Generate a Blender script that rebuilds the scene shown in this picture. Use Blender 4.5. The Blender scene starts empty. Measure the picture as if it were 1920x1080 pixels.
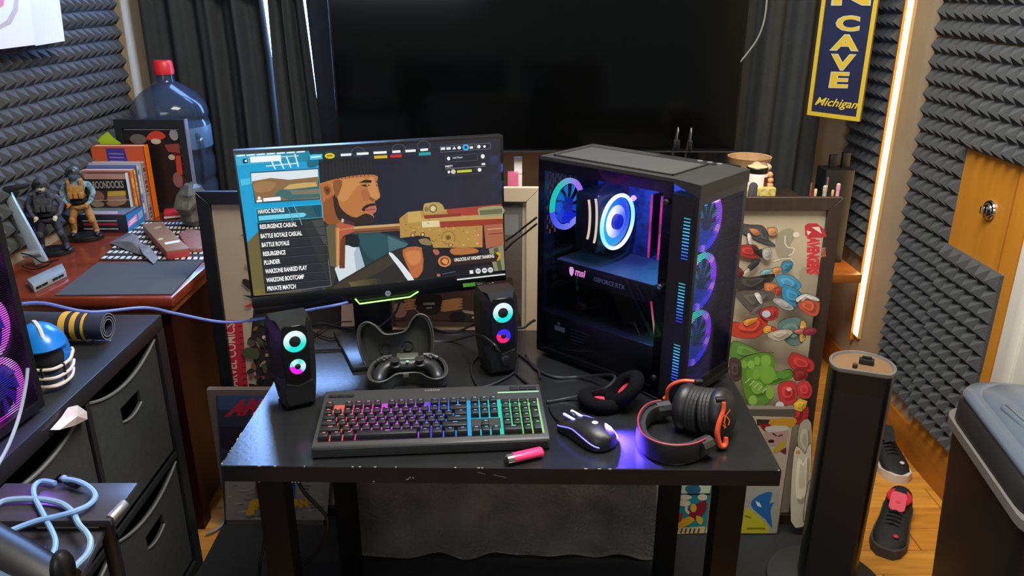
import bpy, bmesh, math, random
from mathutils import Matrix, Vector, Euler
random.seed(7)
SC = bpy.context.scene
COL = SC.collection
PI = math.pi
RAD = math.radians

# ------------------------------------------------------------------ camera
F_PX = 1480.0                       # focal length in pixels of a 1920 wide frame
PITCH = math.atan(558.0 / F_PX)     # camera looks down
CAM_H = 1.535
cam_d = bpy.data.cameras.new('camera')
cam_d.sensor_width = 36.0
cam_d.lens = F_PX / 1920.0 * 36.0
cam_d.clip_start = 0.05
cam = bpy.data.objects.new('camera', cam_d)
COL.objects.link(cam)
cam.location = (0, 0, CAM_H)
cam.rotation_euler = (PI / 2 - PITCH, 0, 0)
SC.camera = cam

# ------------------------------------------------------------------ world, lamps, exposure
SC.view_settings.view_transform = 'Standard'
SC.view_settings.look = 'None'
SC.view_settings.gamma = 1.0
SC.view_settings.use_curve_mapping = False
SC.view_settings.exposure = 0.0
world = bpy.data.worlds.new('room_ambient')
SC.world = world
world.use_nodes = True
bg = world.node_tree.nodes['Background']
bg.inputs['Color'].default_value = (0.93, 0.96, 1.0, 1)
bg.inputs['Strength'].default_value = 0.19

def area_light(name, loc, target, size, size_y, energy, color):
    d = bpy.data.lights.new(name, 'AREA')
    d.shape = 'RECTANGLE'; d.size = size; d.size_y = size_y
    d.energy = energy; d.color = color
    o = bpy.data.objects.new(name, d); COL.objects.link(o)
    o.location = loc
    o.rotation_euler = (Vector(target) - Vector(loc)).to_track_quat('-Z', 'Y').to_euler()
    return o
area_light('ceiling_lamp', (0.35, 1.35, 2.75), (0.35, 1.5, 0), 1.2, 0.9, 88, (1.0, 0.95, 0.87))
area_light('room_window_daylight', (-1.0, -1.7, 2.1), (-0.2, 2.0, 0.9), 1.4, 1.2, 20, (0.86, 0.93, 1.0))

# ------------------------------------------------------------------ pixel rays (1920x1080 frame)
_c, _s = math.cos(PITCH), math.sin(PITCH)
def ray(u, v):
    a = (u - 960.0) / F_PX; b = (540.0 - v) / F_PX
    return Vector((a, _c + _s * b, -_s + _c * b))
CAMP = Vector((0, 0, CAM_H))
def G(u, v, z):                     # point of the horizontal plane z
    d = ray(u, v); return CAMP + d * ((z - CAM_H) / d.z)
def D(u, v, y):                     # point of the plane at distance y
    d = ray(u, v); return CAMP + d * (y / d.y)
def XP(u, v, x):                    # point of the side plane x
    d = ray(u, v); return CAMP + d * (x / d.x)
class Plane:
    def __init__(s, p, n):
        s.p = Vector(p); s.n = Vector(n).normalized()
        if s.n.dot(CAMP - s.p) < 0: s.n = -s.n
    def hit(s, u, v, lift=0.0):
        d = ray(u, v)
        t = (s.p - CAMP).dot(s.n) / d.dot(s.n)
        return CAMP + d * t + s.n * lift

# ------------------------------------------------------------------ materials
def lin(h, a=1.0):
    h = h.lstrip('#'); o = []
    for i in (0, 2, 4):
        c = int(h[i:i+2], 16) / 255.0
        o.append(c / 12.92 if c <= 0.04045 else ((c + 0.055) / 1.055) ** 2.4)
    return (o[0], o[1], o[2], a)
MATS = {}
def _nodes(name):
    m = bpy.data.materials.new(name); m.use_nodes = True
    nt = m.node_tree
    return m, nt, nt.nodes['Principled BSDF']
def mat(name, hexc=None, rough=0.5, metal=0.0, noise=None, bump=None, spec=0.5, emis=None, sheen=0.0, coat=0.0, stretch=None):
    if name in MATS: return MATS[name]
    m, nt, p = _nodes(name); N = nt.nodes; L = nt.links
    col = lin(hexc)
    p.inputs['Base Color'].default_value = col
    p.inputs['Roughness'].default_value = rough
    p.inputs['Metallic'].default_value = metal
    p.inputs['Specular IOR Level'].default_value = spec
    if sheen: p.inputs['Sheen Weight'].default_value = sheen
    if coat: p.inputs['Coat Weight'].default_value = coat
    if noise or bump:
        tc = N.new('ShaderNodeTexCoord')
        src = tc.outputs['Object']
        if stretch:
            mp = N.new('ShaderNodeMapping'); mp.inputs['Scale'].default_value = stretch
            L.new(src, mp.inputs['Vector']); src = mp.outputs['Vector']
    if noise:
        sc, amt = noise[0], noise[1]
        tx = N.new('ShaderNodeTexNoise'); tx.inputs['Scale'].default_value = sc; tx.inputs['Detail'].default_value = 5
        L.new(src, tx.inputs['Vector'])
        r = N.new('ShaderNodeValToRGB')
        r.color_ramp.elements[0].position = 0.3; r.color_ramp.elements[1].position = 0.7
        lo = [max(0, c * (1 - amt)) for c in col[:3]] + [1]
        hi = [min(1, c * (1 + amt)) for c in col[:3]] + [1]
        if len(noise) > 2: hi = lin(noise[2])
        r.color_ramp.elements[0].color = lo; r.color_ramp.elements[1].color = hi
        L.new(tx.outputs['Fac'], r.inputs['Fac']); L.new(r.outputs['Color'], p.inputs['Base Color'])
    if bump:
        tb = N.new('ShaderNodeTexNoise'); tb.inputs['Scale'].default_value = bump[0]; tb.inputs['Detail'].default_value = 4
        L.new(src, tb.inputs['Vector'])
        b = N.new('ShaderNodeBump'); b.inputs['Strength'].default_value = bump[1]; b.inputs['Distance'].default_value = 0.01
        L.new(tb.outputs['Fac'], b.inputs['Height']); L.new(b.outputs['Normal'], p.inputs['Normal'])
    if emis:
        p.inputs['Emission Color'].default_value = lin(emis[0]); p.inputs['Emission Strength'].default_value = emis[1]
    MATS[name] = m
    return m
def colmat(name, rough=0.6, emis=0.0, spec=0.4):
    """print material: reads the face colours of the mesh"""
    if name in MATS: return MATS[name]
    m, nt, p = _nodes(name)
    a = nt.nodes.new('ShaderNodeAttribute'); a.attribute_name = 'Col'
    p.inputs['Roughness'].default_value = rough
    p.inputs['Specular IOR Level'].default_value = spec
    if emis:
        p.inputs['Base Color'].default_value = (0.01, 0.01, 0.01, 1)
        nt.links.new(a.outputs['Color'], p.inputs['Emission Color']); p.inputs['Emission Strength'].default_value = emis
    else:
        nt.links.new(a.outputs['Color'], p.inputs['Base Color'])
    MATS[name] = m
    return m
def glass(name, hexc='#ffffff', refl=0.05, rough=0.02):
    """thin pane: lets light straight through, tinted, with a mirror share"""
    if name in MATS: return MATS[name]
    m = bpy.data.materials.new(name); m.use_nodes = True
    nt = m.node_tree; nt.nodes.clear()
    o = nt.nodes.new('ShaderNodeOutputMaterial'); mx = nt.nodes.new('ShaderNodeMixShader')
    t = nt.nodes.new('ShaderNodeBsdfTransparent'); t.inputs['Color'].default_value = lin(hexc)
    g = nt.nodes.new('ShaderNodeBsdfGlossy'); g.inputs['Roughness'].default_value = rough
    lw = nt.nodes.new('ShaderNodeFresnel'); lw.inputs['IOR'].default_value = 1.0 + refl * 9
    ge = nt.nodes.new('ShaderNodeNewGeometry'); mm = nt.nodes.new('ShaderNodeMath'); mm.operation = 'SUBTRACT'; mm.inputs[0].default_value = 1.0
    mu = nt.nodes.new('ShaderNodeMath'); mu.operation = 'MULTIPLY'
    nt.links.new(ge.outputs['Backfacing'], mm.inputs[1]); nt.links.new(lw.outputs['Fac'], mu.inputs[0]); nt.links.new(mm.outputs[0], mu.inputs[1])
    nt.links.new(mu.outputs[0], mx.inputs['Fac'])
    nt.links.new(t.outputs[0], mx.inputs[1]); nt.links.new(g.outputs[0], mx.inputs[2])
    nt.links.new(mx.outputs[0], o.inputs['Surface'])
    MATS[name] = m
    return m

# ------------------------------------------------------------------ mesh builder
def crom(pts, n=8, closed=False):
    P = [Vector(p) for p in pts]; out = []
    m = len(P)
    for i in range(m if closed else m - 1):
        if closed: a, b, c, d = P[(i-1) % m], P[i], P[(i+1) % m], P[(i+2) % m]
        else: a, b, c, d = P[max(i-1, 0)], P[i], P[i+1], P[min(i+2, m-1)]
        for k in range(n):
            t = k / n
            out.append(0.5 * ((2*b) + (c-a)*t + (2*a-5*b+4*c-d)*t*t + (3*b-a-3*c+d)*t*t*t))
    if not closed: out.append(P[-1])
    return out
class MB:
    def __init__(s): s.v = []; s.f = []; s.c = []; s.M = Matrix.Identity(4); s.col = None
    def add(s, vs, fs, col=None):
        b = len(s.v); s.v += [s.M @ Vector(p) for p in vs]
        s.f += [tuple(i + b for i in f) for f in fs]
        s.c += [col if col is not None else s.col] * len(fs)
        return s
    def bx(s, x0, x1, y0, y1, z0, z1, col=None):
        return s.add([(x0,y0,z0),(x1,y0,z0),(x1,y1,z0),(x0,y1,z0),(x0,y0,z1),(x1,y0,z1),(x1,y1,z1),(x0,y1,z1)],
            [(0,3,2,1),(4,5,6,7),(0,1,5,4),(1,2,6,5),(2,3,7,6),(3,0,4,7)], col)
    def cb(s, c, d, col=None):
        return s.bx(c[0]-d[0]/2, c[0]+d[0]/2, c[1]-d[1]/2, c[1]+d[1]/2, c[2]-d[2]/2, c[2]+d[2]/2, col)
    def loft(s, rings, caps=True, closed=True, loop=False, col=None):
        n = len(rings[0]); vs = [p for r in rings for p in r]; fs = []
        R = len(rings)
        for i in range(R if loop else R - 1):
            j = (i + 1) % R
            for k in range(n if closed else n - 1):
                l = (k + 1) % n
                fs.append((i*n+k, i*n+l, j*n+l, j*n+k))
        if caps and not loop:
            fs.append(tuple(range(n))[::-1]); fs.append(tuple((R-1)*n + k for k in range(n)))
        return s.add(vs, fs, col)
    def tube(s, pts, r, n=8, closed=False, col=None, flat=None, up=None):
        P = [Vector(p) for p in pts]; m = len(P); rings = []
        prev = None
        for i, p in enumerate(P):
            if closed: t = P[(i+1) % m] - P[i-1]
            else: t = P[min(i+1, m-1)] - P[max(i-1, 0)]
            if t.length < 1e-9: t = Vector((0,0,1))
            t.normalize()
            if up is not None: a = Vector(up)
            elif prev is None: a = Vector((0,0,1)) if abs(t.z) < 0.9 else Vector((1,0,0))
            else: a = prev
            a = a - t * a.dot(t)
            if a.length < 1e-6: a = Vector((1,0,0)) - t * t.x
            a.normalize(); prev = a; b = t.cross(a)
            rr = r[i] if isinstance(r, (list, tuple)) else r
            fa = flat if flat else 1.0
            rings.append([p + (a * math.cos(2*PI*k/n) * fa + b * math.sin(2*PI*k/n)) * rr for k in range(n)])
        return s.loft(rings, caps=not closed, loop=closed, col=col)
    def cyl(s, p0, p1, r0, r1=None, n=20, col=None):
        p0, p1 = Vector(p0), Vector(p1); r1 = r0 if r1 is None else r1
        t = (p1 - p0).normalized(); a = Vector((0,0,1)) if abs(t.z) < 0.9 else Vector((1,0,0))
        a = (a - t * a.dot(t)).normalized(); b = t.cross(a)
        return s.loft([[p + (a*math.cos(2*PI*k/n) + b*math.sin(2*PI*k/n))*r for k in range(n)] for p, r in ((p0,r0),(p1,r1))], col=col)
    def lathe(s, prof, c=(0,0,0), n=28, sx=1.0, sy=1.0, col=None):
        c = Vector(c)
        return s.loft([[c + Vector((r*sx*math.cos(2*PI*k/n), r*sy*math.sin(2*PI*k/n), z)) for k in range(n)] for r, z in prof], col=col)
    def sphere(s, c, r, n=16, m=10, col=None):
        c = Vector(c); r = (r, r, r) if not isinstance(r, (tuple, list)) else r
        rings = []
        for i in range(1, m):
            a = PI * i / m
            rings.append([c + Vector((r[0]*math.sin(a)*math.cos(2*PI*k/n), r[1]*math.sin(a)*math.sin(2*PI*k/n), -r[2]*math.cos(a))) for k in range(n)])
        return s.loft(rings, col=col)
    def torus(s, R, r, n=32, m=10, sx=1.0, sy=1.0, colf=None, flat=1.0, a0=0.0, a1=2*PI):
        full = abs(a1 - a0 - 2*PI) < 1e-6
        K = n if full else n + 1
        for i in range(n):
            rings = []
            for j in (i, i + 1):
                a = a0 + (a1 - a0) * j / n
                rings.append([Vector(((R + r*math.cos(2*PI*k/m))*math.cos(a)*sx, (R + r*math.cos(2*PI*k/m))*math.sin(a)*sy, r*flat*math.sin(2*PI*k/m))) for k in range(m)])
            s.loft(rings, caps=False, col=colf(a0 + (a1-a0)*(i+.5)/n) if colf else None)
        return s
    def disc(s, R0, R1, n=40, z=0.0, colf=None, sx=1.0, sy=1.0):
        for i in range(n):
            a, b = 2*PI*i/n, 2*PI*(i+1)/n
            q = [(R1*math.cos(a)*sx, R1*math.sin(a)*sy, z), (R1*math.cos(b)*sx, R1*math.sin(b)*sy, z)]
            if R0 > 0: q += [(R0*math.cos(b)*sx, R0*math.sin(b)*sy, z), (R0*math.cos(a)*sx, R0*math.sin(a)*sy, z)]
            else: q += [(0, 0, z)]
            s.add(q, [tuple(range(len(q)))], colf((a+b)/2) if colf else None)
        return s
    def prism(s, poly, o, ux, uy, un, col=None):
        """polygon in the (ux, uy) frame at o, thickened along un"""
        o, ux, uy, un = Vector(o), Vector(ux), Vector(uy), Vector(un)
        a = [o + ux*p[0] + uy*p[1] for p in poly]; n = len(a)
        return s.add(a + [p + un for p in a], [tuple(range(n))[::-1], tuple(range(n, 2*n))] + [(i, (i+1) % n, n+(i+1) % n, n+i) for i in range(n)], col)
    def slab(s, pts, dz, col=None):
        """polygon of 3D points thickened downwards by dz"""
        a = [Vector(p) for p in pts]; n = len(a); d = Vector((0, 0, -dz))
        return s.add(a + [p + d for p in a], [tuple(range(n)), tuple(range(n, 2*n))[::-1]] + [(n+i, n+(i+1) % n, (i+1) % n, i) for i in range(n)], col)
    def sheet(s, fn, nu, nv, col=None):
        vs = [fn(i / nu, j / nv) for j in range(nv + 1) for i in range(nu + 1)]
        return s.add(vs, [(j*(nu+1)+i, j*(nu+1)+i+1, (j+1)*(nu+1)+i+1, (j+1)*(nu+1)+i) for j in range(nv) for i in range(nu)], col)
    def mesh(s, name, bevel=0.0, segs=2, smooth=True, recalc=True, angle=35, inv=None):
        me = bpy.data.meshes.new(name)
        vs = [tuple(inv @ p) for p in s.v] if inv is not None else [tuple(p) for p in s.v]
        me.from_pydata(vs, [], s.f)
        if any(c is not None for c in s.c):
            at = me.color_attributes.new('Col', 'FLOAT_COLOR', 'CORNER')
            k = 0; data = []
            for fa, c in zip(s.f, s.c):
                cc = lin(c) if isinstance(c, str) else (c if c is not None else (0,0,0,1))
                data += list(cc) * len(fa)
            at.data.foreach_set('color', data)
        if bevel or recalc:
            bm = bmesh.new(); bm.from_mesh(me)
            if recalc: bmesh.ops.recalc_face_normals(bm, faces=bm.faces)
            if bevel:
                bm.edges.ensure_lookup_table()
                es = [e for e in bm.edges if len(e.link_faces) == 2 and e.calc_face_angle(0) > RAD(28)]
                bmesh.ops.bevel(bm, geom=es, offset=bevel, segments=segs, affect='EDGES', profile=0.5, clamp_overlap=True)
            bm.to_mesh(me); bm.free()
        if smooth:
            me.shade_smooth(); me.set_sharp_from_angle(angle=RAD(angle))
        return me

WM = {}                                            # world matrices
def _place(o, loc, rot, parent):
    o.location = loc; o.rotation_euler = rot
    M = Matrix.Translation(Vector(loc)) @ Euler(rot).to_matrix().to_4x4()
    if parent is not None:
        o.parent = parent; M = WM[parent.name] @ M
    COL.objects.link(o); WM[o.name] = M
    return o
def tag(o, label, cat, group=None, kind=None):
    if label: o['label'] = label
    if cat: o['category'] = cat
    if group: o['group'] = group
    if kind: o['kind'] = kind
    return o
def thing(name, label, cat, loc=(0,0,0), rot=(0,0,0), group=None):
    return tag(_place(bpy.data.objects.new(name, None), loc, rot, None), label, cat, group)
def part(name, mb, m, parent, world=False, label=None, kind=None, loc=(0,0,0), rot=(0,0,0), **kw):
    inv = WM[parent.name].inverted() if world else None
    me = mb if isinstance(mb, bpy.types.Mesh) else mb.mesh(name, inv=inv, **kw)
    if m is not None and not me.materials:
        me.materials.append(m)
    o = bpy.data.objects.new(name, me)
    _place(o, loc, rot, parent)
    return tag(o, label, None, None, kind)
def solo(name, mb, m, label, cat, loc=(0,0,0), rot=(0,0,0), group=None, kind=None, world=True, **kw):
    """a thing made of one mesh; with world=True the vertices are world coordinates and loc becomes the origin"""
    M = Matrix.Translation(Vector(loc)) @ Euler(rot).to_matrix().to_4x4()
    me = mb.mesh(name, inv=M.inverted() if world else None, **kw)
    me.materials.append(m)
    o = bpy.data.objects.new(name, me)
    _place(o, loc, rot, None)
    return tag(o, label, cat, group, kind)
def struct(name, mb, m, parent=None, **kw):
    me = mb.mesh(name, **kw); me.materials.append(m)
    o = bpy.data.objects.new(name, me); _place(o, (0,0,0), (0,0,0), parent)
    if parent is None: o['kind'] = 'structure'
    return o
def dup(root, loc, rot, label=None, group=None):
    def cp(o, par):
        c = o.copy(); COL.objects.link(c); c.parent = par
        for k in [x for x in COL.objects if x.parent == o]: cp(k, c)
        return c
    c = cp(root, None); c.location = loc; c.rotation_euler = rot
    if label: c['label'] = label
    if group: c['group'] = group
    return c
# ------------------------------------------------------------------ flat print
_TX = {}
def text_geo(s, shear=0.0, bold=0.0, space=1.0):
    k = (s, shear, bold, space)
    if k in _TX: return _TX[k]
    cu = bpy.data.curves.new('txt', 'FONT'); cu.body = s; cu.shear = shear; cu.offset = bold; cu.space_character = space
    cu.resolution_u = 3
    o = bpy.data.objects.new('txt', cu); COL.objects.link(o)
    bpy.context.view_layer.update()
    me = bpy.data.meshes.new_from_object(o.evaluated_get(bpy.context.evaluated_depsgraph_get()))
    vs = [v.co.copy() for v in me.vertices]; fs = [tuple(p.vertices) for p in me.polygons]
    bpy.data.objects.remove(o); bpy.data.curves.remove(cu); bpy.data.meshes.remove(me)
    x0 = min(v.x for v in vs); x1 = max(v.x for v in vs); y0 = min(v.y for v in vs); y1 = max(v.y for v in vs)
    vs = [((v.x-x0)/(x1-x0), (v.y-y0)/(y1-y0)) for v in vs]
    _TX[k] = (vs, fs)
    return vs, fs
class Print(MB):
    """coloured shapes lying on a plane; positions may be given as frame pixels or plane coordinates"""
    def __init__(s, plane=None, lift=0.0006, step=0.00012, cf=None):
        MB.__init__(s); s.pl = plane; s.lift = lift; s.step = step; s.cf = cf or (lambda x, y: (x, y)); s.n = 0
    def h(s, p):
        u, v = s.cf(*p); return s.pl.hit(u, v, s.lift + s.n * s.step)
    def poly(s, pts, col, smooth=0):
        s.n += 1
        if smooth: pts = [(p.x, p.y) for p in crom([(a, b, 0) for a, b in pts], smooth, True)]
        s.add([s.h(p) for p in pts], [tuple(range(len(pts)))], col); return s
    def grad(s, quad, ca, cb, n=10, horiz=True):
        """quad a,b,c,d: colour ca at edge a-d blending to cb at edge b-c"""
        s.n += 1
        A, B, C2, D2 = [Vector((p[0], p[1])) for p in quad]
        ca, cb = lin(ca), lin(cb)
        for i in range(n):
            t0, t1 = i/n, (i+1)/n; tm = (t0+t1)/2
            q = [A.lerp(B, t0), A.lerp(B, t1), D2.lerp(C2, t1), D2.lerp(C2, t0)]
            s.add([s.h(p) for p in q], [(0,1,2,3)], tuple(ca[k]*(1-tm)+cb[k]*tm for k in range(4)))
        return s
    def ell(s, c, rx, ry, col, n=20, rot=0.0):
        cr, sr = math.cos(rot), math.sin(rot)
        return s.poly([(c[0]+rx*math.cos(2*PI*k/n)*cr-ry*math.sin(2*PI*k/n)*sr, c[1]+rx*math.cos(2*PI*k/n)*sr+ry*math.sin(2*PI*k/n)*cr) for k in range(n)], col)
    def line(s, pts, w, col):
        for a, b in zip(pts[:-1], pts[1:]):
            d = Vector((b[0]-a[0], b[1]-a[1])); 
            if d.length == 0: continue
            d.normalize(); q = Vector((-d.y, d.x)) * w / 2
            s.poly([(a[0]+q.x, a[1]+q.y), (b[0]+q.x, b[1]+q.y), (b[0]-q.x, b[1]-q.y), (a[0]-q.x, a[1]-q.y)], col)
        return s
    def text(s, t, bl, br, tl, col, shear=0.0, bold=0.0, space=1.0):
        s.n += 1
        vs, fs = text_geo(t, shear, bold, space)
        bl, br, tl = Vector(bl), Vector(br), Vector(tl)
        s.add([s.h(tuple(bl + (br-bl)*x + (tl-bl)*y)) for x, y in vs], fs, col); return s
def flatprint(name, pr, m, parent, world=True, label=None):
    return part(name, pr, m, parent, world=world, label=label, smooth=False, recalc=False)
PAPER = colmat('printed_paper', 0.55)
GLOSSP = colmat('printed_gloss', 0.25)
EMIS = colmat('lit_leds', 0.4, emis=1.0)
# =================================================================== ROOM
XL, XR, YB = -1.50, 1.40, 3.30
m_wall = mat('wall_paint', '#b09a7a', 0.8, noise=(6, 0.06), bump=(60, 0.05))
m_plank = mat('oak_plank', '#c98a34', 0.42, noise=(5, 0.22), bump=(20, 0.05), stretch=(1.2, 12, 12))
m_plank2 = mat('oak_plank_warm', '#bd7c2a', 0.42, noise=(5, 0.22), bump=(20, 0.05), stretch=(1.2, 12, 12))
m_sub = mat('floor_joint', '#4a2c10', 0.8)
m_foam = mat('charcoal_foam', '#545658', 0.95, noise=(30, 0.08), bump=(260, 0.25), spec=0.1)
m_door = mat('amber_wood', '#d08a2c', 0.38, noise=(3, 0.12), stretch=(6, 6, 0.6))
m_base = mat('baseboard_wood', '#b06a20', 0.4, noise=(4, 0.15), stretch=(1, 1, 8))
m_white = mat('white_paint', '#e6e2d6', 0.5)
m_chrome = mat('chrome', '#d8d8d8', 0.12, metal=1.0)

floor = struct('floor', MB().bx(XL-.1, XR+.1, -0.6, YB+.1, -0.06, -0.006), m_sub, smooth=False)
pl_me = MB().bx(0, 0.895, 0, 0.0996, -0.012, 0.0).mesh('plank', bevel=0.0012, segs=1)
pl_me.materials.append(m_plank)
pl_me2 = MB().bx(0, 0.895, 0, 0.0996, -0.012, 0.0).mesh('plank', bevel=0.0012, segs=1)
pl_me2.materials.append(m_plank2)
row = 0
y = 0.68
while y < 3.25:
    x = XL - 0.05 - (row * 0.37) % 0.9
    while x < XR - 0.02:
        if x + .9 > XL:
            part('plank', pl_me if (row*3+int(x*7)) % 2 else pl_me2, None, floor, loc=(x, y, random.uniform(-.0006, 0)))
        x += 0.898
    y += 0.1012; row += 1

# walls; the back wall has a window opening behind the curtains
wb = MB()
WX0, WX1, WZ0, WZ1 = -1.30, -0.30, 1.00, 2.40
wb.bx(XL-.1, WX0, YB, YB+.1, 0, 2.6); wb.bx(WX1, XR+.1, YB, YB+.1, 0, 2.6)
wb.bx(WX0, WX1, YB, YB+.1, 0, WZ0); wb.bx(WX0, WX1, YB, YB+.1, WZ1, 2.6)
wall_back = struct('wall_back', wb, m_wall, smooth=False)
wall_left = struct('wall_left', MB().bx(XL-.1, XL, 0.2, YB, 0, 2.6), m_wall, smooth=False)
wall_right = struct('wall_right', MB().bx(XR, XR+.1, 0.2, YB, 0, 2.6), m_wall, smooth=False)
win = struct('window_1', MB().bx(WX0, WX1, YB+.03, YB+.07, WZ0, WZ0+.05).bx(WX0, WX1, YB+.03, YB+.07, WZ1-.05, WZ1)
    .bx(WX0, WX0+.05, YB+.03, YB+.07, WZ0, WZ1).bx(WX1-.05, WX1, YB+.03, YB+.07, WZ0, WZ1)
    .bx(WX0, WX1, YB+.035, YB+.065, 1.62, 1.66), m_white, smooth=False)
part('pane', MB().bx(WX0+.05, WX1-.05, YB+.048, YB+.052, WZ0+.05, 1.62), mat('bright_window_pane', '#dfeaff', .3, emis=('#86b4ff', 27.0)), win)
part('pane', MB().bx(WX0+.05, WX1-.05, YB+.048, YB+.052, 1.66, WZ1-.05), mat('bright_window_pane'), win)

# foam panels, 6 x 6 pyramids on a 305 mm square (shared mesh, lying in the yz plane, tips along +x)
fm = MB(); PS = 0.305; N6 = 6; q = PS / N6
fm.bx(0, 0.012, 0.001, PS-.001, 0.001, PS-.001)
for i in range(N6):
    for j in range(N6):
        y0, z0 = i*q + .0015, j*q + .0015; y1, z1 = y0 + q - .003, z0 + q - .003
        fm.add([(0.012,y0,z0),(0.012,y1,z0),(0.012,y1,z1),(0.012,y0,z1),(0.041,(y0+y1)/2,(z0+z1)/2)],
            [(0,1,4),(1,2,4),(2,3,4),(3,0,4)])
foam_me = fm.mesh('foam_panel', smooth=False, recalc=True); foam_me.materials.append(m_foam)
fm2 = MB(); fm2.v = [Vector((-p.x, p.y, p.z)) for p in fm.v]; fm2.f = list(fm.f); fm2.c = list(fm.c)
foam_r = fm2.mesh('foam_panel', smooth=False, recalc=True); foam_r.materials.append(m_foam)
def foam_left(y, z): part('foam_panel', foam_me, None, wall_left, loc=(XL, y + random.uniform(-.002,.002), z), rot=(RAD(random.uniform(-.4,.4)),0,0))
def foam_right(y, z, x=XR): part('foam_panel', foam_r, None, wall_right, loc=(x, y + random.uniform(-.002,.002), z), rot=(RAD(random.uniform(-.4,.4)),0,0))
for r in range(5):
    for c in range(6):
        y = 2.825 - c*0.3055; z = 0.80 + r*0.3065
        if y < 1.25: continue
        if z > 1.9 and y < 2.3: continue
        foam_left(y, z)
ZR = [0.175, 0.480, 0.785, 1.090, 1.395, 1.700]
for z in ZR: foam_right(2.395, z)                      # beside the light strip
for z in (0.175, 0.480): foam_right(2.088, z, XR-.015)    # low on the door
for z in (1.090, 1.395, 1.700):
    foam_right(2.088, z, XR-.015); foam_right(1.78, z, XR-.015)
for z in (0.54, 0.846, 1.152, 1.458, 1.764): foam_right(2.955, z)   # between light strip and corner

# door with its lock, white casing, baseboard
door = struct('door_1', MB().bx(XR-.016, XR+.001, 2.052, 2.393, 0.13, 2.0), m_door, smooth=False)
dl = XP(1857, 394, XR-.016)
b = MB(); b.M = Matrix.Translation(dl) @ Matrix.Rotation(-PI/2, 4, 'Y')
b.lathe([(0.0,0),(.029,0),(.0295,.004),(.027,.008),(.021,.0095),(.020,.011),(.0165,.015),(.013,.016),(0.0,.016)])
lk = part('deadbolt', b, m_chrome, door)
b = MB(); b.M = Matrix.Translation(dl + Vector((-.024, 0, 0))); b.cb((0,0,0), (.012,.006,.022))
part('thumb_turn', b, m_chrome, lk, bevel=.002)
b = MB(); b.bx(XR-.019, XR-.0155, 2.15, 2.154, 0.83, 1.09)
part('panel_groove', MB().bx(XR-.0185, XR-.0155, 2.118, 2.122, 0.13, 1.09), m_base, door, label='thin groove in the amber door')
b = MB().bx(XR-.016, XR, 1.62, 2.045, 0.0, 1.08)
for k in range(4): b.bx(XR-.022, XR-.015, 1.66+k*.1, 1.70+k*.1, 0.0, 1.08)
struct('trim_1', b, m_white, bevel=.003)
struct('baseboard_right', MB().bx(XR-.014, XR+.001, 2.40, YB, 0.0, 0.115).bx(XR-.018, XR+.001, 2.046, 2.40, 0, 0.13), m_base, bevel=.003)

# light strip on the right wall
ls = thing('led_strip', 'warm white LED light strip running up the bare wall between foam panels', 'light strip', (XR, 2.93, 0.22))
b = MB().bx(XR-.012, XR-.001, 2.895, 2.94, 0.225, 2.3)
part('backing', b, mat('strip_backing', '#d8b070', 0.6), ls, world=True)
b = MB()
z = 0.235
while z < 2.28:
    b.bx(XR-.016, XR-.0115, 2.900, 2.935, z, z+.030, '#fff2d0'); z += .0335
part('diode_row', b, mat('strip_diodes', '#fff6e0', 0.5, emis=('#ffcf8a', 9.0)), ls, world=True)
b = MB().bx(XR-.02, XR-.001, 2.944, 2.953, 0.2, 2.3)
part('wood_edge', b, m_base, ls, world=True)

# television, wall mounted
tv = thing('television', 'large wall-mounted black flat-screen television above the desk, switched off', 'television', (0.091, 2.90, 0.98))
b = MB().bx(-.726, .726, -.012, .03, 0.003, .838)
part('bezel', b, mat('tv_plastic', '#0b0c0c', 0.35), tv, bevel=.003)
m_tv = mat('tv_screen', '#050606', 0.12, spec=0.25)
part('screen', MB().bx(-.718, .718, -.0135, -.0115, .014, .83), m_tv, tv)
part('bottom_trim', MB().bx(-.726, .726, -.016, .01, -.001, .0035), mat('tv_trim', '#6a6c6c', 0.3, metal=.8), tv, label='thin silver line under the screen')
part('rear_housing', MB().bx(-.45, .45, .03, .09, .05, .55), mat('tv_plastic'), tv, bevel=.01)
part('wall_bracket', MB().bx(-.2, .2, .09, .395, .2, .26).bx(-.2, .2, .09, .395, .4, .46), mat('steel_black', '#151515', 0.5), tv)

# curtains (black), waves with depth, one object per panel
m_cur = mat('black_curtain', '#2b2f30', 0.8, noise=(25, .12), bump=(400, .1))
def curtain(x0, x1, y, label, waves, seed, edge_l=None, edge_r=None, z0=0.35, z1=2.55, amp=.03):
    rnd = random.Random(seed); ph = [rnd.uniform(0, 6.28) for _ in range(6)]
    def fn(t, s_, off=0.0):
        z = z0 + (z1 - z0) * s_
        a = x0 + (edge_l(z) if edge_l else 0); c = x1 + (edge_r(z) if edge_r else 0)
        tt = t + .012*math.sin(3*s_ + ph[0])
        w = math.sin(2*PI*waves*tt + ph[1] + .5*s_) * amp + math.sin(2*PI*waves*2.3*tt + ph[2]) * amp*.35
        w *= .75 + .25*math.sin(5*tt + ph[3])
        return Vector((a + (c-a)*t, y + w + off, z))
    b = MB(); nu, nv = 90, 40
    b.sheet(lambda t, s_: fn(t, s_), nu, nv); n = len(b.v)
    b.sheet(lambda t, s_: fn(t, s_, .004), nu, nv)
    rim = [i for i in range(nu+1)] + [j*(nu+1)+nu for j in range(1, nv+1)] + [nv*(nu+1)+i for i in range(nu-1, -1, -1)] + [j*(nu+1) for j in range(nv-1, 0, -1)]
    for i in range(len(rim)):
        k, l = rim[i], rim[(i+1) % len(rim)]
        b.f.append((k, l, n+l, n+k)); b.c.append(None)
    return solo('curtain', b, m_cur, label, 'curtain', ((x0+x1)/2, y, z0), group=None, angle=80)
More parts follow.
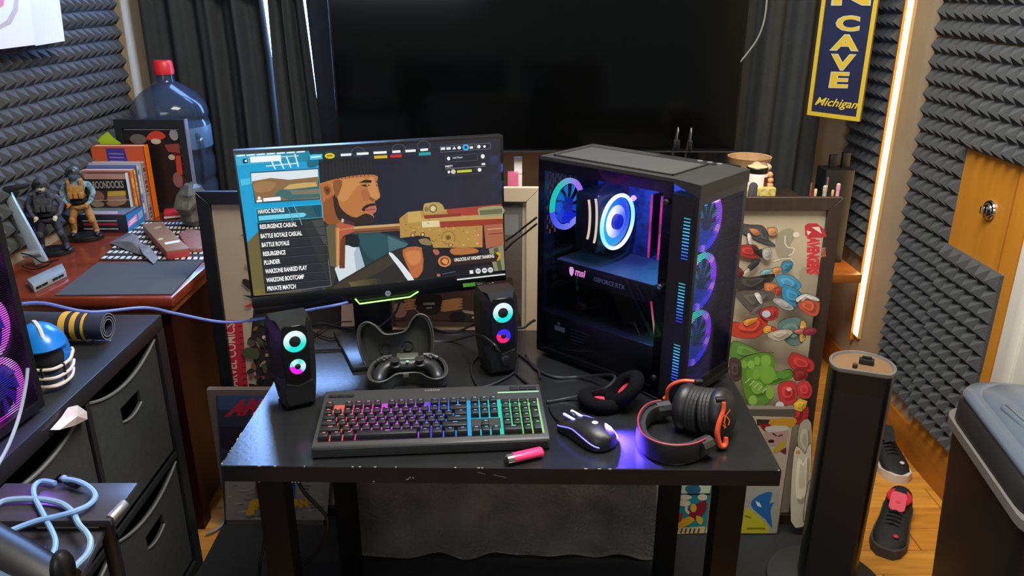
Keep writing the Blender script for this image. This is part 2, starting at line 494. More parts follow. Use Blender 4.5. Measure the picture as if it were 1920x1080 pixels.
up_ = lambda z: max(0.0, z - 1.515)  # unseen upper gaps, opened wide so window light reaches the desk
curtain(-1.44, -0.941, 3.235, 'black curtain panel behind the water jug, left of the bright gap', 4.2, 3, edge_r=lambda z: -max(0.0, z-1.27)*.045 - min(.40, up_(z)*2.6))
curtain(-0.922, -0.763, 3.165, 'narrow black curtain fold between the two bright gaps', 2.2, 5, edge_l=lambda z: max(0.0, z-1.27)*.02, edge_r=lambda z: -max(0.0, z-1.06)*.024 - .03*(z-1.1) - min(.10, up_(z)*1.5), amp=.02)
curtain(-0.779, -0.30, 3.215, 'black curtain panel tucked behind the left edge of the television', 3.4, 8, edge_l=lambda z: -.03*(z-1.1) + min(.30, up_(z)*2.6), amp=.022)
curtain(0.60, 1.235, 3.205, 'black curtain hanging between television and hanging banner sign', 5.0, 11, amp=.028)
b = MB().cyl((-1.48, 3.21, 2.56), (1.36, 3.21, 2.56), .012)
solo('curtain_rod', b, mat('steel_black'), 'dark rod carrying the black curtains above the television', 'curtain rod', (0, 3.21, 2.56))

# low console under the television (only its right corner shows)
m_cons = mat('console_wood', '#9a5a22', 0.3, noise=(4, .2), stretch=(1, 8, 8))
cs = thing('media_console', 'brown wooden table whose corner shows below the light strip', 'table', (0.35, 3.0, 0))
part('top', MB().bx(-.87, 1.335, 2.83, 3.11, .487, .522), m_cons, cs, world=True, bevel=.004)
for x in (-.82, 1.05):
    for y in (2.88, 3.05): part('leg', MB().bx(x, x+.05, y, y+.04, 0, .487), m_cons, cs, world=True)
part('apron', MB().bx(-.77, 1.05, 2.9, 2.92, .42, .487), m_cons, cs, world=True)
# white-glowing wall television on the left wall
lt = thing('wall_screen', 'bright wall screen showing a pale picture, mounted over the foam at upper left', 'television', (-1.43, 2.1, 1.385))
part('housing', MB().bx(-1.445, -1.405, 1.55, 2.595, 1.383, 2.02), mat('tv_plastic'), lt, world=True, bevel=.003)
plw = Plane((-1.4045, 2, 1.6), (1, 0, 0))
pr = Print(plw)
pr.poly([(-300,-300),(106,-40),(121,77),(-300,130)], '#e6e3f6')
pr.grad([(50,-40),(106,-40),(121,77),(66,86)], '#dcdaf0', '#eef6f8', 8)
pr.poly([(-10,60),(20,45),(33,20),(36,-40),(30,-40),(24,16),(12,38),(-10,52)], '#b8a59c', 0)
pr.poly([(-10,50),(12,36),(23,14),(28,-40),(14,-40),(8,10),(-10,26)], '#dfe0c8')
pr.poly([(-10,22),(6,10),(12,-40),(-10,-40)], '#d8474e')
flatprint('screen', pr, colmat('lit_screen', .3, emis=0.95), lt)

# rug under the desk
b = MB().slab([(-.875,1.2,.008),(.93,1.2,.008),(.93,2.2,.008),(-.885,2.2,.008)], .008)
solo('floor_mat', b, mat('mat_black', '#17191a', 0.9, noise=(80,.2), bump=(300,.2)), 'flat black mat covering the floor under the desk', 'mat', (0,1.7,0))

# hanging banner sign at the right corner
sg = thing('banner_sign', 'navy vertical sign with yellow border and the word CAVE', 'sign', tuple(G(1515,215,D(1515,215,3.02).z)))
P1 = D(1514, 215, 3.0)
d2 = ray(1612, 228); P2 = CAMP + d2*((P1.z-CAM_H)/d2.z)
ex = (P2-P1); Wd = ex.length; ex.normalize(); ez = Vector((0,0,1)); en = ex.cross(ez)
Hs = .78
m_navy = mat('sign_navy', '#1f2342', 0.5); m_yel = mat('sign_yellow', '#d9b92c', 0.45)
fr = .0145
b = MB(); b.prism([(0,0),(Wd,0),(Wd,Hs),(0,Hs)], P1, ex, ez, -en*.008)
part('board', b, m_navy, sg, world=True)
b = MB()
for (a0,a1,c0,c1) in ((0,Wd,0,fr),(0,Wd,Hs-fr,Hs),(0,fr,fr,Hs-fr),(Wd-fr,Wd,fr,Hs-fr)):
    b.prism([(a0,c0),(a1,c0),(a1,c1),(a0,c1)], P1+en*.0005, ex, ez, en*.004)
part('border', b, m_yel, sg, world=True)
pls = Plane(P1, en)
cr = lambda x, y: (1360+x/3.4286, y/3.4286)
for ch, q0, q1, q2, sh in (('C',(705,200),(862,205),(715,95),0),('A',(668,325),(858,330),(690,218),0),('V',(690,452),(810,455),(668,345),0),('E',(663,565),(787,568),(680,460),0),('N',(680,36),(935,36),(690,-80),0)):
    q0, q1, q2 = Vector(q0), Vector(q1), Vector(q2)
    if ch == 'V': q0, q1, q2 = Vector((665,452)), Vector((830,456)), Vector((680,345))
    pr = Print(pls, lift=.001, cf=cr); pr.text(ch, q0, q1, q2, '#c9c6a0', bold=.055)
    e = (q1-q0)*.055; g = (q2-q0)*.07
    pr.text(ch, q0+e+g, q1-e+g, q2+e-g, '#e0b820', bold=.02); flatprint('letter', pr, PAPER, sg)
pr = Print(pls, lift=.001, cf=cr)
pr.text('Michigan', (572,690), (845,716), (585,622), '#e3c63a', shear=.35, bold=.015)
flatprint('script_lettering', pr, PAPER, sg)
b = MB().tube([P1+ex*Wd*.5+ez*(Hs+.25), P1+ex*Wd*.5+ez*Hs], .002)
part('hanging_cord', b, mat('steel_black'), sg, world=True)

# white cable beside the television
pts = [D(1440,-60,2.86), D(1436,20,2.86), D(1424,65,2.87), D(1405,95,2.88), D(1387,117,2.89)]
solo('power_cable', MB().tube(crom(pts), .0032), mat('cable_grey', '#8a8a86', .5), 'thin grey cable dangling at the right edge of the television', 'cable', tuple(pts[2]))
# =================================================================== LEFT SIDE
ZT = 0.77
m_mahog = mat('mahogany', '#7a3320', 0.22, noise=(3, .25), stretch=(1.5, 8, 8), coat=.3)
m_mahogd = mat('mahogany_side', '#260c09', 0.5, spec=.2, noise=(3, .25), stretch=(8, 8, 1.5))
dr = thing('wooden_dresser', 'glossy reddish brown wooden dresser against the left wall', 'dresser', (-1.2, 2.5, 0))
part('top', MB().bx(-1.49, -.905, 1.955, 3.12, .742, ZT), m_mahog, dr, world=True, bevel=.005)
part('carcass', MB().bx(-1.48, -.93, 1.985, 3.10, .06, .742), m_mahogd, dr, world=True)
for x in (-1.47, -.99):
    for y in (1.99, 3.04): part('foot', MB().bx(x, x+.055, y, y+.055, 0, .06), m_mahogd, dr, world=True)
part('edge_moulding', MB().bx(-1.49, -.917, 1.968, 3.11, .715, .742), mat('mahogany_edge', '#8a4a2c', .3, noise=(3,.2)), dr, world=True, bevel=.004)

# cube shelf with fabric bins
m_shelf = mat('black_laminate', '#26282a', 0.32, noise=(9, .15))
sh = thing('cube_shelf', 'black cube shelf with fabric bins along the left wall', 'shelf', (-1.1, 1.2, 0))
SX0, SX1, SY0, SY1 = -1.30, -.885, .36, 1.84
part('top_board', MB().bx(SX0, SX1, SY0, SY1, .732, ZT), m_shelf, sh, world=True, bevel=.0015)
part('bottom_board', MB().bx(SX0, SX1, SY0, SY1, 0.0, .038), m_shelf, sh, world=True)
part('side_board', MB().bx(SX0, SX1, SY1-.038, SY1, .038, .732), m_shelf, sh, world=True)
part('side_board', MB().bx(SX0, SX1, SY0, SY0+.038, .038, .732), m_shelf, sh, world=True)
part('back_board', MB().bx(SX0, SX0+.01, SY0, SY1, .038, .732), m_shelf, sh, world=True)
part('middle_shelf', MB().bx(SX0, SX1-.003, SY0+.038, SY1-.038, .377, .393), m_shelf, sh, world=True)
ypos = SY1 - .038
div = []
for k in range(3):
    ypos -= .335; part('divider', MB().bx(SX0, SX1-.003, ypos-.016, ypos, .038, .732), m_shelf, sh, world=True); div.append(ypos); ypos -= .016
m_bin = mat('bin_fabric', '#2e3131', 0.9, noise=(60, .15), bump=(500, .2))
m_hole = mat('bin_inside', '#0a0b0b', 0.95)
def bin_(y1, z0, label):
    y0 = y1 - .325; z1 = z0 + .325; xf = SX1 - .008; yc = (y0+y1)/2
    t = thing('storage_bin', label, 'bin', (xf-.18, yc, z0), group='black fabric bins in the cube shelf')
    b = MB(); T = .008
    b.bx(xf-.36, xf, y0, y1, z0, z0+T); b.bx(xf-.36, xf-.36+T, y0, y1, z0, z1); b.bx(xf-.36, xf-T, y0, y0+T, z0, z1); b.bx(xf-.36, xf-T, y1-T, y1, z0, z1)
    part('body', b, m_bin, t, world=True)
    # front panel: sagging upper rim and a grip hole, with thickness
    n = 24; hw, hz0, hz1 = .048, z1-.112, z1-.078
    b = MB()
    def top(y): return z1 - .035*(1 - ((y-yc)/(.1625))**2)
    ys = sorted([y0 + (y1-y0)*k/n for k in range(n+1)] + [yc-hw, yc+hw])
    for a, c in zip(ys[:-1], ys[1:]):
        if c - a < 1e-6: continue
        segs = [(z0, None)] if not (yc-hw-1e-6 <= a and c <= yc+hw+1e-6) else [(z0, 0), (1, None)]
        def hs(y): return hz0 - .010*(1-((y-yc)/hw)**2)
        for s0, s1 in segs:
            la = z0 if s0 == z0 else hz1; lc = la
            ua, uc = (top(a), top(c)) if s1 is None else (hs(a), hs(c))
            b.prism([(a, la), (c, lc), (c, uc), (a, ua)], (xf-T, 0, 0), (0,1,0), (0,0,1), (T, 0, 0))
    part('front_panel', b, m_bin, t, world=True, smooth=False)
    part('rim_band', MB().tube([(xf+.0005, y0+(y1-y0)*k/n, top(y0+(y1-y0)*k/n)) for k in range(n+1)], .0035, 6), mat('bin_trim', '#6a6c6a', .6), t, world=True)
    part('grip_trim', MB().tube([(xf+.0005, yc+hw*(k/8-1), hz0-.010*(1-((k/8-1))**2)) for k in range(17)], .0028, 6), mat('bin_trim'), t, world=True)
yy = [SY1-.043] + [d - .021 for d in div]
nm = ['nearest the dresser', 'second from the dresser', 'third from the dresser']
for r, (z0, w) in enumerate(((.395, 'upper'), (.040, 'lower'))):
    for k in range(3):
        bin_(yy[k], z0, f'black fabric bin in the {w} row of the cube shelf, {nm[k]}')

# second gaming tower on the shelf, purple fans
lp = thing('gaming_tower', 'black computer tower with glowing purple fans standing on the cube shelf', 'computer', (-1.0, 1.24, ZT))
A0 = Vector((-.905, 1.352, ZT)); yawL = RAD(-6)
ux = Vector((math.sin(yawL)*1.0, -math.cos(yawL), 0))           # along the front, away from the corner towards the camera
nx = Vector((math.cos(yawL), math.sin(yawL), 0))
ML = Matrix((( nx.x, ux.x, 0, A0.x), (nx.y, ux.y, 0, A0.y), (0, 0, 1, A0.z), (0,0,0,1)))
def lbox(x0,x1,y0,y1,z0,z1):
    b = MB(); b.M = ML; b.bx(x0,x1,y0,y1,z0,z1); return b
m_pc = mat('case_black', '#141516', 0.42)
part('case', lbox(-.36, -.05, 0, .22, .012, .455), m_pc, lp, world=True, bevel=.003)
b = MB(); b.M = ML
b.bx(-.05, 0, 0, .014, .012, .455); b.bx(-.05, 0, .206, .22, .012, .455); b.bx(-.05, 0, .014, .206, .012, .03); b.bx(-.05, 0, .014, .206, .43, .455)
part('front_frame', b, m_pc, lp, world=True)
def hsv(hh, s_=1.0, v_=1.0):
    import colorsys
    r, g_, b_ = colorsys.hsv_to_rgb(hh % 1.0, s_, v_); return (r**2.2, g_**2.2, b_**2.2, 1)
m_blade = mat('fan_blade', '#3a3a55', 0.3)
def fan(parent, M, R, ringcol, hubcol, wash, tag_='case_fan', blades=9, world=True, dep=.012):
    """a case fan in the xy plane of M: frosted lit ring, hub and blades"""
    b = MB(); b.M = M
    b.disc(R*.80, R, 44, .006, ringcol); b.disc(R*.80, R, 44, .0, ringcol)
    for i in range(44):
        a, c = 2*PI*i/44, 2*PI*(i+1)/44
        for r_ in (R*.80, R):
            b.add([(r_*math.cos(a), r_*math.sin(a), 0), (r_*math.cos(c), r_*math.sin(c), 0), (r_*math.cos(c), r_*math.sin(c), .006), (r_*math.cos(a), r_*math.sin(a), .006)], [(0,1,2,3)], ringcol((a+c)/2))
    ring = part(tag_, b, EMIS, parent, world=world, smooth=False, recalc=False)
    b = MB(); b.M = M
    for k in range(blades):
        a = 2*PI*k/blades
        pts = []
        for rr, da, z0 in ((R*.26, 0, .0), (R*.52, .18, .001), (R*.78, .30, .002)):
            pts.append([(rr*math.cos(a+da), rr*math.sin(a+da), z0), (rr*math.cos(a+da+.55), rr*math.sin(a+da+.55), z0+.006)])
        for p0, p1 in zip(pts[:-1], pts[1:]): b.add([p0[0], p1[0], p1[1], p0[1]], [(0,1,2,3)], wash(a+.4))
    part('fan_blades', b, EMIS, ring, world=False, smooth=True, recalc=False) if not world else part('fan_blades', b, EMIS, ring, world=True, recalc=False)
    b = MB(); b.M = M
    b.lathe([(0,-.004),(R*.28,-.004),(R*.28,.006),(R*.25,.009),(0,.009)], n=24, col=hubcol)
    part('hub', b, EMIS, ring, world=world)
    return ring
def lerp(a, b, t): return tuple(a[i]*(1-t)+b[i]*t for i in range(4))
cm, cv, cw = lin('#ff2fd0'), lin('#8a2bff'), lin('#ffd0f4')
for k, zc in enumerate((.085, .205, .325)):
    M = ML @ Matrix.Translation((-.02, .082, zc)) @ Matrix.Rotation(PI/2, 4, 'Y')
    def rc(a, zc=zc):
        w = max(0, math.cos(3*a + 1))**4
        c = lerp(cm, cw, w*.8)
        if math.sin(a) < -.2: c = lerp(c, lin('#6a8aff'), .35)
        return tuple(x*2.6 for x in c[:3]) + (1,)
    fan(lp, M, .062, rc, lin('#3c3fb0'), lambda a: lin('#4a22d8') if math.cos(a) > 0 else lin('#2a3ae0'))
b = MB(); b.M = ML
for k in range(96): b.bx(-.006, -.003, .012, .208, .032+k*.00415, .0331+k*.00415)
part('grille', b, m_pc, lp, world=True, kind='stuff', smooth=False)
b = MB(); b.M = ML; b.bx(-.003, -.0015, .0, .22, .012, .455)
part('front_glass', b, glass('tower_glass', '#f2eef8', .04), lp, world=True)
pl_ = bpy.data.lights.new('fan_glow', 'POINT'); pl_.energy = .9; pl_.color = (.35, .12, 1.0); pl_.shadow_soft_size = .01
o = bpy.data.objects.new('fan_glow', pl_); COL.objects.link(o); o.location = ML @ Vector((.05, .13, .10))

# side board with cables in front of the shelf (lower left)
m_tray = mat('tray_black', '#3c3a40', 0.34)
st = thing('folding_table', 'dark folding table with a silver hinge and tangled cables, lower left corner', 'table', (-.75, 1.2, 0))
ZF = .762
q0 = G(258, 905, ZF); q1 = G(206, 976, ZF); q3 = G(0, 906, ZF); 
ed = (q1 - q0); lx = (q3 - q0).normalized()
part('rear_leaf', MB().slab([q0, q1, q1 + lx*.222, q0 + lx*.222], .012), m_tray, st, world=True, bevel=.001)
q4 = G(196, 990, ZF-.02); q5 = G(138, 1110, ZF-.02)
part('front_leaf', MB().slab([q4, q5, q5 + lx*.222, q4 + lx*.222], .012), m_tray, st, world=True, bevel=.001)
h0 = G(234, 944, ZF); h1 = G(206, 974, ZF-.004)
part('hinge', MB().cyl(h0, h1, .008), mat('brushed_silver', '#a8aaa8', .35, metal=.7), st, world=True, bevel=.001)
for px in (q0 + lx*.05 + (q1-q0)*.3, q0 + lx*.18 + (q1-q0)*.3, q5 + lx*.05, q5 + lx*.18):
    part('leg', MB().cyl((px.x, px.y, 0), (px.x, px.y, ZF-.025), .011), mat('steel_black'), st, world=True)

def cable(name, label, pts, r, m, cat='cable', n=8, group=None):
    P = crom(pts, n); c = sum((p for p in P), Vector()) / len(P)
    return solo(name, MB().tube(P, r), m, label, cat, (c.x, c.y, min(p.z for p in P)), group=group)
k9 = lambda x, y, z=ZF+.008: G(x/5.4, 880+y/5.4, z)
m_bc = mat('cable_blue', '#7fa8dc', .4); m_bk = mat('cable_black', '#141515', .4); m_gy = mat('cable_gunmetal', '#1d1d20', .4)
cable('charging_cable', 'pale blue charging cable looped on the folding table', [k9(560,140), k9(430,118), k9(350,170), k9(350,280), k9(450,480), k9(560,720), k9(520,900)], .0042, m_bc)
cable('charging_cable', 'silver blue cable curling round the plug on the folding table', [k9(650,100,ZF+.016), k9(780,120,ZF+.018), k9(900,180,ZF+.014), k9(965,270,ZF+.012), k9(900,360,ZF+.012), k9(740,430,ZF+.016), k9(560,480,ZF+.014), k9(380,520,ZF+.012), k9(160,600,ZF+.010), k9(-60,700,ZF+.01)], .0045, m_bc)
cable('charging_cable', 'dark grey cable arching across the folding table', [k9(-60,380), k9(40,320), k9(200,300), k9(420,305), k9(600,340), k9(700,400), k9(750,460), k9(800,560), k9(880,650), k9(915,740), k9(880,860), k9(760,985), k9(700,1060)], .0048, mat('cable_steel', '#86a6c4', .35))
pg = thing('usb_plug', 'small black plug lying at the back of the folding table', 'plug', tuple(k9(730,140,ZF)))
M = Matrix.Translation(k9(735,130,ZF+.011)) @ Matrix.Rotation(RAD(-28), 4, 'Z')
b = MB(); b.M = M; b.cb((0,0,0), (.034,.014,.012)); part('body', b, mat('plug_black', '#121214', .4), pg, world=True, bevel=.003)
b = MB(); b.M = M; b.cb((-.022,0,0), (.014,.010,.005)); part('tip', b, m_chrome, pg, world=True)

# armrest in the lower left corner
ar = thing('chair_arm', 'black chair armrest with blue grey glossy inlays, cut by the lower left corner', 'armrest', (-.62, .80, .5))
a1 = D(22, 1062, .82); e1 = D(112, 1112, .80)
dirv = (e1 - a1).normalized()
P0 = a1 - dirv*.22
b = MB().tube([P0, a1, e1], [.040, .040, .036], 14, flat=.8)
part('pad', b, mat('arm_black', '#08090a', .4), ar, world=True, bevel=0)
b = MB(); b.M = Matrix.Translation(D(118,1068,.79)); b.sphere((0,0,0), (.013,.018,.028))
part('end_cap', b, mat('arm_black'), ar, world=True)
sv = Vector((0, -.035, .015))
part('inlay', MB().tube([P0+sv, a1+sv, a1+sv+dirv*.03], .012, 8, flat=.6), mat('inlay_blue', '#4a6070', .25), ar, world=True)
part('inlay', MB().tube([P0+sv*1.25-Vector((0,0,.035)), a1+sv*1.25-Vector((0,0,.035)), a1+sv*1.2-Vector((0,0,.035))+dirv*.02], .011, 8, flat=.6), mat('inlay_blue'), ar, world=True)
part('upright', MB().tube([a1, a1 + Vector((-.02,.0,-.6))], .02), mat('arm_black'), ar, world=True)

# on the cube shelf: mini helmet, rolled mat, crumpled paper, blue cable
hm = thing('mini_football_helmet', 'small blue football helmet with white and dark face mask on the cube shelf', 'helmet', tuple(G(92, 728, ZT)))
hc = G(88, 724, ZT) + Vector((-.012, .03, .068))
m_hb = mat('helmet_blue', '#1f7fd8', .25); m_hw = mat('mask_white', '#d8d0bc', .4)
def shell(u_, v_):
    a = -PI*.95 + u_*PI*1.9; e = -.42 + v_*(PI/2+.42)
    r = Vector((.060*math.cos(e)*math.cos(a), .050*math.cos(e)*math.sin(a), .062*math.sin(e)))
    return r
Mh = Matrix.Translation(hc) @ Matrix.Rotation(RAD(-48), 4, 'Z')
b = MB(); b.M = Mh
rings = []
n = 28
for j in range(11):
    e = -.55 + j/10*(PI/2+.55)
    ring = []
    for k in range(n):
        a = 2*PI*k/n
        r = 1.0
        x = .064*math.cos(e)*math.cos(a); y_ = .050*math.cos(e)*math.sin(a); z_ = .060*math.sin(e)
        if x > .030 and z_ < .012: x = .030 + (x-.030)*.12                 # open face
        ring.append((x, y_, z_))
    rings.append(ring)
b.loft(rings, caps=False)
hs = part('shell', b, m_hb, hm, world=True)
b = MB(); b.M = Mh; b.sphere((0,0,-.006), (.050,.043,.048))
part('lining', b, mat('helmet_lining', '#1b1c20', .8), hm, world=True)
for zz, rr in ((-.010, 1.0), (-.030, .98), (-.048, .9)):
    b = MB(); b.M = Mh
    b.tube(crom([(.022, -.050*rr, zz), (.055, -.034*rr, zz-.004), (.074, 0, zz-.006), (.055, .034*rr, zz-.004), (.022, .050*rr, zz)], 6), .0034, 7)
    part('mask_bar', b, m_hw, hm, world=True, label='white face mask bar')
for yv in (-.02, .02):
    b = MB(); b.M = Mh; b.tube([(.068, yv, -.012), (.066, yv, -.032), (.06, yv, -.054)], .003, 6)
    part('mask_bar', b, mat('mask_dark', '#1b1d24', .4), hm, world=True)
for yv in (-.052, .052):
    b = MB(); b.M = Mh; b.sphere((.012, yv, -.012), (.008, .004, .008)); part('ear_stud', b, m_hw, hm, world=True)
b = MB(); b.M = Mh; b.tube(crom([(-.058,0,.022),(-.03,0,.056),(.02,0,.0585),(.045,0,.040)],6), .004, 6, flat=.5); part('stripe', b, m_hw, hm, world=True)
b = MB(); b.M = Mh
b.tube(crom([(.02,-.046,-.03),(.03,-.03,-.062),(.035,0,-.070),(.03,.03,-.062),(.02,.046,-.03)],5), .004,6); part('chin_strap', b, m_hw, hm, world=True)

ym = thing('rolled_mat', 'rolled navy mat with yellow stripes lying behind the mini helmet', 'mat', tuple(G(150, 645, ZT)))
p0 = G(208, 640, ZT); p0 = Vector((p0.x, p0.y, ZT+.036)); ax = Vector((-1, .05, 0)).normalized(); p1 = p0 + ax*.24
b = MB(); n = 40; prof = []
ang = [2*PI*2.6*k/100 for k in range(101)]
upv = Vector((0,0,1)); bv = ax.cross(upv).normalized()
spi = [(bv*math.cos(a)+upv*math.sin(a))*(.034 - .0065*a/(2*PI)) for a in ang]
b.loft([[p0+q for q in spi], [p1+q for q in spi]], caps=False, closed=False)
spi2 = [(bv*math.cos(a)+upv*math.sin(a))*(.0315 - .0065*a/(2*PI)) for a in ang]
b.loft([[p0+q for q in spi2], [p1+q for q in spi2]], caps=False, closed=False)
m_nv = mat('mat_navy', '#272c3e', .7); part('roll', b, m_nv, ym, world=True, recalc=False)
b = MB(); b.loft([[p0+q for q in spi], [p0+q for q in spi2]], caps=False, closed=False)
part('rolled_edge', b, mat('mat_edge', '#7d8288', .7), ym, world=True, recalc=False)
for t0, t1 in ((.040, .047), (.060, .073), (.084, .100)):
    b = MB(); ring = [(bv*math.cos(2*PI*k/32)+upv*math.sin(2*PI*k/32))*.0347 for k in range(32)]
    b.loft([[p0+ax*t0+q for q in ring], [p0+ax*t1+q for q in ring]], caps=False)
    part('stripe', b, mat('mat_yellow', '#d8a840', .6), ym, world=True)
part('loose_end', MB().slab([p0+bv*.0-upv*.0355, p0+ax*.235-upv*.0355, p0+ax*.235+bv*.075-upv*.0355+Vector((0,0,.0)), p0+ax*.03+bv*.06-upv*.0355], .0005), mat('mat_edge'), ym, world=True)

b = MB()
rp = random.Random(4)
cpx = [(97,806),(118,782),(130,764),(146,760),(163,772),(164,786),(140,798),(112,806)]
pp = [XP(u, v, -.872 + rp.uniform(-.008, .006)) for u, v in cpx]; cc = sum(pp, Vector())/len(pp) + Vector((.012,0,.004))
b.add(pp+[cc]+[p-Vector((.003,0,0)) for p in pp]+[cc-Vector((.003,0,0))], [(i,(i+1)%8,8) for i in range(8)]+[(9+(i+1)%8,9+i,17) for i in range(8)]+[(i,9+i,9+(i+1)%8,(i+1)%8) for i in range(8)], None)
solo('paper_scrap', b, mat('scrap_paper', '#d8d6d2', .6, noise=(45,.12,'#e0c8c4')), 'crumpled white and red wrapper hanging on the cube shelf edge', 'wrapper', tuple(pp[0]), smooth=False)
cable('network_cable', 'blue cable stretched from the left tower across to the monitor', [D(40,570,1.36), D(85,569,1.44), D(170,585,1.5), D(270,577,1.56), D(330,588,1.6), D(420,604,1.64), D(500,596,1.66), D(580,581,1.66), D(640,570,1.67), D(668,560,1.78)], .0033, mat('cable_royal', '#5a6fb0', .45))
cable('thin_cable', 'thin silver cable hanging down over the purple fan tower', [XP(52,690,-.84), XP(48,725,-.84), XP(36,780,-.84), XP(18,830,-.83), XP(0,865,-.82), XP(-20,900,-.8)], .003, mat('cable_silver', '#9aa6b8', .4))

# ------------------------------------------------------------------ on the dresser
TZ = ZT + .001
b = MB().slab([G(183,492,TZ+.003), G(381,488,TZ+.003), G(370,500,TZ+.003), G(322,551,TZ+.003), G(103,553,TZ+.003)], .003)
solo('mouse_pad', b, mat('pad_grey', '#45474a', .85, bump=(500,.1)), 'plain dark grey mouse pad at the front of the dresser', 'mouse pad', tuple(G(240,520,ZT)))
gm = thing('grid_placemat', 'black and white lattice placemat behind the mouse pad', 'placemat', tuple(G(300,455,ZT)))
g0, g1, g2, g3 = G(186,487,TZ+.002), G(384,489,TZ+.002), G(378,414,TZ+.002), G(262,414,TZ+.002)
part('mat', MB().slab([g0,g1,g2,g3], .002), mat('lattice_black', '#1e1e20', .6), gm, world=True)
b = MB()
for i in range(17):
    for j in range(8):
        a0, a1, c0, c1 = (i+.12)/17, (i+.72)/17, (j+.18)/8, (j+.62)/8
        def bl(s_, t_): return g0.lerp(g1, s_).lerp(g3.lerp(g2, s_), t_) + Vector((0,0,.0012))
        b.slab([bl(a0,c0), bl(a1,c0), bl(a1+.01,c1), bl(a0+.01,c1)], .0012)
part('lattice', b, mat('lattice_white', '#d8d4c8', .6), gm, world=True, kind='stuff', smooth=False)

tn = thing('tin_box', 'narrow brown box with red ends lying on the lattice placemat', 'box', tuple(G(310,450,TZ+.005)))
zt = TZ + .030
c0, c1, c2, c3 = G(267,421,zt), G(302,415,zt), G(355,465,zt), G(312,471,zt)
part('body', MB().slab([p - Vector((0,0,.006)) for p in (c0,c1,c2,c3)], .021), mat('box_red', '#a8383c', .5), tn, world=True, bevel=.001)
part('lid', MB().slab([c0,c1,c2,c3], .0065), mat('box_brown', '#86684a', .45, noise=(12,.12)), tn, world=True, bevel=.001)
pr = Print(Plane(c0, (0,0,1)), lift=.0004)
pr.poly([(308,455),(336,450),(338,454),(310,459)], '#e4dcc8'); pr.poly([(296,448),(305,446),(306,449),(298,451)], '#c8b890'); pr.poly([(288,427),(302,424),(303,427),(290,430)], '#a88868')
flatprint('markings', pr, PAPER, tn)

b = MB(); rp = random.Random(9)
base = [G(u, v, TZ+.006) for u, v in ((205,455),(240,436),(256,441),(270,464),(298,484),(288,495),(270,480),(240,470))]
nn = len(base); mid = [p.lerp(sum(base, Vector())/nn, .45)+Vector((rp.uniform(-.01,.01), rp.uniform(-.01,.01), rp.uniform(.012,.028))) for p in base]
ct = sum(base, Vector())/nn + Vector((0,0,.022))
b.add(base+mid+[ct], [(i,(i+1)%nn,nn+(i+1)%nn) for i in range(nn)]+[(i,nn+(i+1)%nn,nn+i) for i in range(nn)]+[(nn+i,nn+(i+1)%nn,2*nn) for i in range(nn)]+[tuple(range(nn))[::-1]])
bag = solo('plastic_bag', b, mat('bag_plastic', '#b8b4b2', .2, noise=(60,.45,'#6a7888')), 'crinkled clear plastic bag with coloured wrappers on the lattice placemat', 'plastic bag', tuple(G(260,465,ZT)), smooth=False)
b = MB().slab([G(u, v, TZ+.016) for u, v in ((335,438),(352,428),(380,432),(382,455),(378,466),(352,466))], .013)
solo('patterned_pouch', b, mat('pouch_pattern', '#8e8a80', .6, noise=(120,.7,'#b06a58')), 'flat blue edged pouch with a red and cream speckled top beside the brown box', 'pouch', tuple(G(360,450,ZT)), bevel=.003)
# dark crumpled bag at the right edge of the dresser
b = MB(); rp = random.Random(2)
bc = G(362, 428, ZT) + Vector((.0, .03, .075)); rings = []
for j in range(1, 10):
    e = PI*j/10; ring = []
    for k in range(14):
        a = 2*PI*k/14; w = 1 + rp.uniform(-.16, .14)
        ring.append(bc + Vector((.055*w*math.sin(e)*math.cos(a), .07*w*math.sin(e)*math.sin(a), -.078*math.cos(e)*(1+rp.uniform(-.03,.03)))))
    rings.append(ring)
b.loft(rings)
solo('dark_bag', b, mat('bag_charcoal', '#2c2d2b', .45, noise=(22,.5,'#6a6a60')), 'crumpled black and grey bag at the right edge of the dresser', 'bag', (bc.x, bc.y, ZT), smooth=False)
M = Matrix.Translation(G(326,407,ZT)+Vector((0,.0,.016))) @ Matrix.Rotation(RAD(20),4,'Z')
b = MB(); b.M = M; b.cb((0,0,0), (.06,.05,.026))
rb = thing('red_pouch', 'small red packet with white lower edge beside the dark bag', 'packet', tuple(M.translation))
part('packet', b, mat('packet_red', '#c8283c', .5), rb, world=True, bevel=.006)
b = MB(); b.M = M; b.cb((0,-.001,-.009), (.061,.051,.007)); part('lower_edge', b, m_white, rb, world=True)

# books
def book(xr, y, z, w, h, t, cover, spine, label, pages='#d8d0c0', lean=0.0, fn=None, name='book', top=None):
    o = thing(name, label, 'book', (xr - w/2, y + t/2, z), rot=(0, 0, RAD(lean)), group='books on the dresser')
    part('front_cover', MB().bx(-w/2, w/2, -t/2, -t/2+.0018, 0, h), mat('cover_'+cover, cover, .4), o)
    part('back_cover', MB().bx(-w/2, w/2, t/2-.0018, t/2, 0, h), mat('cover_'+cover), o)
    part('pages', MB().bx(-w/2+.002, w/2-.003, -t/2+.0018, t/2-.0018, .003, h-.003), mat('pages_'+pages.strip('#'), pages, .8), o)
    part('spine', MB().bx(w/2-.002, w/2+.0006, -t/2, t/2, 0, h), mat('spine_'+spine, spine, .4), o)
    if fn: fn(o, w, h, t)
    return o
class Loc:                                            # local print frames: front (xz plane facing -y) and right side (yz plane facing +x)
    def __init__(s, kind, off, lift=.0004): s.k = kind; s.o = off; s.l = lift
    def hit(s, a, b, lift=0):
        return Vector((a, s.o - s.l - lift, b)) if s.k == 'f' else (Vector((s.o + s.l + lift, a, b)) if s.k == 'r' else Vector((a, b, s.o + s.l + lift)))
def LP(kind, off): return Print(Loc(kind, off), lift=0, step=.00008)
